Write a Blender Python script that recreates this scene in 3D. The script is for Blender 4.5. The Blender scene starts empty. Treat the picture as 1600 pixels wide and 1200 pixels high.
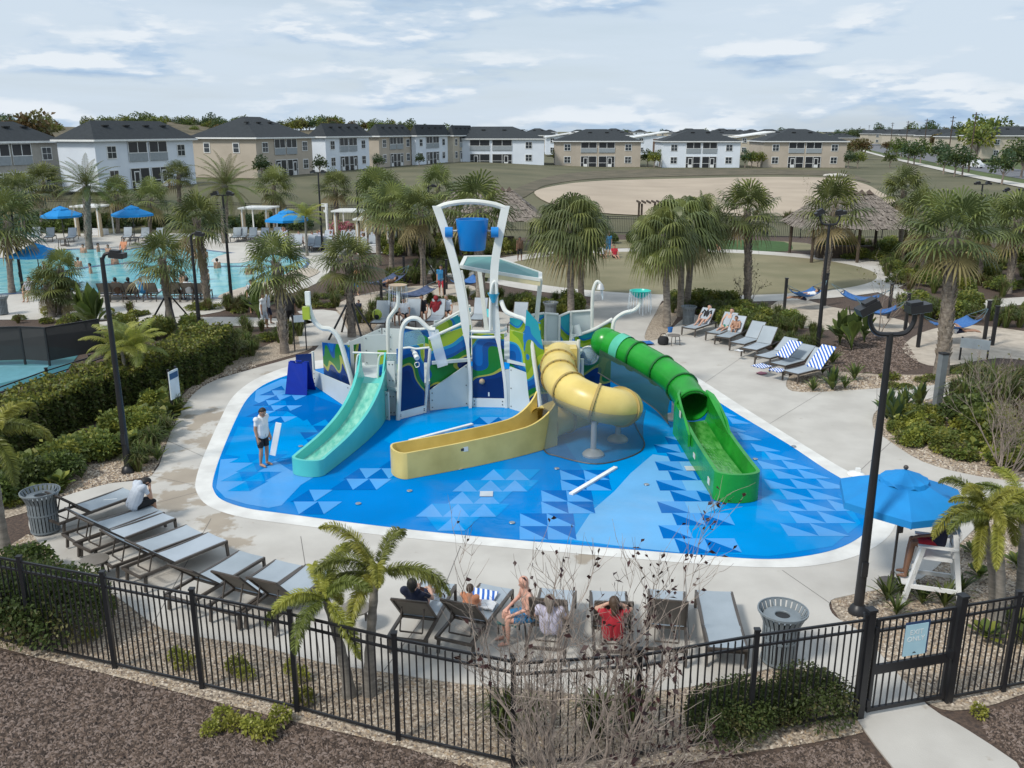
import bpy, bmesh, math, random
import numpy as np
from math import sin, cos, pi, radians, atan2, sqrt, hypot
from mathutils import Vector, Matrix, geometry

random.seed(7); rng = np.random.default_rng(7)
scene = bpy.context.scene
col = scene.collection

# ------------------------------------------------------------------ camera
H = 9.2; F = 1400.0; TP = 397.0 / F
PITCH = math.atan(TP); cp, sp = cos(PITCH), sin(PITCH)
cam = bpy.data.cameras.new('camera'); cam.sensor_width = 36.0; cam.lens = F / 1600.0 * 36.0
cam.clip_start = 0.1; cam.clip_end = 6000
camo = bpy.data.objects.new('camera', cam); col.objects.link(camo)
camo.location = (0, 0, H); camo.rotation_euler = (pi / 2 - PITCH, 0, 0)
scene.camera = camo

# ------------------------------------------------------------------ sky, sun, exposure
SUN_EL, SUN_AZ = radians(48), radians(232)        # azimuth clockwise from +Y
scene.world = bpy.data.worlds.new('World'); scene.world.use_nodes = True
wt = scene.world.node_tree; wn, wl = wt.nodes, wt.links
for n in list(wn): wn.remove(n)
def N(t, nodes, **kw):
    n = nodes.new(t)
    for k, v in kw.items(): setattr(n, k, v)
    return n
out = N('ShaderNodeOutputWorld', wn); bg = N('ShaderNodeBackground', wn)
sky = N('ShaderNodeTexSky', wn, sky_type='NISHITA', sun_disc=False)
sky.sun_elevation = SUN_EL; sky.sun_rotation = SUN_AZ; sky.air_density = 1.0; sky.dust_density = 1.5; sky.ozone_density = 1.5
tc = N('ShaderNodeTexCoord', wn)
def wmap(sc, off):
    m = N('ShaderNodeMapping', wn); m.inputs['Scale'].default_value = sc; m.inputs['Location'].default_value = off
    wl.new(tc.outputs['Generated'], m.inputs['Vector']); return m
def wnoise(m, scale, det, rough, dist=0.0):
    n = N('ShaderNodeTexNoise', wn); n.inputs['Scale'].default_value = scale; n.inputs['Detail'].default_value = det
    n.inputs['Roughness'].default_value = rough; n.inputs['Distortion'].default_value = dist
    wl.new(m.outputs[0], n.inputs['Vector']); return n
def wramp(src, stops, interp='EASE'):
    r = N('ShaderNodeValToRGB', wn); r.color_ramp.interpolation = interp
    el = r.color_ramp.elements
    while len(el) < len(stops): el.new(0.5)
    for e, (p, c) in zip(el, stops): e.position = p; e.color = c if len(c) == 4 else (*c, 1)
    wl.new(src, r.inputs[0]); return r
def wmath(op, a, b):
    m = N('ShaderNodeMath', wn, operation=op)
    for i, v in enumerate((a, b)):
        if isinstance(v, (int, float)): m.inputs[i].default_value = v
        else: wl.new(v, m.inputs[i])
    return m.outputs[0]
# cumulus layer: same noise read twice, the second a little lower, so tops are light and bases grey
mA = wmap((1.0, 1.0, 4.2), (0.35, 0.1, 0.0)); mB = wmap((1.0, 1.0, 4.2), (0.35, 0.1, 0.055))
nA = wnoise(mA, 7.0, 10, 0.52, 0.0); nB = wnoise(mB, 7.0, 10, 0.52, 0.0)
dens = wramp(nA.outputs['Fac'], [(0.45, (0, 0, 0)), (0.61, (0.92, 0.92, 0.92))])
shade = wmath('ADD', wmath('MULTIPLY', wmath('SUBTRACT', nA.outputs['Fac'], nB.outputs['Fac']), 5.0), 0.5)
ccol = wramp(shade, [(0.02, (0.30, 0.43, 0.61)), (0.36, (0.38, 0.51, 0.67)), (0.60, (0.52, 0.615, 0.725)), (0.90, (0.70, 0.75, 0.80))])
# high thin veil
mV = wmap((1.0, 0.7, 11.0), (2.0, 0.4, 0.3)); nV = wnoise(mV, 2.2, 6, 0.55, 0.1)
veil = wramp(nV.outputs['Fac'], [(0.30, (0.72, 0.72, 0.72)), (0.62, (0.95, 0.95, 0.95))])
skys = N('ShaderNodeVectorMath', wn, operation='SCALE'); skys.inputs['Scale'].default_value = 0.10
wl.new(sky.outputs[0], skys.inputs[0])
mx1 = N('ShaderNodeMixRGB', wn); wl.new(veil.outputs[0], mx1.inputs[0]); wl.new(skys.outputs[0], mx1.inputs[1]); mx1.inputs[2].default_value = (0.56, 0.65, 0.745, 1)
mx2 = N('ShaderNodeMixRGB', wn); wl.new(dens.outputs[0], mx2.inputs[0]); wl.new(mx1.outputs[0], mx2.inputs[1]); wl.new(ccol.outputs[0], mx2.inputs[2])
# Background strength 0.1 as the sky's; clouds are scaled to the same units
sc10 = N('ShaderNodeVectorMath', wn, operation='SCALE'); sc10.inputs['Scale'].default_value = 10.0
wl.new(mx2.outputs[0], sc10.inputs[0]); wl.new(sc10.outputs[0], bg.inputs['Color']); bg.inputs['Strength'].default_value = 0.1
wl.new(bg.outputs[0], out.inputs['Surface'])

sl = bpy.data.lights.new('sun', 'SUN'); sl.energy = 2.5; sl.angle = radians(10); sl.color = (1.0, 0.945, 0.86)
slo = bpy.data.objects.new('sun', sl); col.objects.link(slo)
sd = Vector((sin(SUN_AZ) * cos(SUN_EL), cos(SUN_AZ) * cos(SUN_EL), sin(SUN_EL)))
slo.rotation_euler = sd.to_track_quat('Z', 'Y').to_euler(); slo.location = (0, 0, 60)
scene.view_settings.view_transform = 'Standard'; scene.view_settings.look = 'None'
scene.view_settings.exposure = 0.22; scene.view_settings.gamma = 1.0; scene.view_settings.use_curve_mapping = False
scene.cycles.max_bounces = 6; scene.cycles.transparent_max_bounces = 10; scene.cycles.use_denoising = True
scene.cycles.diffuse_bounces = 3; scene.cycles.glossy_bounces = 3; scene.cycles.transmission_bounces = 3

# ------------------------------------------------------------------ survey helpers: photo point -> metres on the site
def smooth(a, b, x):
    t = min(1.0, max(0.0, (x - a) / (b - a))); return t * t * (3 - 2 * t)
def T(x, y):                                       # height of the land
    return smooth(80, 118, y) * (0.8 + 1.4 * smooth(25, -15, x))
def ray(px, py):
    yd = (py - 600) / F; return (px - 800) / F, cp - yd * sp, sp + yd * cp
def G(px, py, z=0.0):
    x, f, d = ray(px, py); t = (H - z) / d
    return Vector((x * t, f * t, z))
def GT(px, py):
    z = 0.0
    for _ in range(25):
        g = G(px, py, z); z = 0.6 * z + 0.4 * T(g.x, g.y)
    g = G(px, py, z); return Vector((g.x, g.y, T(g.x, g.y)))
def P(px, py, Y):
    x, f, d = ray(px, py); t = Y / f
    return Vector((x * t, Y, H - d * t))

# ------------------------------------------------------------------ materials
MATS = {}
def mat(name, c=(0.5, 0.5, 0.5), rough=0.6, metal=0.0, c2=None, scale=3.0, bump=0.0, bscale=40.0, det=4.0, spec=0.5,
        coat=0.0, trans=0.0, alpha=1.0, lo=0.35, hi=0.65, obj_var=0.0, sss=0.0, world=True, dirt=0.12, stretch=None):
    if name in MATS: return MATS[name]
    m = bpy.data.materials.new(name); m.use_nodes = True; MATS[name] = m
    nt = m.node_tree; b = nt.nodes['Principled BSDF']; L = nt.links
    b.inputs['Roughness'].default_value = rough; b.inputs['Metallic'].default_value = metal
    b.inputs['Specular IOR Level'].default_value = spec; b.inputs['Coat Weight'].default_value = coat
    if trans: b.inputs['Transmission Weight'].default_value = trans
    if alpha < 1: b.inputs['Alpha'].default_value = alpha
    if c2 is None: c2 = tuple(min(1, v * (1 - dirt)) for v in c)
    tcn = nt.nodes.new('ShaderNodeTexCoord')
    vec = tcn.outputs['Object']
    if world:
        g = nt.nodes.new('ShaderNodeNewGeometry'); vec = g.outputs['Position']
    if stretch:
        mp = nt.nodes.new('ShaderNodeMapping'); mp.inputs['Scale'].default_value = stretch; L.new(vec, mp.inputs[0]); vec = mp.outputs[0]
    n = nt.nodes.new('ShaderNodeTexNoise'); n.inputs['Scale'].default_value = scale; n.inputs['Detail'].default_value = det
    L.new(vec, n.inputs['Vector'])
    r = nt.nodes.new('ShaderNodeValToRGB'); r.color_ramp.elements[0].position = lo; r.color_ramp.elements[1].position = hi
    r.color_ramp.elements[0].color = (*c2, 1); r.color_ramp.elements[1].color = (*c, 1)
    L.new(n.outputs['Fac'], r.inputs[0])
    o = r.outputs[0]
    if obj_var:
        oi = nt.nodes.new('ShaderNodeObjectInfo'); hs = nt.nodes.new('ShaderNodeHueSaturation')
        mr = nt.nodes.new('ShaderNodeMapRange'); mr.inputs[3].default_value = 1 - obj_var; mr.inputs[4].default_value = 1 + obj_var
        L.new(oi.outputs['Random'], mr.inputs[0]); L.new(mr.outputs[0], hs.inputs['Value']); L.new(o, hs.inputs['Color'])
        mh = nt.nodes.new('ShaderNodeMapRange'); mh.inputs[3].default_value = 0.5 - obj_var * 0.06; mh.inputs[4].default_value = 0.5 + obj_var * 0.06
        L.new(oi.outputs['Random'], mh.inputs[0]); L.new(mh.outputs[0], hs.inputs['Hue']); o = hs.outputs[0]
    L.new(o, b.inputs['Base Color'])
    if bump:
        n2 = nt.nodes.new('ShaderNodeTexNoise'); n2.inputs['Scale'].default_value = bscale; n2.inputs['Detail'].default_value = 3
        L.new(vec, n2.inputs['Vector'])
        bp = nt.nodes.new('ShaderNodeBump'); bp.inputs['Strength'].default_value = bump; bp.inputs['Distance'].default_value = 0.02
        L.new(n2.outputs['Fac'], bp.inputs['Height']); L.new(bp.outputs[0], b.inputs['Normal'])
    return m
def leafmat(name, c, c2, rough=0.5, tr=0.35, var=0.15, scale=2.0):
    if name in MATS: return MATS[name]
    m = mat(name, c, rough, c2=c2, scale=scale, obj_var=var, det=3, spec=0.35)
    nt = m.node_tree; b = nt.nodes['Principled BSDF']; L = nt.links
    src = b.inputs['Base Color'].links[0].from_socket
    t = nt.nodes.new('ShaderNodeBsdfTranslucent'); L.new(src, t.inputs['Color'])
    mx = nt.nodes.new('ShaderNodeMixShader'); mx.inputs[0].default_value = tr
    L.new(b.outputs[0], mx.inputs[1]); L.new(t.outputs[0], mx.inputs[2])
    L.new(mx.outputs[0], nt.nodes['Material Output'].inputs['Surface'])
    return m

# ------------------------------------------------------------------ mesh collector
class MB:
    def __init__(s): s.v = []; s.f = []; s.m = []
    def add(s, vs, fs, mi=0):
        o = len(s.v); s.v.extend(tuple(p) for p in vs)
        s.f.extend(tuple(i + o for i in f) for f in fs); s.m.extend([mi] * len(fs)); return s
    def box(s, c, d, rz=0.0, mi=0, M=None):
        x, y, z = d[0] / 2, d[1] / 2, d[2] / 2
        R = M if M is not None else Matrix.Rotation(rz, 3, 'Z')
        vs = [Vector(c) + R @ Vector(q) for q in ((-x,-y,-z),(x,-y,-z),(x,y,-z),(-x,y,-z),(-x,-y,z),(x,-y,z),(x,y,z),(-x,y,z))]
        return s.add(vs, [(0,3,2,1),(4,5,6,7),(0,1,5,4),(1,2,6,5),(2,3,7,6),(3,0,4,7)], mi)
    def bar(s, a, b, w, h=None, mi=0, up=(0, 0, 1)):
        a, b = Vector(a), Vector(b); h = w if h is None else h
        d = (b - a); L = d.length
        if L < 1e-6: return s
        d /= L; u = Vector(up)
        if abs(d.dot(u)) > 0.98: u = Vector((0, 1, 0))
        x = d.cross(u).normalized(); z = x.cross(d)
        R = Matrix((x, d, z)).transposed()
        return s.box((a + b) / 2, (w, L, h), M=R, mi=mi)
    def tube(s, pts, r, n=8, mi=0, cap=True, arc=None, up=None):
        pts = [Vector(p) for p in pts]; k = len(pts)
        rs = [r] * k if isinstance(r, (int, float)) else list(r)
        vs = []; prev = None
        full = arc is None
        cnt = n if full else n + 1
        for i, p in enumerate(pts):
            d = (pts[min(i + 1, k - 1)] - pts[max(i - 1, 0)])
            d = d.normalized() if d.length > 1e-9 else Vector((0, 0, 1))
            if up is not None: x = d.cross(Vector(up)).normalized()
            elif prev is None:
                x = d.cross(Vector((0, 0, 1)))
                if x.length < 0.05: x = Vector((1, 0, 0)) - d * d.x
                x.normalize()
            else:
                x = prev - d * prev.dot(d); x.normalize()
            prev = x; y = d.cross(x)
            for j in range(cnt):
                a = 2 * pi * j / n if full else arc[0] + (arc[1] - arc[0]) * j / n
                vs.append(p + (x * cos(a) + y * sin(a)) * rs[i])
        fs = []
        for i in range(k - 1):
            for j in range(n):
                j2 = (j + 1) % cnt if full else j + 1
                fs.append((i * cnt + j, i * cnt + j2, (i + 1) * cnt + j2, (i + 1) * cnt + j))
        if cap and full:
            fs.append(tuple(range(cnt - 1, -1, -1))); fs.append(tuple((k - 1) * cnt + j for j in range(cnt)))
        return s.add(vs, fs, mi)
    def lathe(s, prof, c=(0, 0, 0), n=16, mi=0, capb=True, capt=True):
        vs = []; k = len(prof)
        for r, z in prof:
            for j in range(n):
                a = 2 * pi * j / n; vs.append((c[0] + r * cos(a), c[1] + r * sin(a), c[2] + z))
        fs = [(i * n + j, i * n + (j + 1) % n, (i + 1) * n + (j + 1) % n, (i + 1) * n + j) for i in range(k - 1) for j in range(n)]
        if capb: fs.append(tuple(range(n - 1, -1, -1)))
        if capt: fs.append(tuple((k - 1) * n + j for j in range(n)))
        return s.add(vs, fs, mi)
    def poly(s, pts, h=0.0, mi=0):                 # flat polygon, or prism of depth h downward
        pts = [Vector(p) for p in pts]; k = len(pts)
        area = sum(pts[i].x * pts[(i + 1) % k].y - pts[(i + 1) % k].x * pts[i].y for i in range(k))
        if area < 0: pts = pts[::-1]
        tris = geometry.tessellate_polygon([[Vector((p.x, p.y, 0)) for p in pts]])
        vs = list(pts); fs = []
        for t in tris:
            a, b, c = (pts[i] for i in t)
            nz = (b.x - a.x) * (c.y - a.y) - (b.y - a.y) * (c.x - a.x)
            fs.append(tuple(t) if nz > 0 else tuple(t[::-1]))
        if h:
            vs += [p - Vector((0, 0, h)) for p in pts]
            fs += [(i, i + k, (i + 1) % k + k, (i + 1) % k) for i in range(k)]
        return s.add(vs, fs, mi)
    def plate(s, pts, th, mi=0):                   # planar outline in space, given thickness along its normal
        pts = [Vector(p) for p in pts]; k = len(pts)
        n = Vector((0, 0, 0))
        for i in range(k): n += (pts[i] - pts[0]).cross(pts[(i + 1) % k] - pts[0])
        n.normalize(); o = n * th / 2
        return s.add([p + o for p in pts] + [p - o for p in pts],
                     [tuple(range(k)), tuple(range(2 * k - 1, k - 1, -1))] + [(i, i + k, (i + 1) % k + k, (i + 1) % k) for i in range(k)], mi)
    def sphere(s, c, r, n=10, m=6, mi=0, sc=(1, 1, 1)):
        vs = [(c[0], c[1], c[2] - r * sc[2])]
        for i in range(1, m):
            t = -pi / 2 + pi * i / m
            for j in range(n):
                a = 2 * pi * j / n
                vs.append((c[0] + r * sc[0] * cos(t) * cos(a), c[1] + r * sc[1] * cos(t) * sin(a), c[2] + r * sc[2] * sin(t)))
        vs.append((c[0], c[1], c[2] + r * sc[2]))
        fs = [(0, 1 + (j + 1) % n, 1 + j) for j in range(n)]
        for i in range(m - 2):
            for j in range(n):
                fs.append((1 + i * n + j, 1 + i * n + (j + 1) % n, 1 + (i + 1) * n + (j + 1) % n, 1 + (i + 1) * n + j))
        l = len(vs) - 1
        fs += [(l, 1 + (m - 2) * n + j, 1 + (m - 2) * n + (j + 1) % n) for j in range(n)]
        return s.add(vs, fs, mi)
    def mesh(s, name, mats, smoothed=False, ang=None):
        me = bpy.data.meshes.new(name); me.from_pydata([tuple(v) for v in s.v], [], s.f)
        for m in (mats if isinstance(mats, (list, tuple)) else [mats]): me.materials.append(m)
        me.polygons.foreach_set('material_index', s.m)
        if smoothed:
            me.polygons.foreach_set('use_smooth', [True] * len(s.f))
            if ang: me.set_sharp_from_angle(angle=radians(ang))
        me.update(); return me
    def build(s, name, mats, parent=None, smoothed=False, ang=40):
        return obj(name, s.mesh(name, mats, smoothed, ang), parent)
def obj(name, me, parent=None):
    o = bpy.data.objects.new(name, me); col.objects.link(o)
    if parent is not None: o.parent = parent
    return o
def tag(o, label=None, cat=None, group=None, kind=None):
    if label: o['label'] = label
    if cat: o['category'] = cat
    if group: o['group'] = group
    if kind: o['kind'] = kind
    return o
def thing(name, label, cat, loc=(0, 0, 0), rz=0.0, group=None, sc=1.0):
    o = bpy.data.objects.new(name, None); col.objects.link(o); o.empty_display_size = 0.2
    o.location = loc; o.rotation_euler = (0, 0, rz); o.scale = (sc, sc, sc)
    return tag(o, label, cat, group)
def dup(src, loc, rz=0.0, label=None, group=None, sc=1.0, tilt=(0, 0)):
    def cpy(o, par):
        c = o.copy(); col.objects.link(c); c.parent = par
        for ch in o.children: cpy(ch, c)
        return c
    c = cpy(src, None); c.location = loc; c.rotation_euler = (tilt[0], tilt[1], rz); c.scale = (sc, sc, sc)
    if label: c['label'] = label
    if group: c['group'] = group
    return c
class Kit:                                         # first use places the source itself, later uses copy it
    def __init__(s, src): s.src = src; s.used = False
    def put(s, loc, rz=0.0, label=None, group=None, sc=1.0, tilt=(0, 0)):
        if s.used: return dup(s.src, loc, rz, label, group, sc, tilt)
        s.used = True; o = s.src
        o.location = loc; o.rotation_euler = (tilt[0], tilt[1], rz); o.scale = (sc, sc, sc)
        if label: o['label'] = label
        if group: o['group'] = group
        return o
def spline(pts, k=6, closed=False):
    pts = [Vector(p) for p in pts]; n = len(pts); res = []
    rngi = range(n) if closed else range(n - 1)
    for i in rngi:
        g = (lambda j: pts[j % n]) if closed else (lambda j: pts[min(max(j, 0), n - 1)])
        p0, p1, p2, p3 = g(i - 1), g(i), g(i + 1), g(i + 2)
        for q in range(k):
            t = q / k
            res.append(0.5 * ((2 * p1) + (p2 - p0) * t + (2 * p0 - 5 * p1 + 4 * p2 - p3) * t * t + (3 * p1 - p0 - 3 * p2 + p3) * t ** 3))
    if not closed: res.append(pts[-1])
    return res
def gp(lst, z=0.0): return [G(x, y, 0.0) + Vector((0, 0, z)) for x, y in lst]
def inpoly(x, y, poly):
    c = False; n = len(poly); j = n - 1
    for i in range(n):
        xi, yi, xj, yj = poly[i][0], poly[i][1], poly[j][0], poly[j][1]
        if (yi > y) != (yj > y) and x < (xj - xi) * (y - yi) / (yj - yi + 1e-12) + xi: c = not c
        j = i
    return c
def scatter(poly, n, seed=0):
    r = random.Random(seed); xs = [p[0] for p in poly]; ys = [p[1] for p in poly]; res = []
    for _ in range(n * 30):
        if len(res) >= n: break
        x, y = r.uniform(min(xs), max(xs)), r.uniform(min(ys), max(ys))
        if inpoly(x, y, poly): res.append((x, y))
    return res
def sheet(name, pts, z, m, kind='structure', h=0.0, parent=None):
    o = MB().poly([Vector((p[0], p[1], z)) for p in pts], h).build(name, m, parent)
    if kind and parent is None: o['kind'] = kind
    return o
# ------------------------------------------------------------------ surface materials
M_conc = mat('concrete', (0.53, 0.51, 0.47), 0.75, c2=(0.45, 0.43, 0.395), scale=0.9, bump=0.25, bscale=60, det=9)
M_path = mat('path_concrete', (0.56, 0.54, 0.50), 0.8, c2=(0.47, 0.45, 0.41), scale=0.6, bump=0.2, bscale=50, det=8)
M_coping = mat('coping_white', (0.74, 0.74, 0.71), 0.6, c2=(0.60, 0.595, 0.57), scale=1.5, bump=0.1, det=8)
M_mulch = mat('mulch_soil', (0.115, 0.078, 0.058), 0.95, c2=(0.05, 0.036, 0.03), scale=14, bump=0.9, bscale=24, det=8)
M_gravel = mat('gravel_bed', (0.50, 0.42, 0.33), 0.9, c2=(0.17, 0.135, 0.10), scale=16, bump=1.0, bscale=18, det=6)
M_sand = mat('white_sand', (0.50, 0.44, 0.365), 0.95, c2=(0.38, 0.33, 0.27), scale=2.2, bump=0.8, bscale=5, det=8)
M_beach = mat('beach_sand', (0.44, 0.365, 0.28), 0.95, c2=(0.36, 0.295, 0.225), scale=0.12, bump=0.8, bscale=1.2, det=8)
M_field = mat('dry_field_grass', (0.135, 0.125, 0.07), 0.95, c2=(0.078, 0.08, 0.04), scale=0.09, bump=0.8, bscale=3, det=12)
M_lawn = mat('oval_lawn', (0.235, 0.21, 0.125), 0.95, c2=(0.165, 0.155, 0.085), scale=0.28, bump=0.6, bscale=20, det=12)
M_turf = mat('green_turf', (0.045, 0.105, 0.022), 0.95, c2=(0.03, 0.075, 0.015), scale=2, bump=0.5, bscale=20)
M_asph = mat('asphalt', (0.16, 0.165, 0.18), 0.85, c2=(0.12, 0.125, 0.14), scale=0.4, bump=0.1)
M_verge = mat('verge_grass', (0.09, 0.13, 0.035), 0.95, c2=(0.06, 0.08, 0.025), scale=0.2, bump=0.6, bscale=4)
M_scrub = mat('scrub_soil', (0.14, 0.115, 0.075), 0.95, c2=(0.075, 0.068, 0.04), scale=0.3, bump=0.8, bscale=3, det=10)
M_court = mat('court_teal', (0.035, 0.15, 0.20), 0.6, c2=(0.035, 0.17, 0.165), scale=0.7)
M_courtl = mat('court_light', (0.12, 0.32, 0.38), 0.6)
M_white = mat('white_paint', (0.78, 0.79, 0.77), 0.4, dirt=0.1)
M_joint = mat('joint_dark', (0.16, 0.15, 0.14), 0.9)
M_black = mat('black_metal', (0.012, 0.013, 0.016), 0.42, c2=(0.018, 0.018, 0.02), spec=0.5)

# damp patches drying on the concrete beside the pad
def damp(m, spots):
    nt = m.node_tree; L = nt.links; b = nt.nodes['Principled BSDF']; src = b.inputs['Base Color'].links[0].from_socket
    g = nt.nodes.new('ShaderNodeNewGeometry'); acc = None
    for (x, y, r) in spots:
        d = nt.nodes.new('ShaderNodeVectorMath'); d.operation = 'DISTANCE'; d.inputs[1].default_value = (x, y, 0.03); L.new(g.outputs['Position'], d.inputs[0])
        mr = nt.nodes.new('ShaderNodeMapRange'); mr.inputs[1].default_value = 0; mr.inputs[2].default_value = r; mr.inputs[3].default_value = 0.38; mr.inputs[4].default_value = 0.0
        L.new(d.outputs['Value'], mr.inputs[0])
        if acc is None: acc = mr.outputs[0]
        else:
            a = nt.nodes.new('ShaderNodeMath'); a.operation = 'MAXIMUM'; L.new(acc, a.inputs[0]); L.new(mr.outputs[0], a.inputs[1]); acc = a.outputs[0]
    n = nt.nodes.new('ShaderNodeTexNoise'); n.inputs['Scale'].default_value = 1.5; n.inputs['Detail'].default_value = 9; n.inputs['Roughness'].default_value = 0.62; L.new(g.outputs['Position'], n.inputs['Vector'])
    a = nt.nodes.new('ShaderNodeMath'); a.operation = 'ADD'; L.new(acc, a.inputs[0]); L.new(n.outputs['Fac'], a.inputs[1])
    r = nt.nodes.new('ShaderNodeValToRGB'); r.color_ramp.elements[0].position = 0.66; r.color_ramp.elements[1].position = 0.74; L.new(a.outputs[0], r.inputs[0])
    mx = nt.nodes.new('ShaderNodeMixRGB'); mx.blend_type = 'MULTIPLY'; mx.inputs[2].default_value = (0.70, 0.63, 0.55, 1)
    L.new(r.outputs[0], mx.inputs[0]); L.new(src, mx.inputs[1]); L.new(mx.outputs[0], b.inputs['Base Color'])
damp(M_conc, [(*G(338, 655).xy, 1.8), (*G(325, 690).xy, 1.4), (*G(300, 745).xy, 1.6), (*G(285, 780).xy, 1.5), (*G(335, 818).xy, 1.0), (*G(372, 848).xy, 0.7), (*G(912, 872).xy, 0.45), (*G(430, 585).xy, 1.0)])

# ------------------------------------------------------------------ land
def land():
    xs = np.concatenate([np.linspace(-2600, -160, 14), np.arange(-150, 151, 3.0), np.linspace(160, 2600, 14)])
    ys = np.concatenate([np.linspace(-60, 60, 5), np.arange(66, 132, 3.0), np.linspace(140, 420, 36), np.linspace(450, 4200, 14)])
    vs = [(x, y, T(x, y) - 0.03) for y in ys for x in xs]; w = len(xs)
    fs = [(j * w + i, j * w + i + 1, (j + 1) * w + i + 1, (j + 1) * w + i) for j in range(len(ys) - 1) for i in range(w - 1)]
    o = MB().add(vs, fs).build('ground', M_field, smoothed=True, ang=80); o['kind'] = 'structure'
land()
def drape(name, pts, dz, m, step=4.0):             # a sheet that follows the land
    bm = bmesh.new(); k = len(pts)
    poly = [(p[0], p[1]) for p in pts]
    xs = [p[0] for p in poly]; ys = [p[1] for p in poly]
    f = bm.faces.new([bm.verts.new((p[0], p[1], 0)) for p in poly])
    y = min(ys) + step
    while y < max(ys):
        bmesh.ops.bisect_plane(bm, geom=bm.verts[:] + bm.edges[:] + bm.faces[:], plane_co=(0, y, 0), plane_no=(0, 1, 0)); y += step
    x = min(xs) + step * 2
    while x < max(xs):
        bmesh.ops.bisect_plane(bm, geom=bm.verts[:] + bm.edges[:] + bm.faces[:], plane_co=(x, 0, 0), plane_no=(1, 0, 0)); x += step * 2
    bmesh.ops.triangulate(bm, faces=bm.faces[:])
    for v in bm.verts: v.co.z = T(v.co.x, v.co.y) + dz
    bmesh.ops.recalc_face_normals(bm, faces=bm.faces[:])
    if sum(f.normal.z for f in bm.faces) < 0: bmesh.ops.reverse_faces(bm, faces=bm.faces[:])
    me = bpy.data.meshes.new(name); bm.to_mesh(me); bm.free(); me.materials.append(m)
    return tag(obj(name, me), kind='structure')
def gt(lst): return [GT(x, y) for x, y in lst]

resort = gp([(-500, 1500), (2300, 1500), (2600, 700), (2200, 420), (1700, 385), (1200, 368), (900, 366), (760, 375), (560, 362), (300, 352), (0, 350), (-600, 352), (-1200, 420), (-1500, 700)])
sheet('planting_soil', resort, 0.0, M_mulch)

DECK = [(45, 815), (60, 795), (100, 777), (170, 757), (237, 745), (262, 690), (285, 640), (310, 610), (345, 592), (400, 576), (450, 562), (492, 548), (505, 520), (490, 498), (465, 487), (525, 487), (545, 520), (575, 524), (598, 500), (640, 484), (720, 478), (800, 492), (850, 506), (880, 510), (925, 480), (932, 462), (1028, 462), (1030, 478), (1012, 512), (1008, 531), (1030, 530), (1060, 505), (1085, 492), (1130, 510), (1200, 548), (1232, 580), (1228, 604), (1255, 614), (1370, 608), (1450, 604), (1530, 590), (1580, 600), (1500, 622), (1420, 627), (1372, 640), (1364, 668), (1392, 692), (1440, 722), (1510, 742), (1600, 755), (1760, 770), (1740, 800), (1570, 800), (1500, 850), (1440, 905), (1335, 930), (1298, 940), (1300, 960), (1320, 975), (1345, 990), (1385, 1035), (1450, 1105), (1515, 1145), (1600, 1215), (1440, 1235), (1345, 1135), (1310, 1080), (1285, 1050), (1200, 1047), (1100, 1072), (950, 1088), (860, 1082), (720, 1070), (600, 1052), (500, 1036), (400, 1010), (330, 1000), (250, 982), (180, 932), (120, 900), (80, 868), (52, 838)]
deck_w = spline(gp(DECK), 3, True)
deck = sheet('concrete_deck', deck_w, 0.030, M_conc, h=0.06)
# saw-cut control joints
jb = [((470, 840), (500, 1030)), ((720, 855), (690, 930)), ((690, 930), (600, 1050)), ((880, 872), (860, 1078)), ((1070, 888), (1080, 1070)), ((1222, 893), (1297, 945)), ((330, 812), (235, 985)), ((305, 760), (237, 745)), ((318, 715), (262, 690)), ((1200, 665), (1290, 610)), ((1100, 600), (1180, 545)), ((1335, 745), (1392, 692)), ((1500, 742), (1508, 790)), ((1330, 1060), (1400, 1045)), ((935, 520), (1005, 535)), ((932, 490), (1022, 490)), ((1370, 640), (1370, 608)), ((60, 838), (310, 770))]
for a, b in jb:
    a, b = G(*a), G(*b); d = (b - a).normalized(); s = Vector((-d.y, d.x, 0)) * 0.007
    a.z = b.z = 0.0335
    MB().add([a + s, a - s, b - s, b + s], [(0, 1, 2, 3)]).build('control_joint', M_joint, deck)

# gravel beds
def bed(name, pts, z, m, k=3): return sheet(name, spline(gp(pts), k, True), z, m)
bed('gravel_bed', [(-300, 900), (-100, 840), (45, 800), (100, 772), (170, 752), (237, 740), (262, 685), (285, 635), (310, 605), (345, 587), (400, 571), (450, 557), (488, 543), (475, 520), (440, 530), (370, 560), (320, 585), (265, 640), (220, 690), (120, 715), (0, 745), (-300, 770)], 0.012, M_gravel)
FRONT_BED = [(-260, 1040), (-150, 975), (20, 850), (52, 838), (80, 868), (120, 900), (180, 932), (250, 982), (330, 1000), (400, 1010), (500, 1036), (600, 1052), (720, 1070), (860, 1082), (950, 1088), (1100, 1072), (1200, 1047), (1285, 1050), (1310, 1080), (1345, 1135), (1330, 1150), (1180, 1175), (1000, 1200), (800, 1215), (630, 1168), (467, 1130), (320, 1093), (183, 1058), (57, 1028), (-120, 990)]
bed('gravel_bed', FRONT_BED, 0.012, M_gravel, 2)
bed('gravel_bed', [(1298, 940), (1335, 927), (1440, 902), (1500, 846), (1570, 796), (1760, 800), (1800, 1000), (1600, 1085), (1510, 1110), (1450, 1100), (1385, 1035), (1345, 990), (1320, 978)], 0.014, M_gravel)
bed('gravel_bed', [(1364, 668), (1372, 640), (1420, 625), (1500, 618), (1570, 640), (1700, 690), (1700, 765), (1600, 757), (1510, 744), (1440, 724), (1392, 694)], 0.014, M_gravel)
bed('gravel_bed', [(1228, 604), (1240, 585), (1290, 580), (1370, 585), (1460, 585), (1540, 575), (1530, 592), (1450, 606), (1370, 610), (1255, 616)], 0.014, M_gravel)
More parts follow.
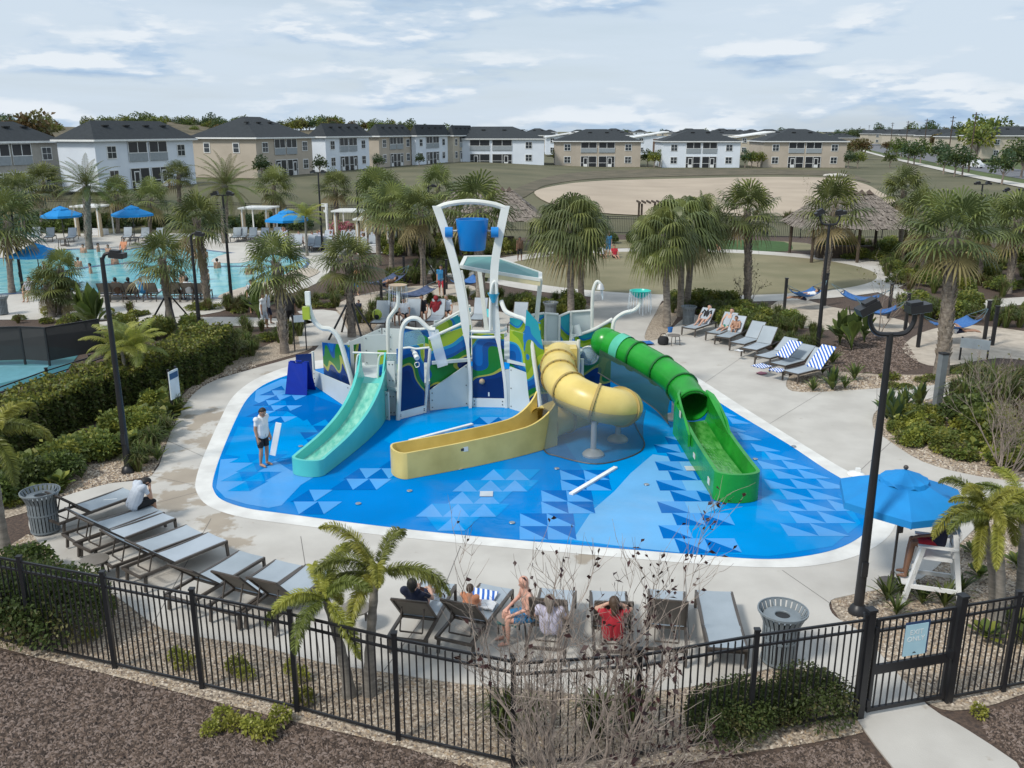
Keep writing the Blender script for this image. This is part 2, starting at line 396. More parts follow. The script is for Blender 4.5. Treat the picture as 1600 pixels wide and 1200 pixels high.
bed('gravel_bed', [(1008, 531), (1012, 510), (1030, 478), (1050, 470), (1060, 490), (1045, 515), (1030, 533)], 0.014, M_gravel)
bed('gravel_bed', [(545, 522), (575, 528), (600, 503), (640, 486), (720, 480), (700, 470), (600, 478), (520, 488)], 0.010, M_gravel)
bed('gravel_bed', [(850, 507), (880, 512), (925, 483), (905, 476), (840, 484), (800, 494)], 0.010, M_gravel)
# sand under the hammocks
bed('sand_pit', [(1205, 478), (1240, 465), (1300, 480), (1370, 492), (1420, 505), (1400, 520), (1330, 515), (1270, 515), (1220, 500)], 0.016, M_sand)
bed('sand_pit', [(1410, 545), (1440, 520), (1500, 508), (1580, 515), (1680, 535), (1640, 565), (1560, 560), (1480, 572), (1440, 568)], 0.016, M_sand)
bed('sand_pit', [(525, 478), (560, 462), (640, 448), (730, 445), (742, 458), (700, 470), (640, 476), (580, 490), (540, 492)], 0.016, M_sand)
# paths
def strip(name, pts, w, z, m):
    c = spline([G(x, y) for x, y in pts], 6); L, R = [], []
    for i, p in enumerate(c):
        d = (c[min(i + 1, len(c) - 1)] - c[max(i - 1, 0)]).normalized(); n = Vector((-d.y, d.x, 0)) * (w / 2)
        L.append(p + n); R.append(p - n)
    vs = [(*p.xy, z) for p in L] + [(*p.xy, z) for p in R]; k = len(L)
    return tag(MB().add(vs, [(i + k, i + 1 + k, i + 1, i) for i in range(k - 1)]).build(name, m), kind='structure')
# oval lawn with its ring path
c0 = G(1080, 424); a_, b_ = 17.0, 12.4
c0 = Vector((0.5 * (G(780, 428).x + G(1372, 428).x), 0.5 * (G(1080, 462).y + G(1080, 393).y), 0))
a_ = 0.5 * (G(1372, 428).x - G(780, 428).x); b_ = 0.5 * (G(1080, 393).y - G(1080, 462).y)
def ell(a, b, n=96): return [Vector((c0.x + a * cos(2 * pi * i / n), c0.y + b * sin(2 * pi * i / n), 0)) for i in range(n)]
sheet('ring_path', ell(a_ + 2.0, b_ + 2.0), 0.022, M_path)
sheet('oval_lawn', ell(a_, b_), 0.028, M_lawn)
strip('path', [(1360, 440), (1420, 466), (1500, 478), (1600, 470), (1750, 462)], 1.8, 0.018, M_path)
strip('path', [(1345, 412), (1335, 402), (1320, 398), (1290, 396)], 3.0, 0.018, M_path)
strip('path', [(800, 440), (740, 430), (700, 425), (640, 418)], 3.0, 0.018, M_path)
strip('path', [(505, 540), (488, 500), (440, 505), (340, 502), (200, 506), (60, 520), (-100, 540)], 2.0, 0.020, M_path)
bed('green_turf', [(1120, 388), (1130, 376), (1225, 378), (1228, 393)], 0.014, M_turf)
bed('dry_grass_verge', [(760, 382), (900, 376), (1120, 374), (1260, 380), (1260, 392), (1100, 386), (900, 390), (780, 400)], 0.010, M_lawn)
# main pool
PDECK = [(-250, 420), (-150, 385), (0, 366), (90, 358), (300, 352), (480, 352), (560, 366), (530, 400), (500, 440), (430, 466), (372, 478), (320, 492), (180, 500), (0, 500), (-250, 505)]
bed('pool_deck', PDECK, 0.020, M_path)
bed('pool_coping', [(-180, 440), (-60, 412), (40, 399), (100, 390), (150, 389), (190, 391), (240, 384), (300, 388), (372, 396), (470, 400), (480, 418), (420, 446), (360, 466), (250, 468), (110, 456), (0, 462), (-150, 470)], 0.040, mat('pool_tile_band', (0.05, 0.10, 0.20), 0.3))
M_water = mat('pool_water', (0.27, 0.60, 0.61), 0.10, c2=(0.10, 0.44, 0.53), scale=0.9, bump=1.0, bscale=1.6, det=5, spec=0.6)
bed('pool_water', [(-170, 441), (-60, 414), (40, 401), (100, 392), (150, 391), (190, 393), (240, 386), (300, 390), (372, 398), (466, 402), (474, 418), (418, 444), (358, 464), (250, 466), (112, 454), (0, 460), (-145, 468)], 0.048, M_water)
strip('pool_divider', [(60, 434), (108, 424), (150, 417), (210, 411)], .55, 0.058, MATS['pool_tile_band'])
strip('pool_divider', [(320, 418), (360, 417), (410, 418), (440, 420)], .5, 0.058, MATS['pool_tile_band'])
bed('pool_island', [(352, 398), (395, 396), (400, 404), (375, 412), (330, 410)], 0.060, M_path)
bed('pool_ledge', [(340, 466), (372, 452), (420, 440), (470, 420), (500, 425), (470, 440), (400, 466)], 0.054, M_sand)
# court at the left
bed('sport_court', [(-400, 660), (-200, 560), (0, 540), (130, 545), (100, 585), (0, 612), (-200, 660)], 0.016, M_court, 1)
bed('court_lane', [(-300, 605), (-100, 572), (76, 572), (70, 584), (0, 600), (-200, 628)], 0.021, M_courtl, 1)
# front mulch is the soil itself; concrete walk outside the gate is part of the deck

# sand beach and land beyond
drape('sand_beach', spline(gt([(835, 303), (852, 294), (900, 286), (960, 282), (1040, 280), (1180, 277), (1290, 278), (1345, 286), (1375, 300), (1400, 318), (1380, 330), (1250, 338), (1100, 338), (960, 335), (870, 322)]), 4, True), 0.06, M_beach)
drape('scrub_strip', spline(gt([(800, 300), (830, 285), (880, 272), (960, 266), (1100, 264), (1240, 265), (1320, 270), (1360, 285), (1340, 282), (1290, 274.5), (1180, 273), (1040, 276), (960, 278), (900, 282), (852, 290), (835, 299), (815, 310)]), 3, True), 0.035, M_scrub)
# boulevard
def ribbon(name, L, R, dz, m):
    L = spline([GT(*p) for p in L], 8); R = spline([GT(*p) for p in R], 8); k = len(L)
    vs = [(p.x, p.y, T(p.x, p.y) + dz) for p in L] + [(p.x, p.y, T(p.x, p.y) + dz) for p in R]
    return tag(MB().add(vs, [(i + k, i + 1 + k, i + 1, i) for i in range(k - 1)]).build(name, m), kind='structure')
ribbon('road_verge', [(1322, 217), (1345, 233), (1430, 255), (1520, 275), (1640, 300)], [(1345, 216), (1480, 228), (1590, 240), (1640, 246), (1760, 262)], 0.02, M_verge)
ribbon('road', [(1330, 219), (1352, 232), (1440, 250), (1530, 268), (1660, 291)], [(1338, 218), (1390, 229), (1470, 243), (1560, 260), (1700, 280)], 0.06, M_asph)
ribbon('road', [(1350, 219), (1420, 227), (1500, 236), (1580, 246), (1720, 262)], [(1353, 218), (1440, 225.5), (1520, 233), (1600, 242), (1760, 256)], 0.06, M_asph)
ribbon('sidewalk', [(1346, 236), (1370, 243), (1430, 257.5), (1520, 278), (1660, 306)], [(1350, 235), (1376, 242), (1440, 256), (1530, 275), (1680, 301)], 0.09, M_path)
# ------------------------------------------------------------------ splash pad
PAD_OUT = [(306, 752), (318, 715), (345, 655), (365, 620), (397, 595), (440, 577), (480, 567), (540, 560), (640, 552), (760, 545), (880, 541), (965, 542), (1010, 549), (1055, 570), (1105, 601), (1165, 640), (1245, 690), (1305, 727), (1350, 752), (1390, 785), (1400, 815), (1385, 843), (1345, 868), (1290, 883), (1220, 889), (1100, 884), (900, 867), (700, 849), (560, 834), (430, 818), (368, 808), (325, 792), (308, 772)]
PAD_IN = [(333, 752), (345, 713), (369, 656), (387, 624), (410, 604), (445, 589), (482, 580), (540, 572), (640, 563), (760, 556), (880, 551), (960, 552), (1000, 559), (1042, 580), (1095, 612), (1155, 650), (1230, 695), (1285, 732), (1325, 757), (1355, 787), (1363, 812), (1350, 836), (1315, 857), (1265, 870), (1200, 876), (1100, 870), (900, 854), (700, 836), (560, 820), (440, 804), (385, 796), (347, 783), (334, 768)]
pad_out = spline(gp(PAD_OUT), 4, True); pad_in = spline(gp(PAD_IN), 4, True)
coping = sheet('pad_coping', pad_out, 0.036, M_coping)
def padmat(name, c, k=0.85):
    m = mat(name, c, 0.6, c2=tuple(v * k for v in c), scale=0.45, det=7, spec=0.0); nt = m.node_tree; L = nt.links; b = nt.nodes['Principled BSDF']
    # matte coating; a thin film of water stands in the hollows and mirrors a little sky
    src = b.inputs['Base Color'].links[0].from_socket; d = nt.nodes.new('ShaderNodeBsdfDiffuse'); L.new(src, d.inputs['Color'])
    g = nt.nodes.new('ShaderNodeNewGeometry'); n = nt.nodes.new('ShaderNodeTexNoise'); n.inputs['Scale'].default_value = 0.33; n.inputs['Detail'].default_value = 4; n.inputs['Distortion'].default_value = .6
    r = nt.nodes.new('ShaderNodeMapRange'); r.inputs[1].default_value = 0.47; r.inputs[2].default_value = 0.62; r.inputs[3].default_value = 0.006; r.inputs[4].default_value = 0.14
    L.new(g.outputs['Position'], n.inputs['Vector']); L.new(n.outputs['Fac'], r.inputs[0])
    w = nt.nodes.new('ShaderNodeTexNoise'); w.inputs['Scale'].default_value = 5; w.inputs['Detail'].default_value = 3; L.new(g.outputs['Position'], w.inputs['Vector'])
    bp = nt.nodes.new('ShaderNodeBump'); bp.inputs['Strength'].default_value = .35; bp.inputs['Distance'].default_value = .02; L.new(w.outputs['Fac'], bp.inputs['Height'])
    gl = nt.nodes.new('ShaderNodeBsdfGlossy'); gl.inputs['Roughness'].default_value = .09; L.new(bp.outputs[0], gl.inputs['Normal'])
    mx = nt.nodes.new('ShaderNodeMixShader'); L.new(r.outputs[0], mx.inputs[0]); L.new(d.outputs[0], mx.inputs[1]); L.new(gl.outputs[0], mx.inputs[2]); L.new(mx.outputs[0], nt.nodes['Material Output'].inputs['Surface'])
    return m
B_mid = padmat('pad_blue', (0.0, 0.205, 0.60)); B_dark = padmat('pad_dark_blue', (0.0, 0.135, 0.47))
B_light = padmat('pad_light_blue', (0.085, 0.34, 0.74)); B_cyan = padmat('pad_bright_blue', (0.0, 0.27, 0.68)); B_pale = padmat('pad_pale_blue', (0.15, 0.42, 0.74))
pad = sheet('splash_pad', pad_in, 0.040, B_mid)
def clip(poly, cutter):                            # convex-ish small polygon kept only if inside the pad
    return all(inpoly(p[0], p[1], cutter) for p in poly)
def patch(name, px, m, z):
    pts = gp(px)
    return sheet(name, pts, z, m, parent=pad)
patch('colour_field', [(352, 712), (372, 668), (420, 672), (455, 640), (480, 668), (540, 640), (600, 655), (560, 700), (470, 715), (410, 722)], B_cyan, 0.0430)
patch('colour_field', [(345, 720), (420, 715), (455, 738), (520, 730), (470, 760), (440, 792), (420, 796), (385, 790), (352, 780), (338, 765)], B_light, 0.0433)
patch('colour_field', [(445, 622), (470, 612), (545, 640), (530, 660), (480, 662), (450, 645)], B_dark, 0.0436)
patch('colour_field', [(400, 612), (440, 594), (470, 592), (465, 612), (430, 622), (412, 636), (398, 628)], B_light, 0.0439)
patch('colour_field', [(600, 690), (640, 655), (720, 636), (830, 640), (845, 660), (760, 672), (700, 686), (620, 700)], B_cyan, 0.0430)
patch('colour_field', [(880, 690), (1000, 640), (1060, 655), (1090, 720), (1110, 780), (1150, 800), (1095, 866), (960, 856), (860, 846), (885, 800), (925, 760), (900, 720)], B_cyan, 0.0430)
patch('colour_field', [(985, 742), (1020, 712), (1075, 720), (1100, 760), (1125, 795), (1080, 815), (1062, 866), (985, 858), (895, 846), (925, 800), (960, 770)], B_pale, 0.0434)
patch('colour_field', [(1100, 800), (1190, 792), (1190, 700), (1240, 735), (1320, 780), (1345, 820), (1300, 856), (1200, 872), (1110, 866)], B_cyan, 0.0431)
patch('colour_field', [(1000, 600), (1060, 610), (1080, 640), (1040, 650), (960, 630), (950, 600)], B_cyan, 0.0431)
# printed triangles: dark on the light fields, light on the dark ones, in rows
pin = [(p.x, p.y) for p in pad_in]
def band(p0, p1, w, h, mA, mB, right=False, cells=(2, 1), zig=.5):
    a, b = G(*p0), G(*p1); n = max(1, round((b.y - a.y) / h)); dx = (b.x - a.x) / n
    for r_ in range(n):
        for c in range(cells[r_ % len(cells)]):
            x = a.x + dx * r_ + c * w - (zig * w if r_ % 2 else 0); y = a.y + r_ * h
            if right: qa, qb = [(x, y), (x + w, y), (x, y + h)], [(x, y + h), (x + w, y), (x + w, y + h)]
            else: qa, qb = [(x, y), (x + w, y), (x + w / 2, y + h)], [(x + w / 2, y + h), (x + w, y), (x + 1.5 * w, y + h)]
            for q, m in ((qa, mA), (qb, mB)):
                if m is not None and clip(q, pin): sheet('floor_triangle', q, 0.0465, m, parent=pad)
band((428, 806), (775, 650), .62, .78, B_dark, B_light, cells=(2, 1, 2)); band((640, 832), (775, 735), .66, .80, B_light, B_cyan, cells=(2, 3)); band((812, 846), (905, 735), .66, .74, B_light, B_dark, True, (2, 2), .4)
band((1062, 866), (1042, 682), .70, .72, B_dark, B_light, True, (2, 1)); band((1262, 862), (1198, 700), .72, .72, B_light, B_mid, True, (2, 3), .45); band((392, 662), (425, 606), .55, .62, B_dark, B_light, cells=(2, 1)); band((455, 700), (480, 655), .6, .66, B_cyan, B_dark, cells=(1, 2)); band((355, 770), (378, 715), .6, .7, B_cyan, B_mid, cells=(1, 2)); band((1160, 690), (1130, 640), .6, .8, B_light, None, True, (1, 1))
for (x, y) in [(560, 790), (720, 735), (870, 735), (1010, 760), (1240, 700), (1180, 720), (640, 770), (470, 700), (1130, 690), (800, 820), (960, 690), (420, 690)]:
    g = G(x, y); MB().lathe([(.075, 0), (.07, .006), (.03, .008)], (g.x, g.y, 0.0625), 14).build('floor_nozzle', mat('nozzle_grey', (.30, .34, .38), .35, metal=.4), pad)
for (x, y) in [(760, 775), (1080, 735), (520, 690)]:
    g = G(x, y); MB().box((g.x, g.y, .064), (.34, .34, .006)).build('drain_cover', mat('drain_white', (.50, .56, .62), .5), pad)
# foam pool noodles left lying on the pad
M_foam = mat('white_foam', (0.82, 0.83, 0.82), 0.7)
for a, b, lab in [((892, 776), (962, 734), 'white floor strip lying loose on the pad before the yellow tube'), ((640, 692), (738, 666), 'long white strip lying behind the yellow slide trough')]:
    a, b = G(*a), G(*b); a.z = b.z = 0.075
    o = MB(); o.bar(a, b, 0.12, 0.05); tag(o.build('floor_strip', M_foam), lab, 'strip')

# ------------------------------------------------------------------ play structure
def wavemat(name, off):
    m = bpy.data.materials.new(name); m.use_nodes = True; nt = m.node_tree; L = nt.links; b = nt.nodes['Principled BSDF']
    g = nt.nodes.new('ShaderNodeNewGeometry'); s = nt.nodes.new('ShaderNodeSeparateXYZ'); L.new(g.outputs['Position'], s.inputs[0])
    def mth(op, a, c, d=None):
        q = nt.nodes.new('ShaderNodeMath'); q.operation = op
        for i, v in enumerate((a, c) if d is None else (a, c, d)):
            if isinstance(v, (int, float)): q.inputs[i].default_value = v
            else: L.new(v, q.inputs[i])
        return q.outputs[0]
    xx = mth('ADD', mth('MULTIPLY', s.outputs[0], 1.0), mth('MULTIPLY', s.outputs[1], 0.6))
    w1 = mth('MULTIPLY', mth('SINE', mth('ADD', mth('MULTIPLY', xx, 1.3), off), 0), 0.42)
    w2 = mth('MULTIPLY', mth('SINE', mth('ADD', mth('MULTIPLY', xx, 2.6), off * 2.3), 0), 0.16)
    n = nt.nodes.new('ShaderNodeTexNoise'); n.inputs['Scale'].default_value = 1.1; n.inputs['Detail'].default_value = 0; L.new(g.outputs['Position'], n.inputs['Vector'])
    v = mth('ADD', mth('ADD', mth('MULTIPLY', s.outputs[2], 0.33), mth('MULTIPLY', mth('ADD', w1, w2), 0.42)), mth('MULTIPLY', mth('SUBTRACT', n.outputs['Fac'], 0.5), 0.75))
    r = nt.nodes.new('ShaderNodeValToRGB'); r.color_ramp.interpolation = 'CONSTANT'
    stops = [(0.0, (0.005, 0.022, 0.115)), (0.22, (0.005, 0.03, 0.16)), (0.315, (0.34, 0.36, 0.06)), (0.36, (0.012, 0.17, 0.03)), (0.50, (0.004, 0.075, 0.28)), (0.58, (0.005, 0.125, 0.42)), (0.72, (0.02, 0.28, 0.50)), (0.765, (0.33, 0.46, 0.035)), (0.86, (0.17, 0.33, 0.02)), (0.93, (0.01, 0.17, 0.50)), (0.98, (0.02, 0.33, 0.42))]
    el = r.color_ramp.elements
    while len(el) < len(stops): el.new(0.5)
    for e, (p, c) in zip(el, stops): e.position = p; e.color = (*c, 1)
    L.new(v, r.inputs[0]); L.new(r.outputs[0], b.inputs['Base Color']); b.inputs['Roughness'].default_value = 0.22
    return m
W1, W2, W3 = wavemat('wave_print', 0.4), wavemat('wave_print_b', 2.1), wavemat('wave_print_c', 4.4)
S_white = mat('structure_white', (0.78, 0.80, 0.77), 0.35, c2=(0.69, 0.72, 0.69), scale=1.2, det=6)
S_panel = mat('panel_grey_white', (0.60, 0.66, 0.655), 0.45, c2=(0.52, 0.585, 0.58), scale=0.8, det=5)
S_post = mat('post_white', (0.74, 0.755, 0.71), 0.35, c2=(0.63, 0.65, 0.61), scale=2)
S_bolt = mat('bolt_dark', (0.05, 0.055, 0.06), 0.5)
S_blue = mat('bucket_blue', (0.004, 0.22, 0.62), 0.35, c2=(0.004, 0.19, 0.55), scale=2)
S_cyanp = mat('clear_cyan', (0.05, 0.40, 0.60), 0.12, spec=0.6)
S_yel = mat('slide_yellow', (0.72, 0.565, 0.18), 0.34, c2=(0.55, 0.42, 0.115), lo=.28, hi=.6, scale=1.1, det=6)
S_yel2 = mat('slide_yellow_flange', (0.42, 0.31, 0.10), 0.5)
S_green = mat('slide_green', (0.018, 0.32, 0.03), 0.27, c2=(0.01, 0.21, 0.02), scale=1.2)
S_green2 = mat('slide_green_flange', (0.008, 0.14, 0.02), 0.35)
S_lime = mat('lime', (0.38, 0.48, 0.05), 0.35)
S_aqua = mat('slide_aqua', (0.10, 0.56, 0.50), 0.25, c2=(0.08, 0.50, 0.46), scale=1.0)
S_teal = mat('teal_bowl', (0.02, 0.48, 0.40), 0.3)
S_tan = mat('tan_bowl', (0.48, 0.36, 0.24), 0.4)
S_steel = mat('pale_steel', (0.55, 0.57, 0.57), 0.4, metal=0.2)
def netmat(name, c, a):
    m = mat(name, c, 0.7); nt = m.node_tree; L = nt.links; b = nt.nodes['Principled BSDF']
    t = nt.nodes.new('ShaderNodeBsdfTransparent'); mx = nt.nodes.new('ShaderNodeMixShader'); mx.inputs[0].default_value = a
    L.new(t.outputs[0], mx.inputs[1]); L.new(b.outputs[0], mx.inputs[2]); L.new(mx.outputs[0], nt.nodes['Material Output'].inputs['Surface'])
    return m
S_net = netmat('safety_net', (0.10, 0.14, 0.17), 0.42)
S_clear = netmat('clear_panel', (0.25, 0.45, 0.50), 0.45)
S_drip = netmat('falling_water', (0.80, 0.88, 0.95), 0.5)

PS = thing('play_structure', 'big white water play structure with wave printed panels, arched tower and tipping bucket', 'play structure', G(760, 640))
PS0 = PS.location.copy()
def part(mb, name, m, sm=False, parent=None, ang=40):
    o = mb.build(name, m, None, sm, ang)
    o.parent = parent or PS
    o.matrix_parent_inverse = Matrix.Translation(-PS0) if parent is None else Matrix.Identity(4)
    return o
def panel(a, b, zb, zt, m, name='printed_panel', th=0.045, zt2=None, zb2=None, frame=0.0, bolts=0):
    a, b = Vector(a), Vector(b); zt2 = zt if zt2 is None else zt2; zb2 = zb if zb2 is None else zb2
    mb = MB().plate([(a.x, a.y, zb), (b.x, b.y, zb2), (b.x, b.y, zt2), (a.x, a.y, zt)], th)
    o = part(mb, name, m)
    d = (b - a); L = d.length; d.normalize(); n = Vector((d.y, -d.x, 0))
    if n.y > 0: n = -n
    if bolts:
        for i in range(bolts):
            for (q, zz) in ((0.08, zb + 0.1 + (zt - zb - 0.2) * i / max(1, bolts - 1)), (L - 0.08, zb2 + 0.1 + (zt2 - zb2 - 0.2) * i / max(1, bolts - 1))):
                p = a + d * q + n * (th / 2 + 0.006); p.z = zz
                part(MB().sphere(p, 0.022, 6, 4), 'bolt', S_bolt)
    return o
def post(p, z0, z1, r=0.06, m=None, name='post'):
    return part(MB().tube([(p[0], p[1], z0), (p[0], p[1], z1)], r, 10), name, m or S_post, True)
def pipe(pts, r=0.045, name='rail', m=None, k=5):
    return part(MB().tube(spline(pts, k) if len(pts) > 2 else pts, r, 8), name, m or S_post, True)

# plan corners
A0, A1, A2 = G(492, 604), G(548, 642), G(618, 660)
C0, C1 = G(624, 657), G(664, 646)
D0, D1 = G(672, 643), G(732, 636)
E0, E1 = G(739, 637), G(788, 638)
F0, F1 = G(797, 640), G(836, 652)
zg = 0.045
# raised floors
platA = MB().poly([(*q.xy, 1.05) for q in (A1 + Vector((0.2, 0.4, 0)), C0 + Vector((0, .1, 0)), C1 + Vector((.1, .1, 0)), Vector((-2.2, 31.6, 0)), Vector((-5.6, 31.6, 0)))], 0.10)
part(platA, 'platform', S_panel)
platB = MB().poly([(*q.xy, 1.72) for q in (D0 + Vector((.1, .1, 0)), E0 + Vector((0, .1, 0)), E1 + Vector((0, .1, 0)), F1 + Vector((0, .2, 0)), Vector((2.0, 29.2, 0)), Vector((2.5, 30.8, 0)), Vector((2.2, 32.0, 0)), Vector((-2.1, 32.3, 0)), Vector((-2.9, 30.4, 0)))], 0.10)
part(platB, 'platform', S_panel)
for (x, y, z) in [(-5.2, 31.3, 1.0), (-2.5, 31.3, 1.0), (-2.0, 32.0, 1.65), (2.2, 32.0, 1.65), (0.2, 31.8, 1.65), (-2.5, 30.3, 1.65), (2.4, 29.8, 1.65)]:
    post((x, y), zg, z, 0.07)
# left bay: stepped white base, printed end wall
panel(A0, A1, zg, 0.62, S_panel, 'base_panel', zt2=0.9, bolts=3)
panel(A1, A2 + Vector((-0.2, 0.1, 0)), zg, 0.9, S_panel, 'base_panel', zt2=1.0, bolts=2)
panel(A0 + Vector((-0.06, 0.1, 0)), A0 + Vector((-0.75, 0.5, 0)), zg, 1.25, W2, zt2=1.1)
q0 = G(507, 607); q1 = G(556, 634)
panel(q0 + Vector((0, 0.14, 0)), q1 + Vector((-0.15, 0.14, 0)), 0.42, 1.72, W1, zt2=2.12, zb2=0.55)
post(A0, zg, 1.35, 0.05)
panel((-6.3, 31.9, 0), (-4.8, 32.2, 0), zg, 1.6, S_panel, 'base_panel', zt2=2.2, bolts=3)
panel((-4.75, 32.2, 0), (-3.2, 31.9, 0), zg, 2.2, S_panel, 'base_panel', bolts=3)
panel((-6.35, 31.8, 0), (-6.9, 32.3, 0), zg, 1.2, S_panel, 'base_panel')
# rails of the left bay
r0 = A1 + Vector((0.05, 0.2, 0)); 
for (px, py, Y) in [(552, 528, 29.4)]:
    pass
def PP(lst, Y): return [P(x, y, Y) for x, y in lst]
pipe(PP([(560, 640), (552, 606), (541, 565), (530, 530), (517, 515), (502, 512), (490, 500), (483, 480), (481, 462)], 29.5), 0.085, 'spray_arm')
pipe(PP([(540, 560), (546, 532)], 30.2), 0.03)
part(MB().box(P(481, 466, 29.45), (0.16, 0.16, 0.45)), 'spray_nozzle', S_white)
part(MB().box(P(479, 489, 29.40), (0.24, 0.20, 0.42)), 'spray_nozzle', S_lime)
pipe(PP([(552, 551), (558, 551), (620, 553), (628, 553)], 28.9), 0.035)
pipe(PP([(555, 605), (558, 560), (563, 553)], 28.9), 0.035)
pipe(PP([(590, 606), (592, 560), (600, 553)], 28.9), 0.035)
# net under the left rail
part(MB().plate(PP([(604, 553), (628, 553), (624, 650), (612, 640)], 28.75), 0.01), 'clear_panel', S_clear)
panel(P(592, 600, 29.6), P(606, 600, 29.6), 1.05, 2.0, W3)
panel(P(556, 600, 30.4), P(566, 600, 30.6), 1.05, 2.0, W1)
panel((-5.3, 31.2, 0), (-4.3, 31.45, 0), 1.05, 2.15, S_panel, 'side_panel', bolts=3)
# front bay with arch
panel(C0, C1, 0.30, 2.42, W1)
panel(C0 + Vector((-.03, -.03, 0)), C1 + Vector((.03, -.03, 0)), zg, 0.30, S_white, 'base_panel', bolts=2)
arch = PP([(622, 657), (624, 600), (626, 540), (629, 512), (639, 499), (652, 498), (662, 506), (671, 514), (680, 515)], C0.y - 0.05)
pipe(arch, 0.075, 'arch_pipe')
pipe(PP([(664, 646), (668, 590), (672, 545)], C1.y), 0.05)
pipe(PP([(630, 544), (640, 543), (650, 545), (660, 544), (671, 543)], C0.y - 0.1), 0.035)
panel(P(608, 650, 28.5), P(620, 655, 28.45), zg, 1.9, S_panel, 'side_panel', bolts=4)
part(MB().tube([P(648, 552, 28.2), P(652, 560, 28.0)], 0.085, 10).tube([P(644, 546, 28.3), P(649, 553, 28.2)], 0.06, 10), 'water_cannon', S_white, True)
part(MB().tube(spline([P(650, 574, 28.05), P(655, 572, 28.05), P(654, 566, 28.05), P(648, 568, 28.05), P(650, 574, 28.05)], 4), 0.012, 5), 'water_cannon_handle', S_white, True)
part(MB().plate(PP([(668, 515), (685, 515), (700, 570), (684, 575)], 28.7), 0.01), 'water_curtain', S_drip)
part(MB().plate(PP([(629, 560), (632, 520), (655, 514), (664, 528), (664, 545)], 29.1), 0.01), 'clear_panel', S_clear)
# white ramp panel and print behind it
panel(D0, D1, zg, 0.75, S_panel, 'ramp_panel', zt2=1.55, bolts=3, th=0.05)
panel(D0 + Vector((0, .18, 0)), D1 + Vector((0.1, .18, 0)), 0.5, 2.5, W2, zt2=2.85)
pipe([Vector((D0.x, D0.y + .15, 2.5)), Vector((D1.x, D1.y + .15, 3.0))], 0.05, 'hand_rail')
pipe([Vector((D0.x, D0.y + 1.9, 2.55)), Vector((D1.x, D1.y + 2.1, 3.15))], 0.045, 'hand_rail')
panel(D0 + Vector((0.1, 2.0, 0)), D1 + Vector((0, 2.2, 0)), 1.3, 2.5, W3, zt2=3.05)
# centre bay
panel(E0, E1, 0.36, 2.62, W1)
panel(E0 + Vector((-.02, -.03, 0)), E1 + Vector((.02, -.03, 0)), zg, 0.36, S_white, 'base_panel', bolts=2)
part(MB().box((D1.x + .08, D1.y - .05, 0.75), (0.16, 0.14, 1.4)), 'post', S_panel)
part(MB().box((E1.x + .10, E1.y - .03, 0.72), (0.15, 0.14, 1.34)), 'post', S_panel)
part(MB().sphere((E0.x + .32, E0.y - .05, 0.95), 0.10, 12, 8), 'porthole_ball', S_tan, True)
part(MB().box((E0.x + .55, E0.y - .04, 0.5), (0.05, 0.05, 0.14)), 'spray_handle', S_white)
# tower poles: out of the ground, waist at the ring, flaring to the arch
cz = P(765, 515, 29.5)
pl = [(735, 640), (735, 590), (728, 515), (722, 470), (712, 420), (697, 365), (682, 322)]
pr = [(791, 640), (788, 590), (776, 515), (772, 470), (773, 415), (781, 365), (790, 322)]
for L_ in (pl, pr):
    pts = spline(PP(L_, 29.35), 6)
    mb = MB()
    rows = []
    for i, p in enumerate(pts):
        w = 0.05 if p.z < 2.2 else (0.05 + (p.z - 2.2) / .7 * .085 if p.z < 2.9 else 0.135)
        rows += [p + Vector((-w, -.08, 0)), p + Vector((w, -.08, 0)), p + Vector((w, .08, 0)), p + Vector((-w, .08, 0))]
    k = len(pts)
    fs = [(i * 4 + j, i * 4 + (j + 1) % 4, (i + 1) * 4 + (j + 1) % 4, (i + 1) * 4 + j) for i in range(k - 1) for j in range(4)] + [(3, 2, 1, 0), tuple((k - 1) * 4 + j for j in range(4))]
    mb.add(rows, fs); part(mb, 'tower_pole', S_white)
pipe(PP([(682, 326), (700, 319), (735, 315), (770, 319), (790, 326)], 29.35), 0.085, 'tower_arch')
ring = MB()
cc = Vector((0.5 * (E0.x + E1.x) - 0.12, 29.7, 0))
for zz, rr in ((2.52, 0.05), (2.72, 0.05)):
    ring.tube([(cc.x + 0.72 * cos(a), cc.y - 0.45 * sin(a), zz) for a in np.linspace(-0.3, pi + 0.3, 16)], rr, 8)
part(ring, 'platform_ring', S_white, True)
# bucket
bz0, bz1 = P(740, 390, 29.5).z, P(740, 342, 29.5).z; bx = P(738, 366, 29.5).x
bk = MB().lathe([(0.40, 0), (0.42, 0.02), (0.535, bz1 - bz0), (0.50, bz1 - bz0), (0.38, 0.06)], (bx, 29.45, bz0), 24, capt=False)
bucket = part(bk, 'tipping_bucket', S_blue, True)
for s in (-1, 1):
    part(MB().tube([(bx + s * 0.5, 29.45, bz0 + .62), (bx + s * 0.92, 29.45, bz0 + .62)], 0.03, 6), 'axle', S_steel, True)
    part(MB().tube([(bx + s * 0.62, 29.18, bz0 + .60), (bx + s * 0.86, 29.18, bz0 + .60)], 0.17, 14), 'counterweight', S_blue, True, ang=30)
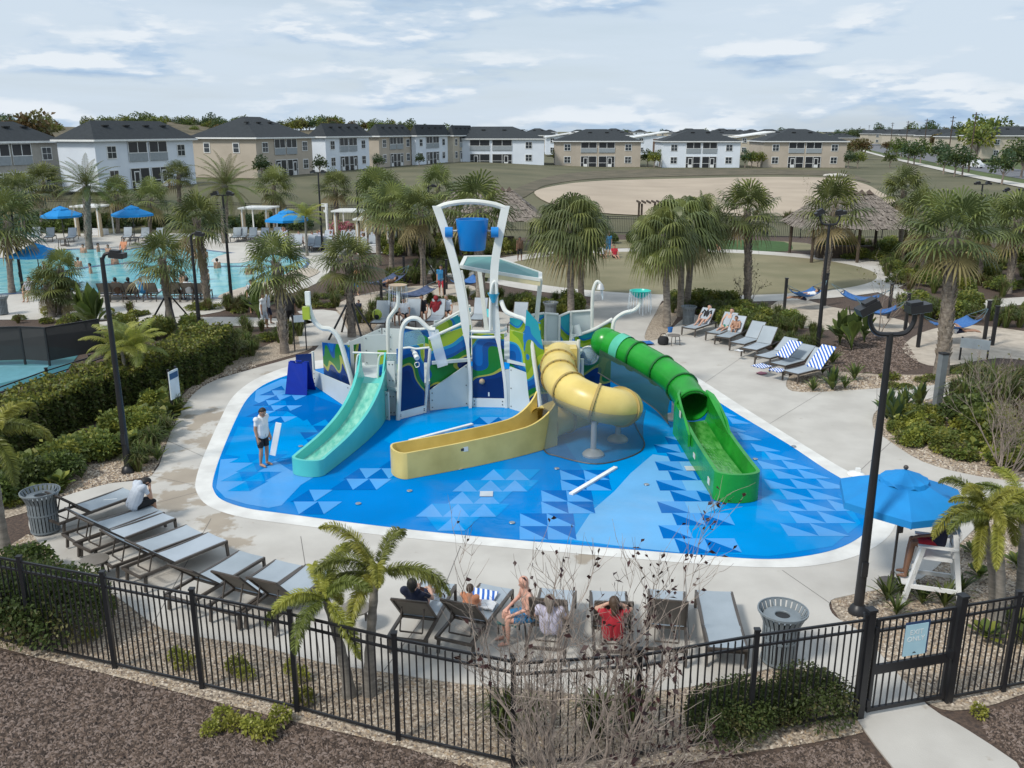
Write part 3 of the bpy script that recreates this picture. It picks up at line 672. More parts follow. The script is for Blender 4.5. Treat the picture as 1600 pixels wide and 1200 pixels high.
# canopy roof behind the tower
ra = [P(712, 397, 30.3), P(745, 397, 31.6), P(838, 425, 31.4), P(830, 428, 30.2), P(722, 412, 29.9)]
roof = MB()
rp = [Vector((-1.7, 29.9, 4.80)), Vector((-1.6, 31.1, 4.95)), Vector((-0.7, 31.2, 4.95)), Vector((0.98, 30.9, 4.42)), Vector((0.95, 29.9, 4.36)), Vector((-0.9, 29.85, 4.66))]
roof.plate(rp, 0.05); part(roof, 'canopy_roof', mat('canopy_teal', (0.10, 0.28, 0.27), 0.4))
for i in range(len(rp)):
    part(MB().bar(rp[i], rp[(i + 1) % len(rp)], 0.13, 0.10), 'canopy_edge', S_post)
part(MB().bar(rp[4] + Vector((0, 0, -.12)), rp[5] + Vector((0, 0, -.12)), 0.10, 0.16), 'canopy_beam', mat('cream', (0.70, 0.62, 0.38), 0.5))
part(MB().bar(Vector((-1.4, 31.1, 4.7)), Vector((0.2, 31.2, 4.6)), 0.10, 0.12), 'canopy_beam', MATS['cream'])
for a, b in (((-1.3, 30.3, 1.7), (-1.75, 30.3, 4.6)), ((0.75, 30.6, 1.7), (0.98, 30.6, 4.25)), ((-0.85, 31.6, 1.7), (-1.2, 31.9, 4.7))):
    part(MB().bar(a, b, 0.15), 'canopy_post', S_post)
part(MB().tube(spline(PP([(766, 515), (766, 480), (768, 450), (773, 440), (776, 450), (776, 478)], 29.2), 5), 0.05, 8), 'spray_hook', S_white, True)
part(MB().lathe([(0.05, 0), (0.20, 0.32), (0.17, 0.30)], P(771, 473, 29.15), 12, capt=False), 'spray_cup', S_cyanp, True)
# white panel right of centre
panel(F0, F1, zg, 1.52, S_panel, 'ramp_panel', zt2=1.42, bolts=3, th=0.05)
panel(F0 + Vector((0, .2, 0)), F1 + Vector((0, .2, 0)), 1.1, 2.75, W2, zt2=2.7)
panel(F0 + Vector((0, 1.5, 0)), F1 + Vector((.2, 1.5, 0)), 1.75, 2.9, W3)
# blue swoop panel and curved pipe at the yellow start
sw = [P(822, 478, 28.9), P(840, 500, 28.6), P(852, 560, 28.2), P(858, 640, 27.8), P(838, 690, 27.6), P(826, 620, 28.2), P(818, 540, 28.7)]
part(MB().plate([Vector((p.x, 28.3, p.z)) for p in sw], 0.05), 'printed_panel', W3)
pipe([P(783, 470, 29.2), P(790, 486, 29.0), P(806, 494, 28.8), P(820, 500, 28.6), P(829, 520, 28.4), P(834, 560, 28.25), P(840, 600, 28.1), P(846, 645, 28.0)], 0.075, 'arch_pipe')
# panel that holds the yellow tube
yb = [P(846, 533, 28.75), P(904, 533, 28.75)]
panel((yb[0].x, 28.75, 0), (yb[1].x, 28.75, 0), zg, yb[0].z, S_post, 'slide_panel', th=0.06)
for s in (0, 1): post((yb[s].x, 28.72), zg, yb[0].z + .05, 0.055)
part(MB().box(((yb[0].x + yb[1].x) / 2, 28.45, 1.95), (1.05, 0.6, 0.9)), 'slide_collar', S_yel)
# back and right walls
for (a, b, z0, z1, z2, m) in [((832, 505), (850, 505), 1.7, 2.75, 2.8, W1), ((852, 505), (872, 505), 1.7, 2.8, 2.75, S_panel), ((874, 505), (890, 505), 1.7, 2.7, 2.85, W3), ((892, 503), (925, 500), 1.7, 2.85, 2.9, S_panel)]:
    p, q = P(a[0], a[1], 31.9), P(b[0], b[1], 32.0); panel((p.x, 31.9, 0), (q.x, 31.95, 0), z0, z1, m, 'side_panel' if m is S_panel else 'printed_panel', zt2=z2)
    part(MB().tube([(p.x, 31.85, z1 + .02), (q.x, 31.9, z2 + .02)], 0.045, 8), 'rail', S_post, True)
    post((p.x, 31.85), z0, z1 + .05, 0.045)
R0, R1 = G(893, 616), G(944, 618)
rp0, rp1 = R0 + Vector((0, .1, 0)), R1 + Vector((0.3, 0.9, 0))
panel(rp0, rp1, zg, 2.05, W3, zt2=2.5)
post(rp0, zg, 2.2, 0.06)
pipe([Vector((rp0.x, rp0.y, 2.12)), Vector((rp0.x * .5 + rp1.x * .5, (rp0.y + rp1.y) / 2, 2.28)), Vector((rp1.x, rp1.y, 2.62))], 0.06, 'arch_pipe')
panel((yb[1].x + .05, 28.8, 0), rp0 + Vector((0, 0, 0)), 0.3, 2.0, W1, zt2=2.05)
panel(rp1, (3.3, 31.9, 0), zg, 2.5, S_panel, 'side_panel')
mid = (rp0 + rp1) / 2
part(MB().tube([mid + Vector((0, 0, 1.45)), mid + Vector((-.15, -.35, 1.4))], 0.32, 18, cap=True).sphere(mid + Vector((-.2, -.42, 1.4)), 0.31, 14, 8), 'bubble_window', netmat('clear_bubble', (0.5, 0.68, 0.72), 0.35), True)
part(MB().tube([mid + Vector((-.13 + .33 * cos(a), -.30 - .1 * cos(a), 1.42 + .33 * sin(a))) for a in np.linspace(0, 2 * pi, 20)], 0.03, 6), 'bubble_ring', S_white, True)
part(MB().tube([P(905, 525, 31.3), P(900, 508, 31.4)], 0.13, 10), 'water_cannon', S_white, True)
part(MB().tube([(2.05, 31.2, 1.7), (2.15, 31.3, 2.5)], 0.04, 6), 'water_cannon_stand', S_post, True)
# sprayers on the right wall
pipe(PP([(925, 560), (925, 500), (926, 460), (930, 444), (934, 440), (938, 444)], 31.6), 0.06, 'spray_arm')
part(MB().lathe([(0.15, 0), (0.09, 0.18), (0.04, .22)], P(938, 452, 31.6), 12), 'spray_nozzle', S_steel, True)
part(MB().tube([P(940, 453, 31.6), P(942, 468, 31.6)], [0.06, 0.02], 6), 'water_jet', S_drip, True)
pipe(PP([(957, 520), (958, 508), (962, 498), (975, 489), (990, 485), (1000, 476), (1001, 466)], 31.3), 0.07, 'spray_arm')
bw = P(1000, 466, 31.3)
part(MB().lathe([(0.06, 0), (0.18, 0.04), (0.30, 0.14), (0.38, 0.28), (0.34, 0.28), (0.27, 0.16), (0.05, 0.08)], bw, 20, capt=True), 'spray_bowl', S_teal, True)
for i in range(22):
    a = 2 * pi * i / 22; part(MB().tube([bw + Vector((.37 * cos(a), .37 * sin(a), .25)), bw + Vector((.42 * cos(a), .42 * sin(a), -.35 - .2 * random.random()))], [0.010, 0.006], 4), 'water_jet', S_drip)
# tan bowl at the left
pipe(PP([(607, 553), (606, 520), (607, 500), (613, 490), (620, 480), (622, 470), (622, 455)], 29.9), 0.07, 'spray_arm')
bw2 = P(622, 455, 29.9)
part(MB().lathe([(0.06, 0), (0.18, 0.03), (0.27, 0.12), (0.31, 0.22), (0.28, 0.22), (0.05, 0.10)], bw2, 20), 'spray_bowl', S_tan, True)
for i in range(12):
    a = 2 * pi * i / 12; part(MB().tube([bw2 + Vector((.3 * cos(a), .3 * sin(a), .2)), bw2 + Vector((.34 * cos(a), .34 * sin(a), -.45))], [0.008, 0.005], 4), 'water_jet', S_drip)
# printed wall and rails at the back left
panel((-4.0, 31.9, 0), (-2.9, 31.6, 0), 1.05, 2.3, W2)
panel((-2.8, 31.6, 0), (-2.0, 32.2, 0), 1.3, 2.6, S_panel, 'side_panel')
pipe([(-4.0, 31.8, 2.35), (-3.4, 31.6, 2.3), (-2.9, 31.5, 2.4), (-2.1, 31.6, 2.75), (-1.4, 31.0, 3.0)], 0.045)
# ------------------------------------------------------------------ aqua slide
def trough(name, path, w, hw, mats, floor_t=0.05, skirt=None, rim=0.07, flare=0.0, nose=True):
    path = spline([Vector(p) for p in path], 6); n = len(path); V = []
    for i, p in enumerate(path):
        d = path[min(i + 1, n - 1)] - path[max(i - 1, 0)]; d.z = 0; d.normalize(); s = Vector((d.y, -d.x, 0))
        h = (hw[0] + (hw[1] - hw[0]) * i / (n - 1)) + (flare * max(0, 1 - i / (n * .30)) ** 2); hwid = w / 2
        cs = [(-hwid - rim, None), (-hwid - rim, h), (-hwid, h), (-hwid * 0.97, h * .5), (-hwid * .82, 0.06), (0, 0), (hwid * .82, 0.06), (hwid * .97, h * .5), (hwid, h), (hwid + rim, h), (hwid + rim, None)]
        for a, z in cs:
            q = p + s * a; q.z = (p.z + z) if z is not None else (skirt if skirt is not None else p.z - 0.12); V.append(q)
    k = 11; mb = MB()
    fs = [(i * k + j, i * k + j + 1, (i + 1) * k + j + 1, (i + 1) * k + j) for i in range(n - 1) for j in range(k - 1)]
    mb.add(V, fs)
    if nose:
        c = path[-1]; d = path[-1] - path[-3]; d.z = 0; d.normalize(); s = Vector((d.y, -d.x, 0)); h = hw[1]
        m_ = 10; W0 = w / 2 + rim; rows = []
        for a in np.linspace(-pi / 2, pi / 2, m_):
            o_ = c + s * (W0 * sin(a)) + d * (W0 * 0.55 * cos(a)); i_ = c + s * ((W0 - rim) * sin(a)) + d * ((W0 * .55 - rim) * cos(a))
            rows += [Vector((o_.x, o_.y, skirt if skirt is not None else c.z - .12)), Vector((o_.x, o_.y, c.z + h)), Vector((i_.x, i_.y, c.z + h)), Vector((i_.x * .9 + c.x * .1, i_.y * .9 + c.y * .1, c.z + 0.02))]
        fs = [(i * 4 + j, i * 4 + j + 1, (i + 1) * 4 + j + 1, (i + 1) * 4 + j) for i in range(m_ - 1) for j in range(3)]
        fs.append(tuple(i * 4 + 3 for i in range(m_)))
        mb.add(rows, fs)
    return mb
AS = thing('water_slide', 'open aqua water slide with rounded nose running off the left bay', 'slide')
mb = trough('aq', [(-4.62, 28.95, 1.2), (-4.62, 28.4, 1.1), (-4.66, 27.4, 0.80), (-4.85, 26.2, 0.48), (-5.18, 24.8, 0.29), (-5.62, 23.2, 0.22)], 0.78, (0.62, 0.30), None, skirt=0.05, rim=0.09)
mb.build('chute', S_aqua, AS, True, 35)
flow = MB(); fp = spline([(-4.62, 28.4, 1.175), (-4.66, 27.4, 0.875), (-4.85, 26.2, 0.555), (-5.18, 24.8, 0.365), (-5.64, 23.15, 0.30)], 8); V = []
for i, p in enumerate(fp):
    d = fp[min(i + 1, len(fp) - 1)] - fp[max(i - 1, 0)]; d.z = 0; d.normalize(); s = Vector((d.y, -d.x, 0))
    V += [p - s * .33, p + s * .33]
flow.add(V, [(2 * i, 2 * i + 1, 2 * i + 3, 2 * i + 2) for i in range(len(fp) - 1)])
def flowmat(name, c, c2):
    m = mat(name, c, 0.08, c2=c2, scale=3.0, bump=0.8, bscale=8, det=6, stretch=(2.0, 0.7, 1)); return m
flow.build('running_water', flowmat('aqua_water', (0.30, 0.66, 0.52), (0.10, 0.44, 0.34)), AS)
MB().plate([(-5.03, 28.9, 1.3), (-5.03, 28.2, 1.2), (-5.03, 28.2, 1.6), (-5.03, 28.9, 2.1)], 0.05).build('entry_wing', S_aqua, AS)
MB().plate([(-4.21, 28.9, 1.3), (-4.21, 28.2, 1.2), (-4.21, 28.2, 1.6), (-4.21, 28.9, 2.1)], 0.05).build('entry_wing', S_aqua, AS)
# ------------------------------------------------------------------ tubes
def tubeslide(root, path, r, m, mf, step, seam=True):
    pts = spline([Vector(p) for p in path], 10); L = [0]
    for i in range(1, len(pts)): L.append(L[-1] + (pts[i] - pts[i - 1]).length)
    segs = max(2, round(L[-1] / step)); cuts = [L[-1] * i / segs for i in range(segs + 1)]
    def at(t):
        for i in range(1, len(L)):
            if L[i] >= t - 1e-9:
                f = (t - L[i - 1]) / max(1e-9, L[i] - L[i - 1]); return pts[i - 1].lerp(pts[i], f), (pts[i] - pts[i - 1]).normalized()
        return pts[-1], (pts[-1] - pts[-2]).normalized()
    for i in range(segs):
        seg = [at(cuts[i] + (cuts[i + 1] - cuts[i]) * q / 8)[0] for q in range(9)]
        MB().tube(seg, r, 28, cap=False).tube(seg, r - 0.03, 28, cap=False).build('tube_section', m, root, True, 50)
    for i in range(segs + 1):
        p, d = at(cuts[i])
        MB().tube([p - d * 0.035, p + d * 0.035], r + 0.055, 28).build('flange', mf, root, True, 40) if 0 < i < segs else None
        if 0 < i < segs:
            x = d.cross(Vector((0, 0, 1))).normalized(); y = x.cross(d)
            for q in range(16):
                a = 2 * pi * q / 16; c = p + (x * cos(a) + y * sin(a)) * (r + 0.035) + d * 0.045
                if y.dot((x * cos(a) + y * sin(a))) > -0.5 or True: MB().sphere(c, 0.016, 5, 3).build('bolt', S_bolt, root)
YS = thing('water_slide', 'yellow enclosed spiral tube slide emptying into a long open yellow trough', 'slide')
ypath = [(1.55, 28.5, 2.0), (1.48, 27.6, 1.98), (1.46, 26.6, 1.9), (1.68, 25.6, 1.78), (2.3, 24.95, 1.6), (3.0, 25.0, 1.42), (3.38, 25.6, 1.22), (3.2, 26.35, 1.05), (2.6, 26.75, 0.90), (1.9, 26.6, 0.76), (1.3, 26.2, 0.66), (0.95, 25.75, 0.62)]
tubeslide(YS, ypath, 0.54, S_yel, S_yel2, 1.05)
mb = trough('yt', [(1.05, 25.85, 0.22), (0.3, 25.2, 0.2), (-0.7, 24.5, 0.17), (-1.9, 23.8, 0.15), (-3.05, 23.2, 0.14)], 0.84, (0.70, 0.66), None, skirt=0.05, rim=0.06, flare=.62)
mb.build('chute', S_yel, YS, True, 35)
MB().add([(-2.9, 23.55, .20), (0.9, 25.95, .28), (1.2, 25.55, .28), (-2.7, 23.05, .20)], [(0, 3, 2, 1)]).build('running_water', flowmat('yellow_water', (0.62, 0.48, 0.18), (0.48, 0.36, 0.10)), YS)
M_dec = mat('warning_decal', (0.75, 0.74, 0.66), 0.4); M_decb = mat('decal_black', (0.03, 0.03, 0.03), 0.4)
def decal(p, d, w, h, root):
    d = Vector(d).normalized(); u = Vector((0, 0, 1))
    nrm = d.cross(u).normalized()
    if nrm.y > 0: nrm = -nrm
    p = Vector(p) + nrm * 0.006
    MB().add([p - d * w / 2 - u * h / 2, p + d * w / 2 - u * h / 2, p + d * w / 2 + u * h / 2, p - d * w / 2 + u * h / 2], [(0, 1, 2, 3)]).build('warning_decal', M_dec, root)
    p2 = p + nrm * 0.004 + d * 0.06
    MB().add([p2 - d * w * .3 - u * h * .28, p2 + d * w * .3 - u * h * .28, p2 + d * w * .3 + u * h * .28, p2 - d * w * .3 + u * h * .28], [(0, 1, 2, 3)]).build('warning_symbol', M_decb, root)
def side_at(p, d, off): d = Vector((d[0], d[1], 0)).normalized(); s = Vector((d.y, -d.x, 0)); s = s if s.y < 0 else -s; return Vector(p) + s * off
decal(side_at((-1.6, 23.97, 0.62), (-1, -.5, 0), 0.475), (-1, -.5, 0), 0.36, 0.14, YS)
decal(side_at((-2.2, 23.655, 0.30), (-1, -.45, 0), 0.475), (-1, -.45, 0), 0.36, 0.10, YS)
decal(side_at((-2.4, 23.55, 0.44), (-1, -.45, 0), 0.475), (-1, -.45, 0), 0.3, 0.10, YS)
def leg(root, x, y, z): 
    MB().tube([(x, y, 0.05), (x, y, z)], 0.085, 12).build('support_leg', S_steel, root, True)
    MB().lathe([(0.32, 0), (0.32, 0.05), (0.24, 0.13), (0.12, 0.17), (0.085, 0.2)], (x, y, 0.045), 18).build('leg_foot', S_steel, root, True)
g = G(928, 718); leg(YS, g.x, g.y + .25, 1.1); g = G(965, 690); leg(YS, g.x, g.y, 0.6)
GS = thing('water_slide', 'green tube slide opening into a wide open green trough', 'slide')
gpath = [(3.45, 30.7, 1.95), (4.0, 30.1, 1.82), (4.7, 29.2, 1.6), (5.3, 28.2, 1.36), (5.55, 27.3, 1.12), (5.62, 26.5, 0.95)]
tubeslide(GS, gpath, 0.50, S_green, S_green2, 1.35)
MB().sphere((3.3, 30.85, 1.98), 0.53, 18, 12).build('start_dome', S_green, GS, True)
MB().tube([(3.72, 30.42, 1.9), (3.95, 30.16, 1.83)], 0.535, 24, cap=False).build('clear_band', mat('pale_green', (0.10, 0.52, 0.36), 0.2), GS, True)
mb = trough('gt', [(5.62, 26.6, 0.42), (5.66, 25.6, 0.34), (5.68, 24.2, 0.26), (5.72, 22.8, 0.22), (5.76, 21.45, 0.22)], 0.98, (0.66, 0.60), None, skirt=0.05, rim=0.10)
mb.build('chute', S_green, GS, True, 35)
def wing(s):
    x = 5.62 + s * 0.53
    V = [(x, 26.7, 0.5), (x + s * .04, 25.6, 0.5), (x + s * .05, 24.1, 0.5), (x + s * .05, 24.1, 0.86), (x + s * .07, 24.7, 1.12), (x + s * .05, 25.6, 1.32), (x, 26.3, 1.42), (x - s * .12, 26.65, 1.45)]
    MB().plate(V, 0.07).build('mouth_wing', S_green, GS)
wing(-1); wing(1)
MB().tube([Vector((5.62 + 0.56 * cos(a), 26.45, 0.95 + 0.56 * sin(a))) for a in np.linspace(-0.3, pi + .3, 20)], 0.05, 8).build('mouth_rim', S_green, GS, True)
MB().add([(5.24, 26.3, .53), (6.0, 26.3, .53), (6.06, 24.2, .40), (6.16, 21.4, .40), (5.36, 21.4, .40), (5.28, 24.2, .40)], [(0, 1, 2, 5), (5, 2, 3, 4)]).build('running_water', flowmat('green_water', (0.10, 0.36, 0.08), (0.02, 0.20, 0.02)), GS)
MB().box((5.15, 21.9, 0.35), (0.01, 0.22, 0.18)).build('warning_decal', M_dec, GS)
MB().box((5.10, 23.6, 0.42), (0.01, 0.24, 0.14)).build('warning_decal', M_dec, GS)
MB().box((5.04, 25.6, 1.0), (0.01, 0.2, 0.2)).build('warning_decal', M_dec, GS)
g = G(1057, 656); leg(GS, g.x - .1, g.y, 1.0)
# keep-out netting hung from the tubes to the floor
S_net2 = netmat('green_net', (0.012, 0.055, 0.03), .8)
def net(name, top, bot, lab, m=None):
    a = spline([Vector(p) for p in top], 6); b = spline([Vector(p) for p in bot], 6); k = min(len(a), len(b)); a, b = a[:k], b[:k]
    V = []; rows = 5
    for i in range(k):
        for j in range(rows):
            t = j / (rows - 1); p = a[i].lerp(b[i], t); cpt = (a[i].xy - Vector((2.4, 26.2))).normalized() * (-0.06 * sin(pi * t)); p = p + Vector((cpt.x, cpt.y, 0)); V.append(p)
    o = thing(name, lab, 'net')
    MB().add(V, [(i * rows + j, (i + 1) * rows + j, (i + 1) * rows + j + 1, i * rows + j + 1) for i in range(k - 1) for j in range(rows - 1)]).build('mesh_sheet', m or S_net, o, True)
    MB().tube([Vector((p.x, p.y, max(0.06, p.z))) for p in b], 0.022, 5).build('hem', S_bolt, o)
    return o
net('safety_net', [(.86, 27.4, 1.92), (.84, 26.4, 1.85), (1.15, 25.2, 1.70), (2.1, 24.32, 1.55), (3.15, 24.36, 1.36), (3.96, 25.4, 1.16), (3.9, 26.3, 1.02), (3.4, 27.0, 0.92)],
    [(0.9, 27.0, .05), tuple(G(850, 706)), tuple(G(872, 716)), tuple(G(932, 728)), tuple(G(988, 715)), tuple(G(1007, 698)), tuple(G(995, 672)), tuple(G(988, 655))], 'dark safety net hung round the foot of the yellow spiral tube')
net('safety_net', [(3.05, 30.35, 1.85), (3.60, 29.65, 1.68), (4.25, 28.8, 1.46), (4.78, 27.95, 1.22), (5.02, 27.2, 1.0)],
    [(3.0, 30.2, 1.05), (3.55, 29.5, .85), (4.2, 28.7, .62), (4.72, 27.85, .40), (4.98, 27.1, .2)], 'dark green safety net hung along the side of the green tube slide', S_net2)
# the blue A-frame board by the left bay
AB = thing('a_frame_board', 'blue folding A-frame board standing on the splash pad', 'sign board', G(470, 614))
M_ab = mat('board_blue', (0.001, 0.025, 0.30), 0.5, spec=.2)
for s in (-1, 1):
    V = [(-0.42, s * .38, 0.04), (0.42, s * .38, 0.04), (0.36, s * .05, 1.18), (0.18, s * .045, 1.18), (0.16, s * .05, 1.12), (-.16, s * .05, 1.12), (-.18, s * .045, 1.18), (-.36, s * .05, 1.18)]
    MB().plate(V, 0.04).build('leaf', M_ab, AB)
MB().box((0, 0, 1.2), (0.24, 0.06, 0.05)).build('carry_handle', M_ab, AB)
AB.rotation_euler[2] = radians(-12)
# ------------------------------------------------------------------ loungers
M_frame = mat('lounger_frame', (0.085, 0.072, 0.062), 0.45, c2=(0.065, 0.055, 0.048), scale=4)
M_sling = mat('lounger_sling', (0.37, 0.425, 0.475), 0.55, c2=(0.30, 0.35, 0.395), scale=1.2, obj_var=0.10, bump=0.35, bscale=55, stretch=(1, 1, 1))  # upper faces: the sky's reflection is put into this blue-grey
M_slingb = mat('sling_shade_taupe', (0.205, 0.185, 0.165), 0.65, c2=(0.165, 0.15, 0.13), scale=2, obj_var=0.08)  # shade on sling backs and undersides put into the colour; table tops share it
def make_lounger(ang, col_back):
    o = thing('sun_lounger', 'sun lounger', 'sun lounger')
    W, zs = 0.32, 0.36
    for s in (-1, 1):
        MB().bar((s * W, -0.02, zs), (s * W, 1.95, zs), 0.05, 0.055).build('side_rail', M_frame, o)
        MB().bar((s * W, 1.92, zs), (s * W, 1.94, 0.03), 0.05, 0.05).build('leg', M_frame, o)
        MB().bar((s * W, 0.10, zs), (s * W, 0.06, 0.03), 0.05, 0.05).build('leg', M_frame, o)
    for y in (0.0, 0.72, 1.93): MB().bar((-W, y, zs - 0.01), (W, y, zs - 0.01), 0.045, 0.045).build('cross_bar', M_frame, o)
    V = []; n = 9
    for i in range(n):
        t = i / (n - 1); y = 0.70 + 1.24 * t; z = zs + 0.03 - 0.018 * sin(pi * t)
        V += [(-W + .012, y, z), (0, y, z - .008), (W - .012, y, z)]
    mb = MB().add(V, [(3 * i + j, 3 * i + j + 1, 3 * i + j + 4, 3 * i + j + 3) for i in range(n - 1) for j in range(2)])
    mb.add([Vector(v) - Vector((0, 0, .008)) for v in V], [(3 * i + j + 3, 3 * i + j + 4, 3 * i + j + 1, 3 * i + j) for i in range(n - 1) for j in range(2)], 1)
    mb.build('seat_sling', [M_sling, M_slingb], o, True)
    # backrest hinged at y=0.72
    b = obj('backrest', MB().bar((-W + .01, 0.72, zs + .02), (-W + .01, 0.72 - .80 * cos(ang), zs + .02 + .80 * sin(ang)), 0.035, 0.035).bar((W - .01, 0.72, zs + .02), (W - .01, 0.72 - .80 * cos(ang), zs + .02 + .80 * sin(ang)), 0.035, 0.035).bar((-W, 0.72 - .80 * cos(ang), zs + .02 + .80 * sin(ang)), (W, 0.72 - .80 * cos(ang), zs + .02 + .80 * sin(ang)), 0.035, 0.035).mesh('backrest', M_frame), o)
    V = []
    for i in range(6):
        t = i / 5; r = .80 * t; cv = 0.02 * sin(pi * t)
        y = 0.72 - r * cos(ang) + cv * sin(ang); z = zs + .035 + r * sin(ang) - cv * cos(ang)
        V += [(-W + .02, y, z), (W - .02, y, z)]
    off = Vector((0, sin(ang), cos(ang))) * 0.01
    mb = MB().add([Vector(v) + off for v in V], [(2 * i + 2, 2 * i + 3, 2 * i + 1, 2 * i) for i in range(5)]).add(V, [(2 * i, 2 * i + 1, 2 * i + 3, 2 * i + 2) for i in range(5)], 1)
    mb.build('back_sling', [M_sling, col_back], b, True)
    if ang > 0.2:
        MB().bar((-.2, 0.72 - .5 * cos(ang), zs + .5 * sin(ang)), (-.2, 0.25, zs - .02), 0.022).bar((.2, 0.72 - .5 * cos(ang), zs + .5 * sin(ang)), (.2, 0.25, zs - .02), 0.022).bar((-.2, 0.25, zs - .02), (.2, 0.25, zs - .02), 0.022).build('back_strut', M_frame, o)
    return o
LK = {a: Kit(make_lounger(radians(a), M_slingb)) for a in (4, 32, 42, 48, 60)}
def lounger(kind, head, foot, label, group=None, z=0.03):
    a, b = G(*head), G(*foot); d = (b - a); d.z = 0; d.normalize()
    mid = (a + b) / 2; p = mid - d * 0.97
    return LK[kind].put((p.x, p.y, z), atan2(d.y, d.x) - pi / 2, label, group, 1.07)
GL = 'loungers in the row along the corner of the deck'
left_row = [((75, 842), (208, 792), 42, 'grey sling lounger beside the slatted bin, tongs lying on it'), ((100, 872), (250, 820), 42, 'grey sling lounger on which the man in the pale shirt sits'), ((118, 888), (268, 829), 42, 'grey sling lounger just in front of the seated man'),
            ((170, 905), (296, 858), 42, 'grey sling lounger whose raised back stands over the small round table'), ((205, 925), (338, 868), 42, 'grey sling lounger second past the small round table'), ((270, 972), (398, 893), 42, 'grey sling lounger in the middle of the corner row'),
            ((343, 988), (452, 910), 48, 'grey sling lounger with upright back near the foxtail palm'), ((400, 998), (500, 918), 48, 'grey sling lounger with upright back behind the foxtail palm')]
for h, f, k, lab in left_row: lounger(k, h, f, lab, GL)
GM = 'loungers in the row facing the splash pad by the fence'
for h, f, k, lab in [((628, 1045), (690, 935), 48, 'grey lounger in which the dark haired person lies'), ((712, 1030), (770, 955), 48, 'grey lounger where the child in orange sits'), ((852, 1042), (870, 960), 60, 'grey lounger of the person in the flowered top'), ((958, 1048), (950, 962), 60, 'grey lounger of the person in the red top'),
                     ((1040, 1052), (1040, 955), 60, 'empty grey lounger with its back up next to the red top'), ((1135, 1052), (1114, 958), 4, 'grey lounger laid flat beside the slatted bin at the fence')]:
    lounger(k, h, f, lab, GM)
GR = 'loungers in the row along the right side of the pad'
for f, h, k, lab in [((1060, 532), (1125, 510), 48, 'grey lounger of the woman in the dark top'), ((1097, 542), (1160, 516), 48, 'grey lounger of the man in green shorts'), ((1112, 549), (1172, 521), 48, 'grey lounger of the boy hugging his knees'), ((1133, 558), (1205, 532), 48, 'empty grey lounger next to the boy'), ((1152, 568), (1222, 540), 48, 'empty grey lounger with a small white cloth on its foot'),
                     ((1176, 578), (1250, 556), 32, 'grey lounger with a blue striped towel on its back and foot'), ((1199, 590), (1278, 568), 32, 'grey lounger between two towel covered ones'), ((1222, 602), (1300, 582), 48, 'grey lounger with a bold blue striped towel, last before the gravel')]:
    lounger(k, h, f, lab, GR)
GP = 'loungers along the edge of the big pool'
for i, x in enumerate([160, 180, 200, 232, 268, 290, 308]):
    lounger(48, (x, 476 - 1.0 * (i % 2)), (x + 16, 462), 'brown lounger facing the big pool, backed by the planted path', GP, 0.02)
for i, x in enumerate([62, 84, 118, 205, 232, 255, 385, 400, 418, 438, 375]):
    lounger(48, (x, 372 + (i % 3)), (x - 10, 380), 'grey lounger across the big pool near the parasols', 'loungers on the far side of the big pool', 0.02)
GB = 'loungers behind the play structure'
for x, y, lab in [(604, 505, 'pale lounger beside the lime green bag'), (652, 502, 'white backed lounger behind the play structure'), (690, 502, 'pale lounger behind the person in the red hoodie'), (756, 500, 'pale lounger with a turquoise towel behind the canopy post'), (818, 508, 'pale lounger beside the slatted bin by the palms')]:
    lounger(60, (x, y - 2), (x - 14, y + 14), lab, GB)
# towels
def stripes(name, c1, c2, k, ang=0.0):
    m = bpy.data.materials.new(name); m.use_nodes = True; nt = m.node_tree; L = nt.links; b = nt.nodes['Principled BSDF']; b.inputs['Roughness'].default_value = 0.95
    t = nt.nodes.new('ShaderNodeTexCoord'); mp = nt.nodes.new('ShaderNodeMapping'); mp.inputs['Rotation'].default_value = (0, 0, ang); L.new(t.outputs['Object'], mp.inputs[0])
    w = nt.nodes.new('ShaderNodeTexWave'); w.inputs['Scale'].default_value = k; w.inputs['Distortion'].default_value = 0.6; L.new(mp.outputs[0], w.inputs['Vector'])
    r = nt.nodes.new('ShaderNodeValToRGB'); r.color_ramp.interpolation = 'CONSTANT'; r.color_ramp.elements[1].position = 0.5
    r.color_ramp.elements[0].color = (*c1, 1); r.color_ramp.elements[1].color = (*c2, 1); L.new(w.outputs['Fac'], r.inputs[0]); L.new(r.outputs[0], b.inputs['Base Color']); return m
TW = stripes('towel_stripes', (0.03, 0.13, 0.48), (0.75, 0.77, 0.80), 3.2)
T_white = mat('towel_white', (0.76, 0.77, 0.78), 0.95, bump=0.5, bscale=20); T_teal = mat('towel_teal', (0.10, 0.48, 0.52), 0.95); T_blue = mat('towel_blue', (0.03, 0.16, 0.45), 0.95)
def towel(p, d, w, l, m, lab, up=0.0, seed=1, group=None):
    r = random.Random(seed); n = 7; V = []; d = Vector(d).normalized(); s = Vector((d.y, -d.x, 0))
    for i in range(n):
        for j in range(5):
            t = i / (n - 1); q = Vector(p) + d * (l * (t - .5)) + s * (w * (j / 4 - .5)) + Vector((0, 0, up * l * t + r.uniform(0, .025))); V.append(q)
    c = Vector(p); mb = MB().add([v - c for v in V], [(i * 5 + j, i * 5 + j + 1, i * 5 + j + 6, i * 5 + j + 5) for i in range(n - 1) for j in range(4)])
    mb.add([v - c - Vector((0, 0, .02)) for v in V], [(i * 5 + j + 5, i * 5 + j + 6, i * 5 + j + 1, i * 5 + j) for i in range(n - 1) for j in range(4)])
    o = mb.build('towel', m, None, True, 70); o.location = c; return tag(o, lab, 'towel', group)
def onl(px, py, z): return G(px, py, z)
rd = (G(1300, 582) - G(1222, 602)); rd.z = 0
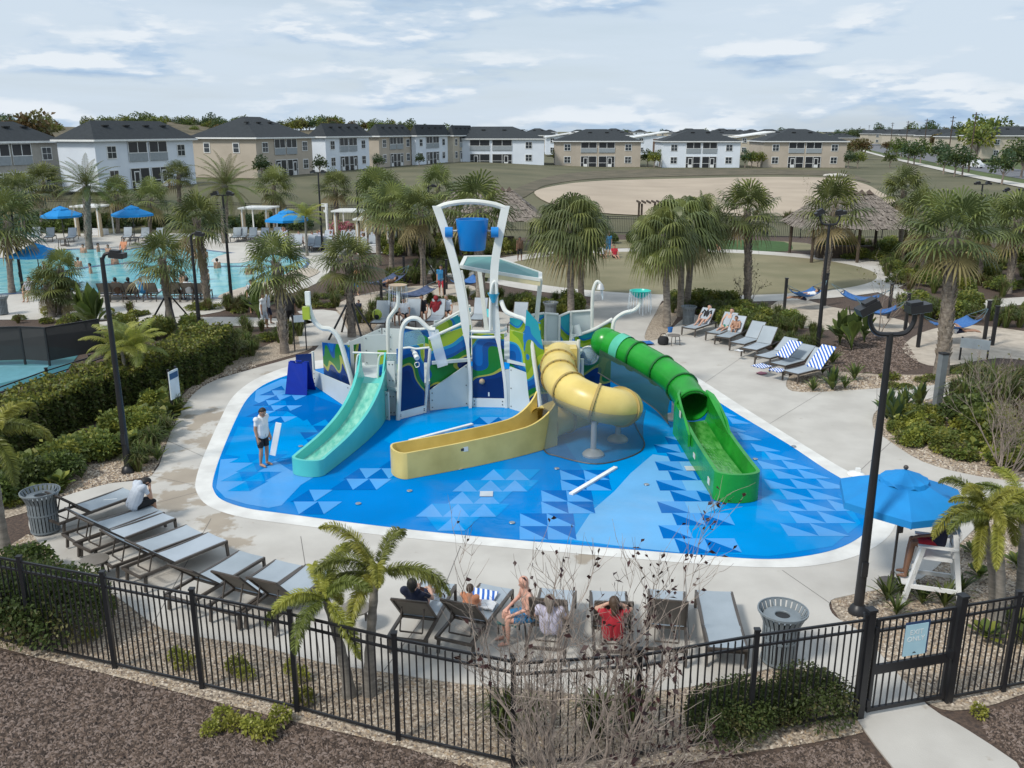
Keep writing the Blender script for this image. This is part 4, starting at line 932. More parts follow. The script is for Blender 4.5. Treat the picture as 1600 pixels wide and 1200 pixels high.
towel(onl(1282, 572, .72), rd, .62, .85, TW, 'bold blue and white striped towel over the last lounger back', 0.85, 1)
towel(onl(1232, 555, .62), rd, .60, .85, TW, 'blue striped towel hung over a raised lounger back', 0.6, 2)
towel(onl(1190, 572, .42), rd, .58, .6, TW, 'striped towel bunched on a lounger foot', 0, 3)
towel(onl(1215, 578, .42), rd, .50, .5, TW, 'crumpled blue and white towel on the seat of a lounger', 0, 4)
towel(onl(1154, 548, .42), rd, .3, .25, T_white, 'small white cloth on a lounger foot', 0, 5)
towel(onl(1190, 583, .06), rd, .3, .35, mat('pink_cloth', (0.6, .25, .3), .9), 'pink sandals and cloth on the deck under a lounger', 0, 6)
towel(onl(755, 932, .46), (0.3, 1, 0), .5, .4, TW, 'striped towel on the lounger of the child', 0.1, 7)
towel(onl(762, 945, .5), (0.3, 1, 0), .3, .3, T_white, 'folded white towel beside the striped towel', 0, 8)
towel(onl(795, 970, .46), (0.3, 1, 0), .4, .35, mat('towel_dark_teal', (0.01, .10, .10), .95), 'dark teal towel on the small table by the bald man', 0, 9)
towel(onl(768, 494, .55), (0, 1, 0), .6, .5, T_teal, 'turquoise towel over a lounger back behind the canopy post', 0.6, 10)
towel(onl(1012, 535, .10), (1, .2, 0), .6, .4, T_blue, 'blue towel dropped on the deck by the black bag', 0, 11)
BG = thing('beach_bag', 'black beach bag on the deck by the blue towel', 'bag', G(1036, 538, 0.03))
MB().lathe([(0.16, 0), (0.24, 0.05), (0.25, 0.24), (0.18, 0.34), (0.10, 0.36)], (0, 0, 0), 12).build('body', mat('bag_black', (0.012, 0.013, 0.015), .8), BG, True)
MB().tube(spline([(-.14, 0, .33), (-.08, 0, .48), (.08, 0, .48), (.14, 0, .33)], 5), 0.015, 6).build('handle', MATS['bag_black'], BG, True)
CL = thing('cooler_cup', 'blue tumbler on the small table at the end of the right row', 'cup', G(1047, 519, 0.50))
MB().lathe([(0.09, 0), (0.12, 0.22), (0.10, 0.22), (0.08, .02)], (0, 0, 0), 14, capt=False).build('cup', T_blue, CL, True)
# round side tables
def make_table():
    o = thing('side_table', 'small round side table', 'table')
    MB().lathe([(0.27, 0.42), (0.29, 0.43), (0.29, 0.455), (0.27, 0.46)], (0, 0, 0), 22).build('table_top', M_slingb, o, True, 30)
    for i in range(4):
        a = pi / 4 + i * pi / 2
        MB().tube(spline([(0.22 * cos(a), 0.22 * sin(a), 0.42), (0.27 * cos(a), 0.27 * sin(a), 0.34), (0.30 * cos(a), 0.30 * sin(a), 0.02)], 4), 0.017, 6).build('leg', M_frame, o, True)
    return o
TK = Kit(make_table())
for (x, y, lab) in [(152, 906, 'small round brown table between loungers at the planted corner'), (557, 985, 'small round table half hidden behind the foxtail palm'), (800, 1000, 'small round table between the child and the bald man'), (1052, 540, 'low table with a blue cup at the end of the right row')]:
    g = G(x, y); TK.put((g.x, g.y, 0.03), 0.3, lab, 'round side tables')
TG = thing('litter_tongs', 'white litter tongs lying on the lounger by the bin', 'tongs', G(182, 780, 0.415), 0.2)
MB().bar((-.3, 0, 0), (.3, .02, 0), 0.03, 0.02).build('shaft', M_white, TG); MB().bar((.2, .06, 0), (.34, .02, 0), 0.025, 0.02).build('grip', M_black, TG)
# slatted bins
M_bin = mat('bin_grey_blue', (0.21, 0.245, 0.27), 0.45, c2=(0.17, 0.20, 0.22), scale=4)
def make_bin():
    o = thing('litter_bin', 'slatted litter bin', 'litter bin')
    MB().lathe([(0.20, 0.03), (0.24, 0.06), (0.245, 0.84), (0.20, 0.84)], (0, 0, 0), 20).build('liner', mat('bin_liner', (0.02, 0.022, 0.024), .7), o, True)
    sl_ = MB().box((0.305, 0, 0.48), (0.012, 0.052, 0.86)).mesh('slat', M_bin)
    V = [(0.285, -.024, 0.05), (0.285, .024, 0.05), (0.30, .027, .72), (0.30, -.027, .72), (0.40, .034, .95), (0.40, -.034, .95)]
    sm = MB().add(V, [(0, 1, 2, 3), (3, 2, 4, 5)]).add([(v[0] - .012, v[1], v[2]) for v in V], [(3, 2, 1, 0), (5, 4, 2, 3)]).mesh('slat', M_bin)
    for i in range(26):
        s = obj('slat', sm, o); s.rotation_euler[2] = 2 * pi * i / 26
    for z, r in ((0.06, .29), (0.46, .296), (0.95, .40)):
        MB().lathe([(r - .012, 0), (r + .008, 0), (r + .008, .035), (r - .012, .035), (r - .012, 0)], (0, 0, z - .02), 28, capb=False, capt=False).build('hoop', M_bin, o, True, 30)
    MB().lathe([(0.31, 0.0), (0.30, .012), (0.13, .03), (0.12, .02), (0.12, -.10)], (0, 0, .84), 24, capb=False, capt=False).build('funnel_lid', M_bin, o, True, 30)
    MB().lathe([(0.02, 0.0), (0.12, 0.0)], (0, 0, .78), 16, capb=False, capt=False).build('opening', MATS['bin_liner'], o)
    for i in range(3):
        a = i * 2 * pi / 3; MB().bar((.29 * cos(a), .29 * sin(a), .845), (.36 * cos(a), .36 * sin(a), .90), 0.025).build('lid_bracket', M_bin, o)
    return o
BK = Kit(make_bin())
for x, y, lab, sc in [(72, 832, 'grey slatted litter bin at the head of the corner lounger row', 1.08), (1216, 1035, 'grey slatted litter bin standing near the exit gate', 1.08), (860, 501, 'grey slatted litter bin behind the play structure by the palms', .95), (1075, 508, 'grey slatted litter bin behind the woman in the dark top', .95), (4, 492, 'slatted litter bin on the path by the big pool', 1.0)]:
    g = G(x, y); BK.put((g.x, g.y, 0.03), random.random() * 6, lab, 'slatted litter bins', sc)

# ------------------------------------------------------------------ parasols
M_canvas = mat('parasol_blue', (0.004, 0.245, 0.62), 0.75, c2=(0.004, 0.21, 0.55), scale=1.5)
def make_parasol(tilt=0.0):
    o = thing('parasol', 'parasol', 'parasol')
    n = 6; R = 1.45; V = [(0, 0, 0.46)]
    for k, (r, z) in enumerate([(0.47, 0.34), (0.94, 0.17), (1.33, -.0)]):
        for i in range(n * 2):
            a = pi * i / n; rr = r * (1 if i % 2 == 0 else (0.862 if k == 2 else 0.858)); V.append((rr * cos(a), rr * sin(a), z + (0.0 if i % 2 == 0 else -0.012)))
    m = n * 2; fs = [(0, 1 + i, 1 + (i + 1) % m) for i in range(m)]
    for k in range(2): fs += [(1 + k * m + i, 1 + (k + 1) * m + i, 1 + (k + 1) * m + (i + 1) % m, 1 + k * m + (i + 1) % m) for i in range(m)]
    b0 = 1 + 2 * m
    for i in range(m): V.append((V[b0 + i][0] * 1.005, V[b0 + i][1] * 1.005, V[b0 + i][2] - 0.14))
    b1 = 1 + 3 * m; fs += [(b0 + i, b1 + i, b1 + (i + 1) % m, b0 + (i + 1) % m) for i in range(m)]
    mb = MB().add(V, fs); me = mb.mesh('canopy', M_canvas)
    ca = obj('canopy', me, o); ca.location = (0, 0, 2.0)
    so = ca.modifiers.new('th', 'SOLIDIFY'); so.thickness = 0.012
    V = [(0, 0, 0.58)]
    for i in range(24):
        a = 2 * pi * i / 24; V.append((0.46 * cos(a), 0.46 * sin(a), 0.38 + 0.02 * (i % 2)))
    for i in range(24):
        a = 2 * pi * i / 24; V.append((0.49 * cos(a), 0.49 * sin(a), 0.28 + 0.03 * (i % 3)))
    MB().add(V, [(0, 1 + i, 1 + (i + 1) % 24) for i in range(24)] + [(1 + i, 25 + i, 25 + (i + 1) % 24, 1 + (i + 1) % 24) for i in range(24)]).build('vent_cap', M_canvas, ca)
    MB().sphere((0, 0, 0.62), 0.05, 10, 6).build('finial', M_frame, ca, True)
    for i in range(6):
        a = 2 * pi * i / 6; MB().bar((0, 0, .42), (1.31 * cos(a), 1.31 * sin(a), -.03), 0.02).build('rib', M_frame, ca)
    MB().tube([(0, 0, 0.02), (0, 0, 2.53)], 0.028, 10).build('pole', M_frame, o, True)
    MB().lathe([(0.28, 0), (0.28, .05), (0.05, .09), (0.04, .3)], (0, 0, 0.0), 18).build('base', M_frame, o, True, 30)
    MB().box((0.05, 0, 1.25), (0.10, 0.07, 0.14)).build('crank_box', M_frame, o)
    return o
PK = Kit(make_parasol())
g = G(1392, 915); PK.put((g.x, g.y, 0.03), 0.25, 'blue parasol with scalloped vent cap shading the white guard chair', 'blue parasols')
for x, y, lab, sc in [(102, 384, 'blue parasol over the table left of the palm beyond the big pool', 1.25), (212, 382, 'blue parasol over white chairs beyond the big pool', 1.25), (452, 395, 'blue parasol tilted and bright by the far sunbathers', 1.3), (66, 455, 'blue parasol by the near edge of the big pool', 1.1)]:
    g = G(x, y); PK.put((g.x, g.y, 0.02), random.random(), lab, 'blue parasols', sc)
# guard chair
def guard_chair():
    g = G(1452, 938); o = thing('lifeguard_chair', 'tall white lifeguard chair under the blue parasol', 'lifeguard chair', (g.x, g.y, 0.03), radians(252))
    M_gc = mat('guard_white', (0.80, 0.81, 0.80), 0.4)
    for sx in (-1, 1):
        MB().bar((sx * .42, -.60, 0), (sx * .30, -.30, 1.42), 0.075, 0.10).build('leg', M_gc, o)
        MB().bar((sx * .42, .55, 0), (sx * .30, .28, 1.75), 0.075, 0.10).build('leg', M_gc, o)
        MB().bar((sx * .385, -.50, .45), (sx * .385, .48, .45), 0.05, 0.09).build('side_rail', M_gc, o)
        MB().bar((sx * .34, -.42, 1.42), (sx * .34, .36, 1.42), 0.11, 0.035).build('arm', M_gc, o)
    for z, y in ((0.45, -.51), (0.8, -.44), (0.45, .49)): MB().bar((-.40, y, z), (.40, y, z), 0.05, 0.09).build('cross_rail', M_gc, o)
    MB().box((0, 0, 1.12), (0.62, 0.58, 0.05)).build('seat', M_gc, o)
    for i in range(4): MB().box((0, .30 + .03 * i, 1.27 + .15 * i), (0.64, 0.03, 0.13)).build('back_slat', M_gc, o)
    MB().box((0, -.50, 0.46), (0.66, 0.30, 0.04)).build('foot_rest', M_gc, o)
    return o
GC = guard_chair(); GC.scale = (.92, .92, .9)
# ------------------------------------------------------------------ lamp posts
M_lens = mat('lamp_lens', (0.32, 0.40, 0.46), 0.15)
def lamp(px, py, tx, ty, kind, lab, base=True):
    g = G(px, py); top = P(tx, ty, g.y); h = max(2.5, top.z); o = thing('lamp_post', lab, 'lamp post', (g.x, g.y, 0.0), 0, 'black lamp posts')
    r0 = 0.10 if h > 3.5 else 0.07
    MB().tube([(0, 0, 0), (0, 0, h * .3), (0, 0, h)], [r0, r0 * .85, r0 * .55], 12).build('pole', M_black, o, True)
    MB().lathe([(0.19, 0), (0.19, .06), (0.14, .16), (0.10, .2)], (0, 0, 0), 14).build('base_cover', M_black, o, True, 40)
    MB().box((0, -r0 * .95, 1.0), (0.12, 0.05, 0.30)).build('service_box', M_black, o)
    def head(x, z, sx, tilt=0.35):
        R = Matrix.Rotation(sx * tilt, 3, 'Y')
        hd = MB(); hd.box((0, 0, 0), (0.38, 0.30, 0.14), M=R); hd.box(R @ Vector((sx * -.06, 0, .09)), (0.22, 0.22, 0.07), M=R)
        q = hd.build('lamp_head', M_black, o); q.location = (x, 0, z)
        l = MB().box((0, 0, 0), (0.32, 0.25, 0.012), M=R).build('lens', M_lens, q); l.location = R @ Vector((0, 0, -.078))
        return q
    if kind == 1:
        MB().tube(spline([(0, 0, h - .1), (0.10, 0, h + .08), (0.36, 0, h + .10)], 5), 0.045, 8).build('arm', M_black, o, True); head(0.42, h + .06, 1, .1)
    elif kind == 2:
        MB().tube(spline([(-.40, 0, h + .38), (-.385, 0, h + .18), (-.26, 0, h), (0, 0, h - .03), (.26, 0, h), (.385, 0, h + .18), (.40, 0, h + .38)], 5), 0.045, 8).build('arm', M_black, o, True)
        head(-.46, h + .46, -1, .5); head(.44, h + .46, 1, -.15)
    else:
        MB().bar((-.35, 0, h), (.35, 0, h), 0.06).build('arm', M_black, o); head(-.42, h + .08, -1, .2); head(.42, h + .08, 1, .2)
    return o
lamp(201, 738, 153, 402, 1, 'tall black lamp post with one head beside the hedge')
lamp(313, 523, 297, 368, 1, 'black lamp post with one head rising behind the hedge end')
lamp(362, 470, 345, 305, 3, 'black lamp post with two heads among palms at the big pool')
lamp(36, 455, 28, 320, 3, 'black lamp post behind the palm at the near pool edge')
lamp(504, 392, 494, 270, 3, 'black lamp post with two heads by the white shower post')
lamp(562, 392, 553, 285, 1, 'black lamp post with one head by the flat roofed cabana')
lamp(672, 405, 664, 292, 1, 'black lamp post with one head among the palms left of the bucket')
lamp(720, 410, 717, 300, 3, 'black lamp post hidden behind the tower arch')
lamp(1340, 958, 1373, 520, 2, 'thick black floodlight post with two raised heads near the parasol')
lamp(1277, 548, 1290, 350, 2, 'black floodlight post with two raised heads behind the towels')
lamp(1565, 420, 1570, 308, 2, 'black floodlight post with curved arms behind the big palms')
lamp(1520, 400, 1523, 288, 3, 'black lamp post with a short crossbar above the palm crowns')
# bollard-like steel column on the right bed
SC_ = thing('steel_column', 'square grey steel column in the gravel by the agaves', 'column', G(1462, 648), 0.2)
MB().box((0, 0, 1.05), (0.22, 0.22, 2.1)).build('shaft', mat('column_grey', (.17, .19, .20), .5), SC_); MB().box((0, 0, 2.12), (0.25, 0.25, 0.05)).build('cap', M_black, SC_)

# ------------------------------------------------------------------ picket fences
M_fence = mat('fence_black', (0.010, 0.011, 0.014), 0.40, c2=(0.014, 0.015, 0.018))
pk_me = MB().box((0, 0, 0.90), (0.020, 0.020, 1.62)).mesh('picket', M_fence)
def fence(tops, lab, hgt=1.83, gate=None, z0=0.0, as_ground=False, posts=True):
    pts = [G(x, y, hgt) for x, y in tops] if not as_ground else [G(x, y) for x, y in tops]
    pts = [Vector((p.x, p.y, z0)) for p in pts]
    o = thing('picket_fence', lab, 'fence', pts[0]); o0 = pts[0]
    for i, p in enumerate(pts):
        q = p - o0
        MB().box((q.x, q.y, (hgt + .06) / 2), (0.075, 0.075, hgt + .06)).box((q.x, q.y, hgt + .07), (0.095, 0.095, 0.03)).build('post', M_fence, o)
    for i in range(len(pts) - 1):
        a, b = pts[i] - o0, pts[i + 1] - o0; L = (b - a).length; d = (b - a).normalized()
        for z in (hgt - .03, hgt - .21, .10):
            MB().bar(a + d * .04 + Vector((0, 0, z)), b - d * .04 + Vector((0, 0, z)), 0.034, 0.038).build('rail', M_fence, o)
        n = int(L / 0.114)
        for k in range(1, n):
            q = a + d * (L * k / n); c = obj('picket', pk_me, o); c.location = (q.x, q.y, 0.05 + (hgt - 1.83) * .5); c.rotation_euler[2] = atan2(d.y, d.x); c.scale = (1, 1, hgt / 1.83)
    return o
fence([(-240, 830), (-100, 850), (30, 875), (160, 899), (300, 926), (453, 957), (616, 995), (802, 1031)], 'black metal picket fence along the corner loungers and foxtail palm')
fence([(802, 1034), (1000, 1021), (1183, 990), (1354, 966)], 'black metal picket fence behind the bare shrub up to the gate')
fence([(1506, 944), (1592, 930), (1680, 915), (1790, 900)], 'black metal picket fence right of the exit gate')
def gate():
    a, b = G(1360, 966, 1.83), G(1503, 944, 1.83); a.z = b.z = 0; d = (b - a); L = d.length
    o = thing('exit_gate', 'black picket gate with a wide lock rail and blue exit sign', 'gate', a, atan2(d.y, d.x))
    for x in (0.0, L): MB().box((x, 0, .98), (0.12, 0.12, 1.96)).box((x, 0, 1.98), (0.15, 0.15, 0.04)).build('gate_post', M_fence, o)
    x0, x1 = 0.13, L - .10
    for x in (x0 + .03, x1 - .03): MB().box((x, 0, .95), (0.06, 0.05, 1.70)).build('stile', M_fence, o)
    for z, h in ((1.78, .05), (1.58, .04), (0.14, .07), (0.88, .17)): MB().box(((x0 + x1) / 2, 0, z), (x1 - x0 - .12, 0.045, h)).build('gate_rail', M_fence, o)
    n = int((x1 - x0) / .114)
    for k in range(1, n): MB().box((x0 + (x1 - x0) * k / n, 0, .96), (0.02, 0.02, 1.62)).build('picket', M_fence, o)
    MB().box((x0 - .02, -.03, 1.62), (0.05, 0.07, 0.12)).build('hinge', M_fence, o); MB().box((x0 - .02, -.03, 0.3), (0.05, 0.07, 0.12)).build('hinge', M_fence, o)
    MB().box((x1 - .04, -.06, .98), (0.07, 0.08, 0.14)).build('latch', M_fence, o)
    sx = x0 + (x1 - x0) * .50
    MB().box((sx + .02, -.028, 1.36), (0.46, 0.012, 0.60)).build('sign_back', mat('sign_blue_back', (0.02, 0.05, 0.13), .5), o)
    sg = MB().box((sx, -.040, 1.34), (0.42, 0.008, 0.56)).build('sign', mat('sign_pale_blue', (0.42, 0.62, 0.70), .4, c2=(0.36, 0.56, 0.65)), o)
    def text(t, z, s):
        c = bpy.data.curves.new('lettering', 'FONT'); c.body = t; c.size = s; c.align_x = 'CENTER'; c.extrude = 0.001
        q = bpy.data.objects.new('lettering', c); col.objects.link(q)
        dg = bpy.context.evaluated_depsgraph_get(); me = bpy.data.meshes.new_from_object(q.evaluated_get(dg)); bpy.data.objects.remove(q)
        me.materials.clear(); me.materials.append(mat('sign_letters', (0.80, 0.84, 0.84), .5))
        w = obj('lettering', me, sg); w.location = (sx, -.0465, z); w.rotation_euler = (pi / 2, 0, 0)
    text('EXIT', 1.44, .125); text('ONLY', 1.32, .125)
    MB().add([(sx - .04, -.0465, 1.10), (sx + .04, -.0465, 1.10), (sx, -.0465, 1.13)], [(0, 1, 2)]).build('logo', M_decb, sg)
gate()
# court fence with windscreen, left
fence([(-120, 641), (-30, 614), (72, 578), (140, 557), (172, 546)], 'low black picket fence between the hedge and the teal court', 1.25)
WS = thing('windscreen_fence', 'dark mesh windscreen fence closing the teal court', 'fence', G(0, 572))
w0 = WS.location.copy()
wpts = [G(-150, 578), G(-40, 573), G(40, 570), G(78, 572), G(160, 556)]
for i, p in enumerate(wpts):
    q = p - w0; MB().box((q.x, q.y, .8), (0.07, 0.07, 1.6)).build('post', M_black, WS)
    if i < len(wpts) - 1:
        r = wpts[i + 1] - w0
        MB().plate([(q.x, q.y, .22), (r.x, r.y, .22), (r.x, r.y, 1.55), (q.x, q.y, 1.55)], 0.02).build('screen_panel', netmat('windscreen', (0.035, 0.036, 0.038), .86), WS)
        MB().bar((q.x, q.y, 1.58), (r.x, r.y, 1.58), 0.05).build('top_rail', M_black, WS)
# far perimeter fence: pickets are under a pixel, so one infill per run
def far_fence(pts, lab, h=1.6):
    pts = [Vector((G(x, y).x, G(x, y).y, T(G(x, y).x, G(x, y).y))) for x, y in pts]; o = thing('picket_fence', lab, 'fence', pts[0]); o0 = pts[0]
    for i in range(len(pts) - 1):
        a, b = pts[i] - o0, pts[i + 1] - o0; L = (b - a).length; d = (b - a).normalized(); n = max(1, int(L / 2.4))
        for k in range(n): q = a + d * (L * k / n); MB().box((q.x, q.y, q.z + h / 2), (0.08, 0.08, h)).build('post', M_fence, o)
        for z in (h - .05, h - .25, .1): MB().bar(a + Vector((0, 0, z)), b + Vector((0, 0, z)), 0.04, 0.05).build('rail', M_fence, o)
        mb = MB(); m = int(L / .16)
        for k in range(m): q = a + d * (L * k / m); mb.box((q.x, q.y, q.z + h / 2), (0.022, 0.022, h - .1))
        inf = mb.build('picket_infill', M_fence, o); inf['kind'] = 'stuff'
    return o
far_fence([(440, 352), (600, 352), (800, 362), (1000, 366), (1250, 372), (1420, 372), (1700, 380)], 'long black picket fence between the oval lawn and the field')
far_fence([(-60, 347), (120, 346), (300, 348), (430, 351)], 'long black picket fence behind the big pool below the houses')

# ------------------------------------------------------------------ signs, hammocks, huts, cabanas
SN = thing('rules_sign', 'white rules sign on two black posts beside the pad', 'sign', G(276, 652), radians(80))
for s in (-1, 1): MB().box((s * .22, 0, .85), (0.06, 0.06, 1.7)).build('post', M_black, SN)
MB().box((0, -.04, 1.15), (0.56, 0.03, 0.95)).build('sign_panel', mat('sign_white', (0.66, 0.72, 0.74), .4), SN); MB().box((0, -.058, 1.45), (0.5, 0.004, 0.2)).build('sign_header', mat('sign_navy', (0.02, .08, .18), .4), SN)
S2 = thing('rules_sign', 'small sign on two thin black posts by the path palm', 'sign', G(470, 548), radians(20))
for s in (-1, 1): MB().box((s * .25, 0, .8), (0.05, 0.05, 1.6)).build('post', M_black, S2)
MB().box((0, -.03, 1.42), (0.44, 0.03, 0.30)).build('sign_panel', MATS['sign_white'], S2)
S3 = thing('notice_board', 'white rule board on a low post in the hammock sand', 'sign', G(1520, 565), radians(-30))
for s in (-1, 1): MB().box((s * .5, 0, .5), (0.07, 0.07, 1.0)).build('post', M_black, S3)
MB().box((0, -.03, .75), (1.1, 0.04, 0.4)).build('sign_panel', MATS['sign_white'], S3)
M_ham = mat('hammock_blue', (0.03, 0.12, 0.36), 0.85, c2=(0.06, 0.17, 0.40), scale=6, stretch=(8, 1, 1)); M_rope = mat('rope', (0.12, .2, .24), .9)
def hammock(pa, pb, lab, w=1.1, h=1.45, mcol=None):
    a, b = G(*pa), G(*pb); o = thing('hammock', lab, 'hammock', a, 0, 'blue hammocks'); d = b - a; L = d.length; d.normalize(); s = Vector((-d.y, d.x, 0)); n = 12; V = []
    zf = lambda t: h - 1.0 * 4 * t * (1 - t) * .78
    for i in range(n + 1):
        t = 0.2 + 0.6 * i / n; wd = w * (1 - .25 * abs(2 * i / n - 1))
        for j in range(5):
            u = j / 4 - .5; V.append(d * (L * t) + s * (wd * u) + Vector((0, 0, zf(t) + .16 * (2 * u) ** 2)))
    mb = MB().add(V, [(i * 5 + j, i * 5 + j + 1, i * 5 + j + 6, i * 5 + j + 5) for i in range(n) for j in range(4)])
    cl = mb.build('cloth', mcol or M_ham, o, True, 80); so = cl.modifiers.new('t', 'SOLIDIFY'); so.thickness = .02
    for e, end, post_ in ((0, 0.2, Vector((0, 0, h))), (n, 0.8, d * L + Vector((0, 0, h)))):
        MB().bar(V[e * 5] , V[e * 5 + 4], .035).build('spreader_bar', M_frame, o)
        for j in (0, 2, 4): MB().tube([V[e * 5 + j], post_], 0.012, 4).build('rope', M_rope, o)
    return o
def hpost(p, lab='black hammock post standing in the sand', h=1.75):
    g = G(*p); o = MB().box((0, 0, h / 2), (0.13, 0.13, h)).box((0, 0, h + .02), (0.17, 0.17, .04)).box((0, -.09, h - .3), (.05, .06, .06)).build('hammock_post', M_black); o.location = g
    return tag(o, lab, 'post', 'black hammock posts')
for p in [(1225, 487), (1388, 498), (1414, 516), (1434, 543), (1538, 530), (1550, 540), (597, 490), (632, 446), (695, 470), (698, 452), (1288, 478)]: hpost(p)
hammock((1225, 487), (1288, 480), 'blue hammock holding a reclining person by the oval path'); hammock((1295, 486), (1388, 496), 'empty bright blue hammock stretched before the oval path'); hammock((1330, 510), (1414, 516), 'empty dark blue hammock nearest the banana plants')
hammock((1434, 543), (1538, 530), 'blue hammock behind the thick palm trunk with a leg hanging out')
M_hamp = mat('hammock_slate', (0.045, 0.07, 0.14), 0.85, c2=(0.08, 0.11, 0.2), scale=6)
hammock((597, 489), (695, 470), 'slate blue empty hammock behind the tan spray bowl', 1.2, 1.3, M_hamp); hammock((560, 470), (640, 448), 'slate blue hammock with a person lying in it', 1.2, 1.3, M_hamp); hammock((698, 466), (760, 452), 'blue hammock with someone in red beneath it', 1.1, 1.3)
M_thatch = mat('thatch', (0.27, 0.235, 0.205), 0.95, c2=(0.13, 0.11, 0.095), scale=5, bump=1.0, bscale=14, det=8, stretch=(1, 1, .4)); M_wood = mat('hut_wood', (0.09, .065, .045), .85, c2=(.05, .037, .028), scale=5)
def hut(cx, cy, wx, wy, ze, zr, lab, seed):
    r = random.Random(seed); o = thing('thatched_hut', lab, 'hut', (cx, cy, 0))
    hx, hy = wx / 2, wy / 2; rl = max(.6, hx - hy * .75)
    n = 15; mb = MB()
    # ragged thatch as rows of overlapping fringes on four slopes
    base = [(-hx, -hy), (hx, -hy), (hx, hy), (-hx, hy)]; top = [(-rl, 0), (rl, 0), (rl, 0), (-rl, 0)]
    for q in range(4):
        a0, a1, b0, b1 = Vector((*base[q], ze)), Vector((*base[(q + 1) % 4], ze)), Vector((*top[q], zr)), Vector((*top[(q + 1) % 4], zr))
        rows = 9
        for k in range(rows):
            t0, t1 = k / rows, min(1, (k + 1.25) / rows); L0, L1, U0, U1 = a0.lerp(b0, t0), a1.lerp(b1, t0), a0.lerp(b0, t1), a1.lerp(b1, t1)
            m = max(4, int((L1 - L0).length / .16)); lift = 0.07
            for j in range(m):
                f0, f1 = j / m, (j + 1) / m; dr = r.uniform(-.14, .04)
                mb.add([L0.lerp(L1, f0) + Vector((0, 0, lift + dr)), L0.lerp(L1, f1) + Vector((0, 0, lift + dr + r.uniform(-.05, .05))), U0.lerp(U1, f1), U0.lerp(U1, f0)], [(0, 1, 2, 3)])
    rf = mb.build('thatch_roof', M_thatch, o)
    rc = MB()
    for j in range(int(rl * 2 / .55) + 1):
        x = -rl + j * .55; rc.add([(x, -.32, zr - .12), (x + .5, -.32, zr - .12), (x + .25, 0, zr + .22), (x, .32, zr - .12), (x + .5, .32, zr - .12)], [(0, 1, 2), (4, 3, 2), (1, 4, 2), (3, 0, 2)])
    rc.build('ridge_cap', mat('ridge_thatch', (.10, .075, .06), .95, bump=.8, bscale=9), o)
    for x in (-hx * .8, 0, hx * .8):
        for y in (-hy * .8, hy * .8): MB().tube([(x, y, 0), (x, y, ze + .35)], .12, 8).build('post', M_wood, o, True)
    for y in (-hy * .8, hy * .8): MB().bar((-hx * .8, y, ze + .05), (hx * .8, y, ze + .05), .12, .16).build('beam', M_wood, o)
    MB().box((0, 0, .45), (wx * .5, .8, .9)).build('counter', M_wood, o)
    return o
hut(-2.2, 73, 9.5, 7.0, 2.4, 4.65, 'grey thatched hut behind the tipping bucket', 1)
hut(24.8, 67, 8.2, 6.6, 2.4, 4.8, 'grey thatched hut beyond the right end of the oval lawn', 2)
def pergola():
    g = G(1012, 352); o = thing('pergola', 'dark timber pergola at the edge of the sand', 'pergola', (g.x, g.y, T(g.x, g.y)))
    for x in (-.8, .8):
        for y in (-1, 1): MB().box((x, y, 1.0), (.18, .18, 2.0)).build('post', M_wood, o)
    for x in np.linspace(-1.0, 1.0, 5): MB().box((x, 0, 2.1), (.12, 2.6, .18)).build('rafter', M_wood, o)
pergola()
M_curt = mat('curtain_beige', (.50, .40, .27), .9, bump=.4, bscale=3, stretch=(4, 4, .2))
def cabana(px, py, w, lab, h=2.6):
    g = G(px, py); o = thing('cabana', lab, 'cabana', (g.x, g.y, 0), radians(-8))
    for x in (-w / 2, w / 2):
        for y in (-1.1, 1.1): MB().box((x, y, h / 2), (.1, .1, h)).build('post', M_white, o)
        MB().box((x, -.95, h * .46), (.28, .3, h * .9)).build('curtain', M_curt, o)
    MB().box((0, 0, h + .06), (w + .5, 2.7, .12)).build('flat_roof', M_white, o)
    MB().box((0, .2, .3), (w * .7, 1.3, .5)).build('day_bed', T_white, o)
cabana(555, 378, 2.6, 'flat white roofed cabana left of the lamp post'); cabana(590, 395, 2.4, 'flat white roofed cabana with beige curtains right of the lamp post'); cabana(408, 372, 2.2, 'beige curtained cabana among the far loungers'); cabana(150, 368, 2.2, 'beige curtained cabana behind the feathery palm')
ST = thing('shower_post', 'white outdoor shower post by the far sunbathers', 'shower', G(513, 378)); MB().tube([(0, 0, 0), (0, 0, 3.2)], .12, 10).build('column', M_white, ST, True); MB().box((-.15, 0, 3.1), (.5, .2, .25)).build('shower_head', M_white, ST); MB().box((-.1, 0, 2.6), (.3, .16, .2)).build('valve_box', M_white, ST)
DR = thing('pool_drain_cover', 'white round skimmer lid on the deck by the parasol', 'lid', G(1337, 742, .03)); MB().lathe([(.22, 0), (.24, .03), (.20, .07), (.1, .09)], (0, 0, 0), 18).build('lid', M_white, DR, True, 40); MB().box((.05, 0, .14), (.12, .1, .12)).build('handle', M_white, DR)
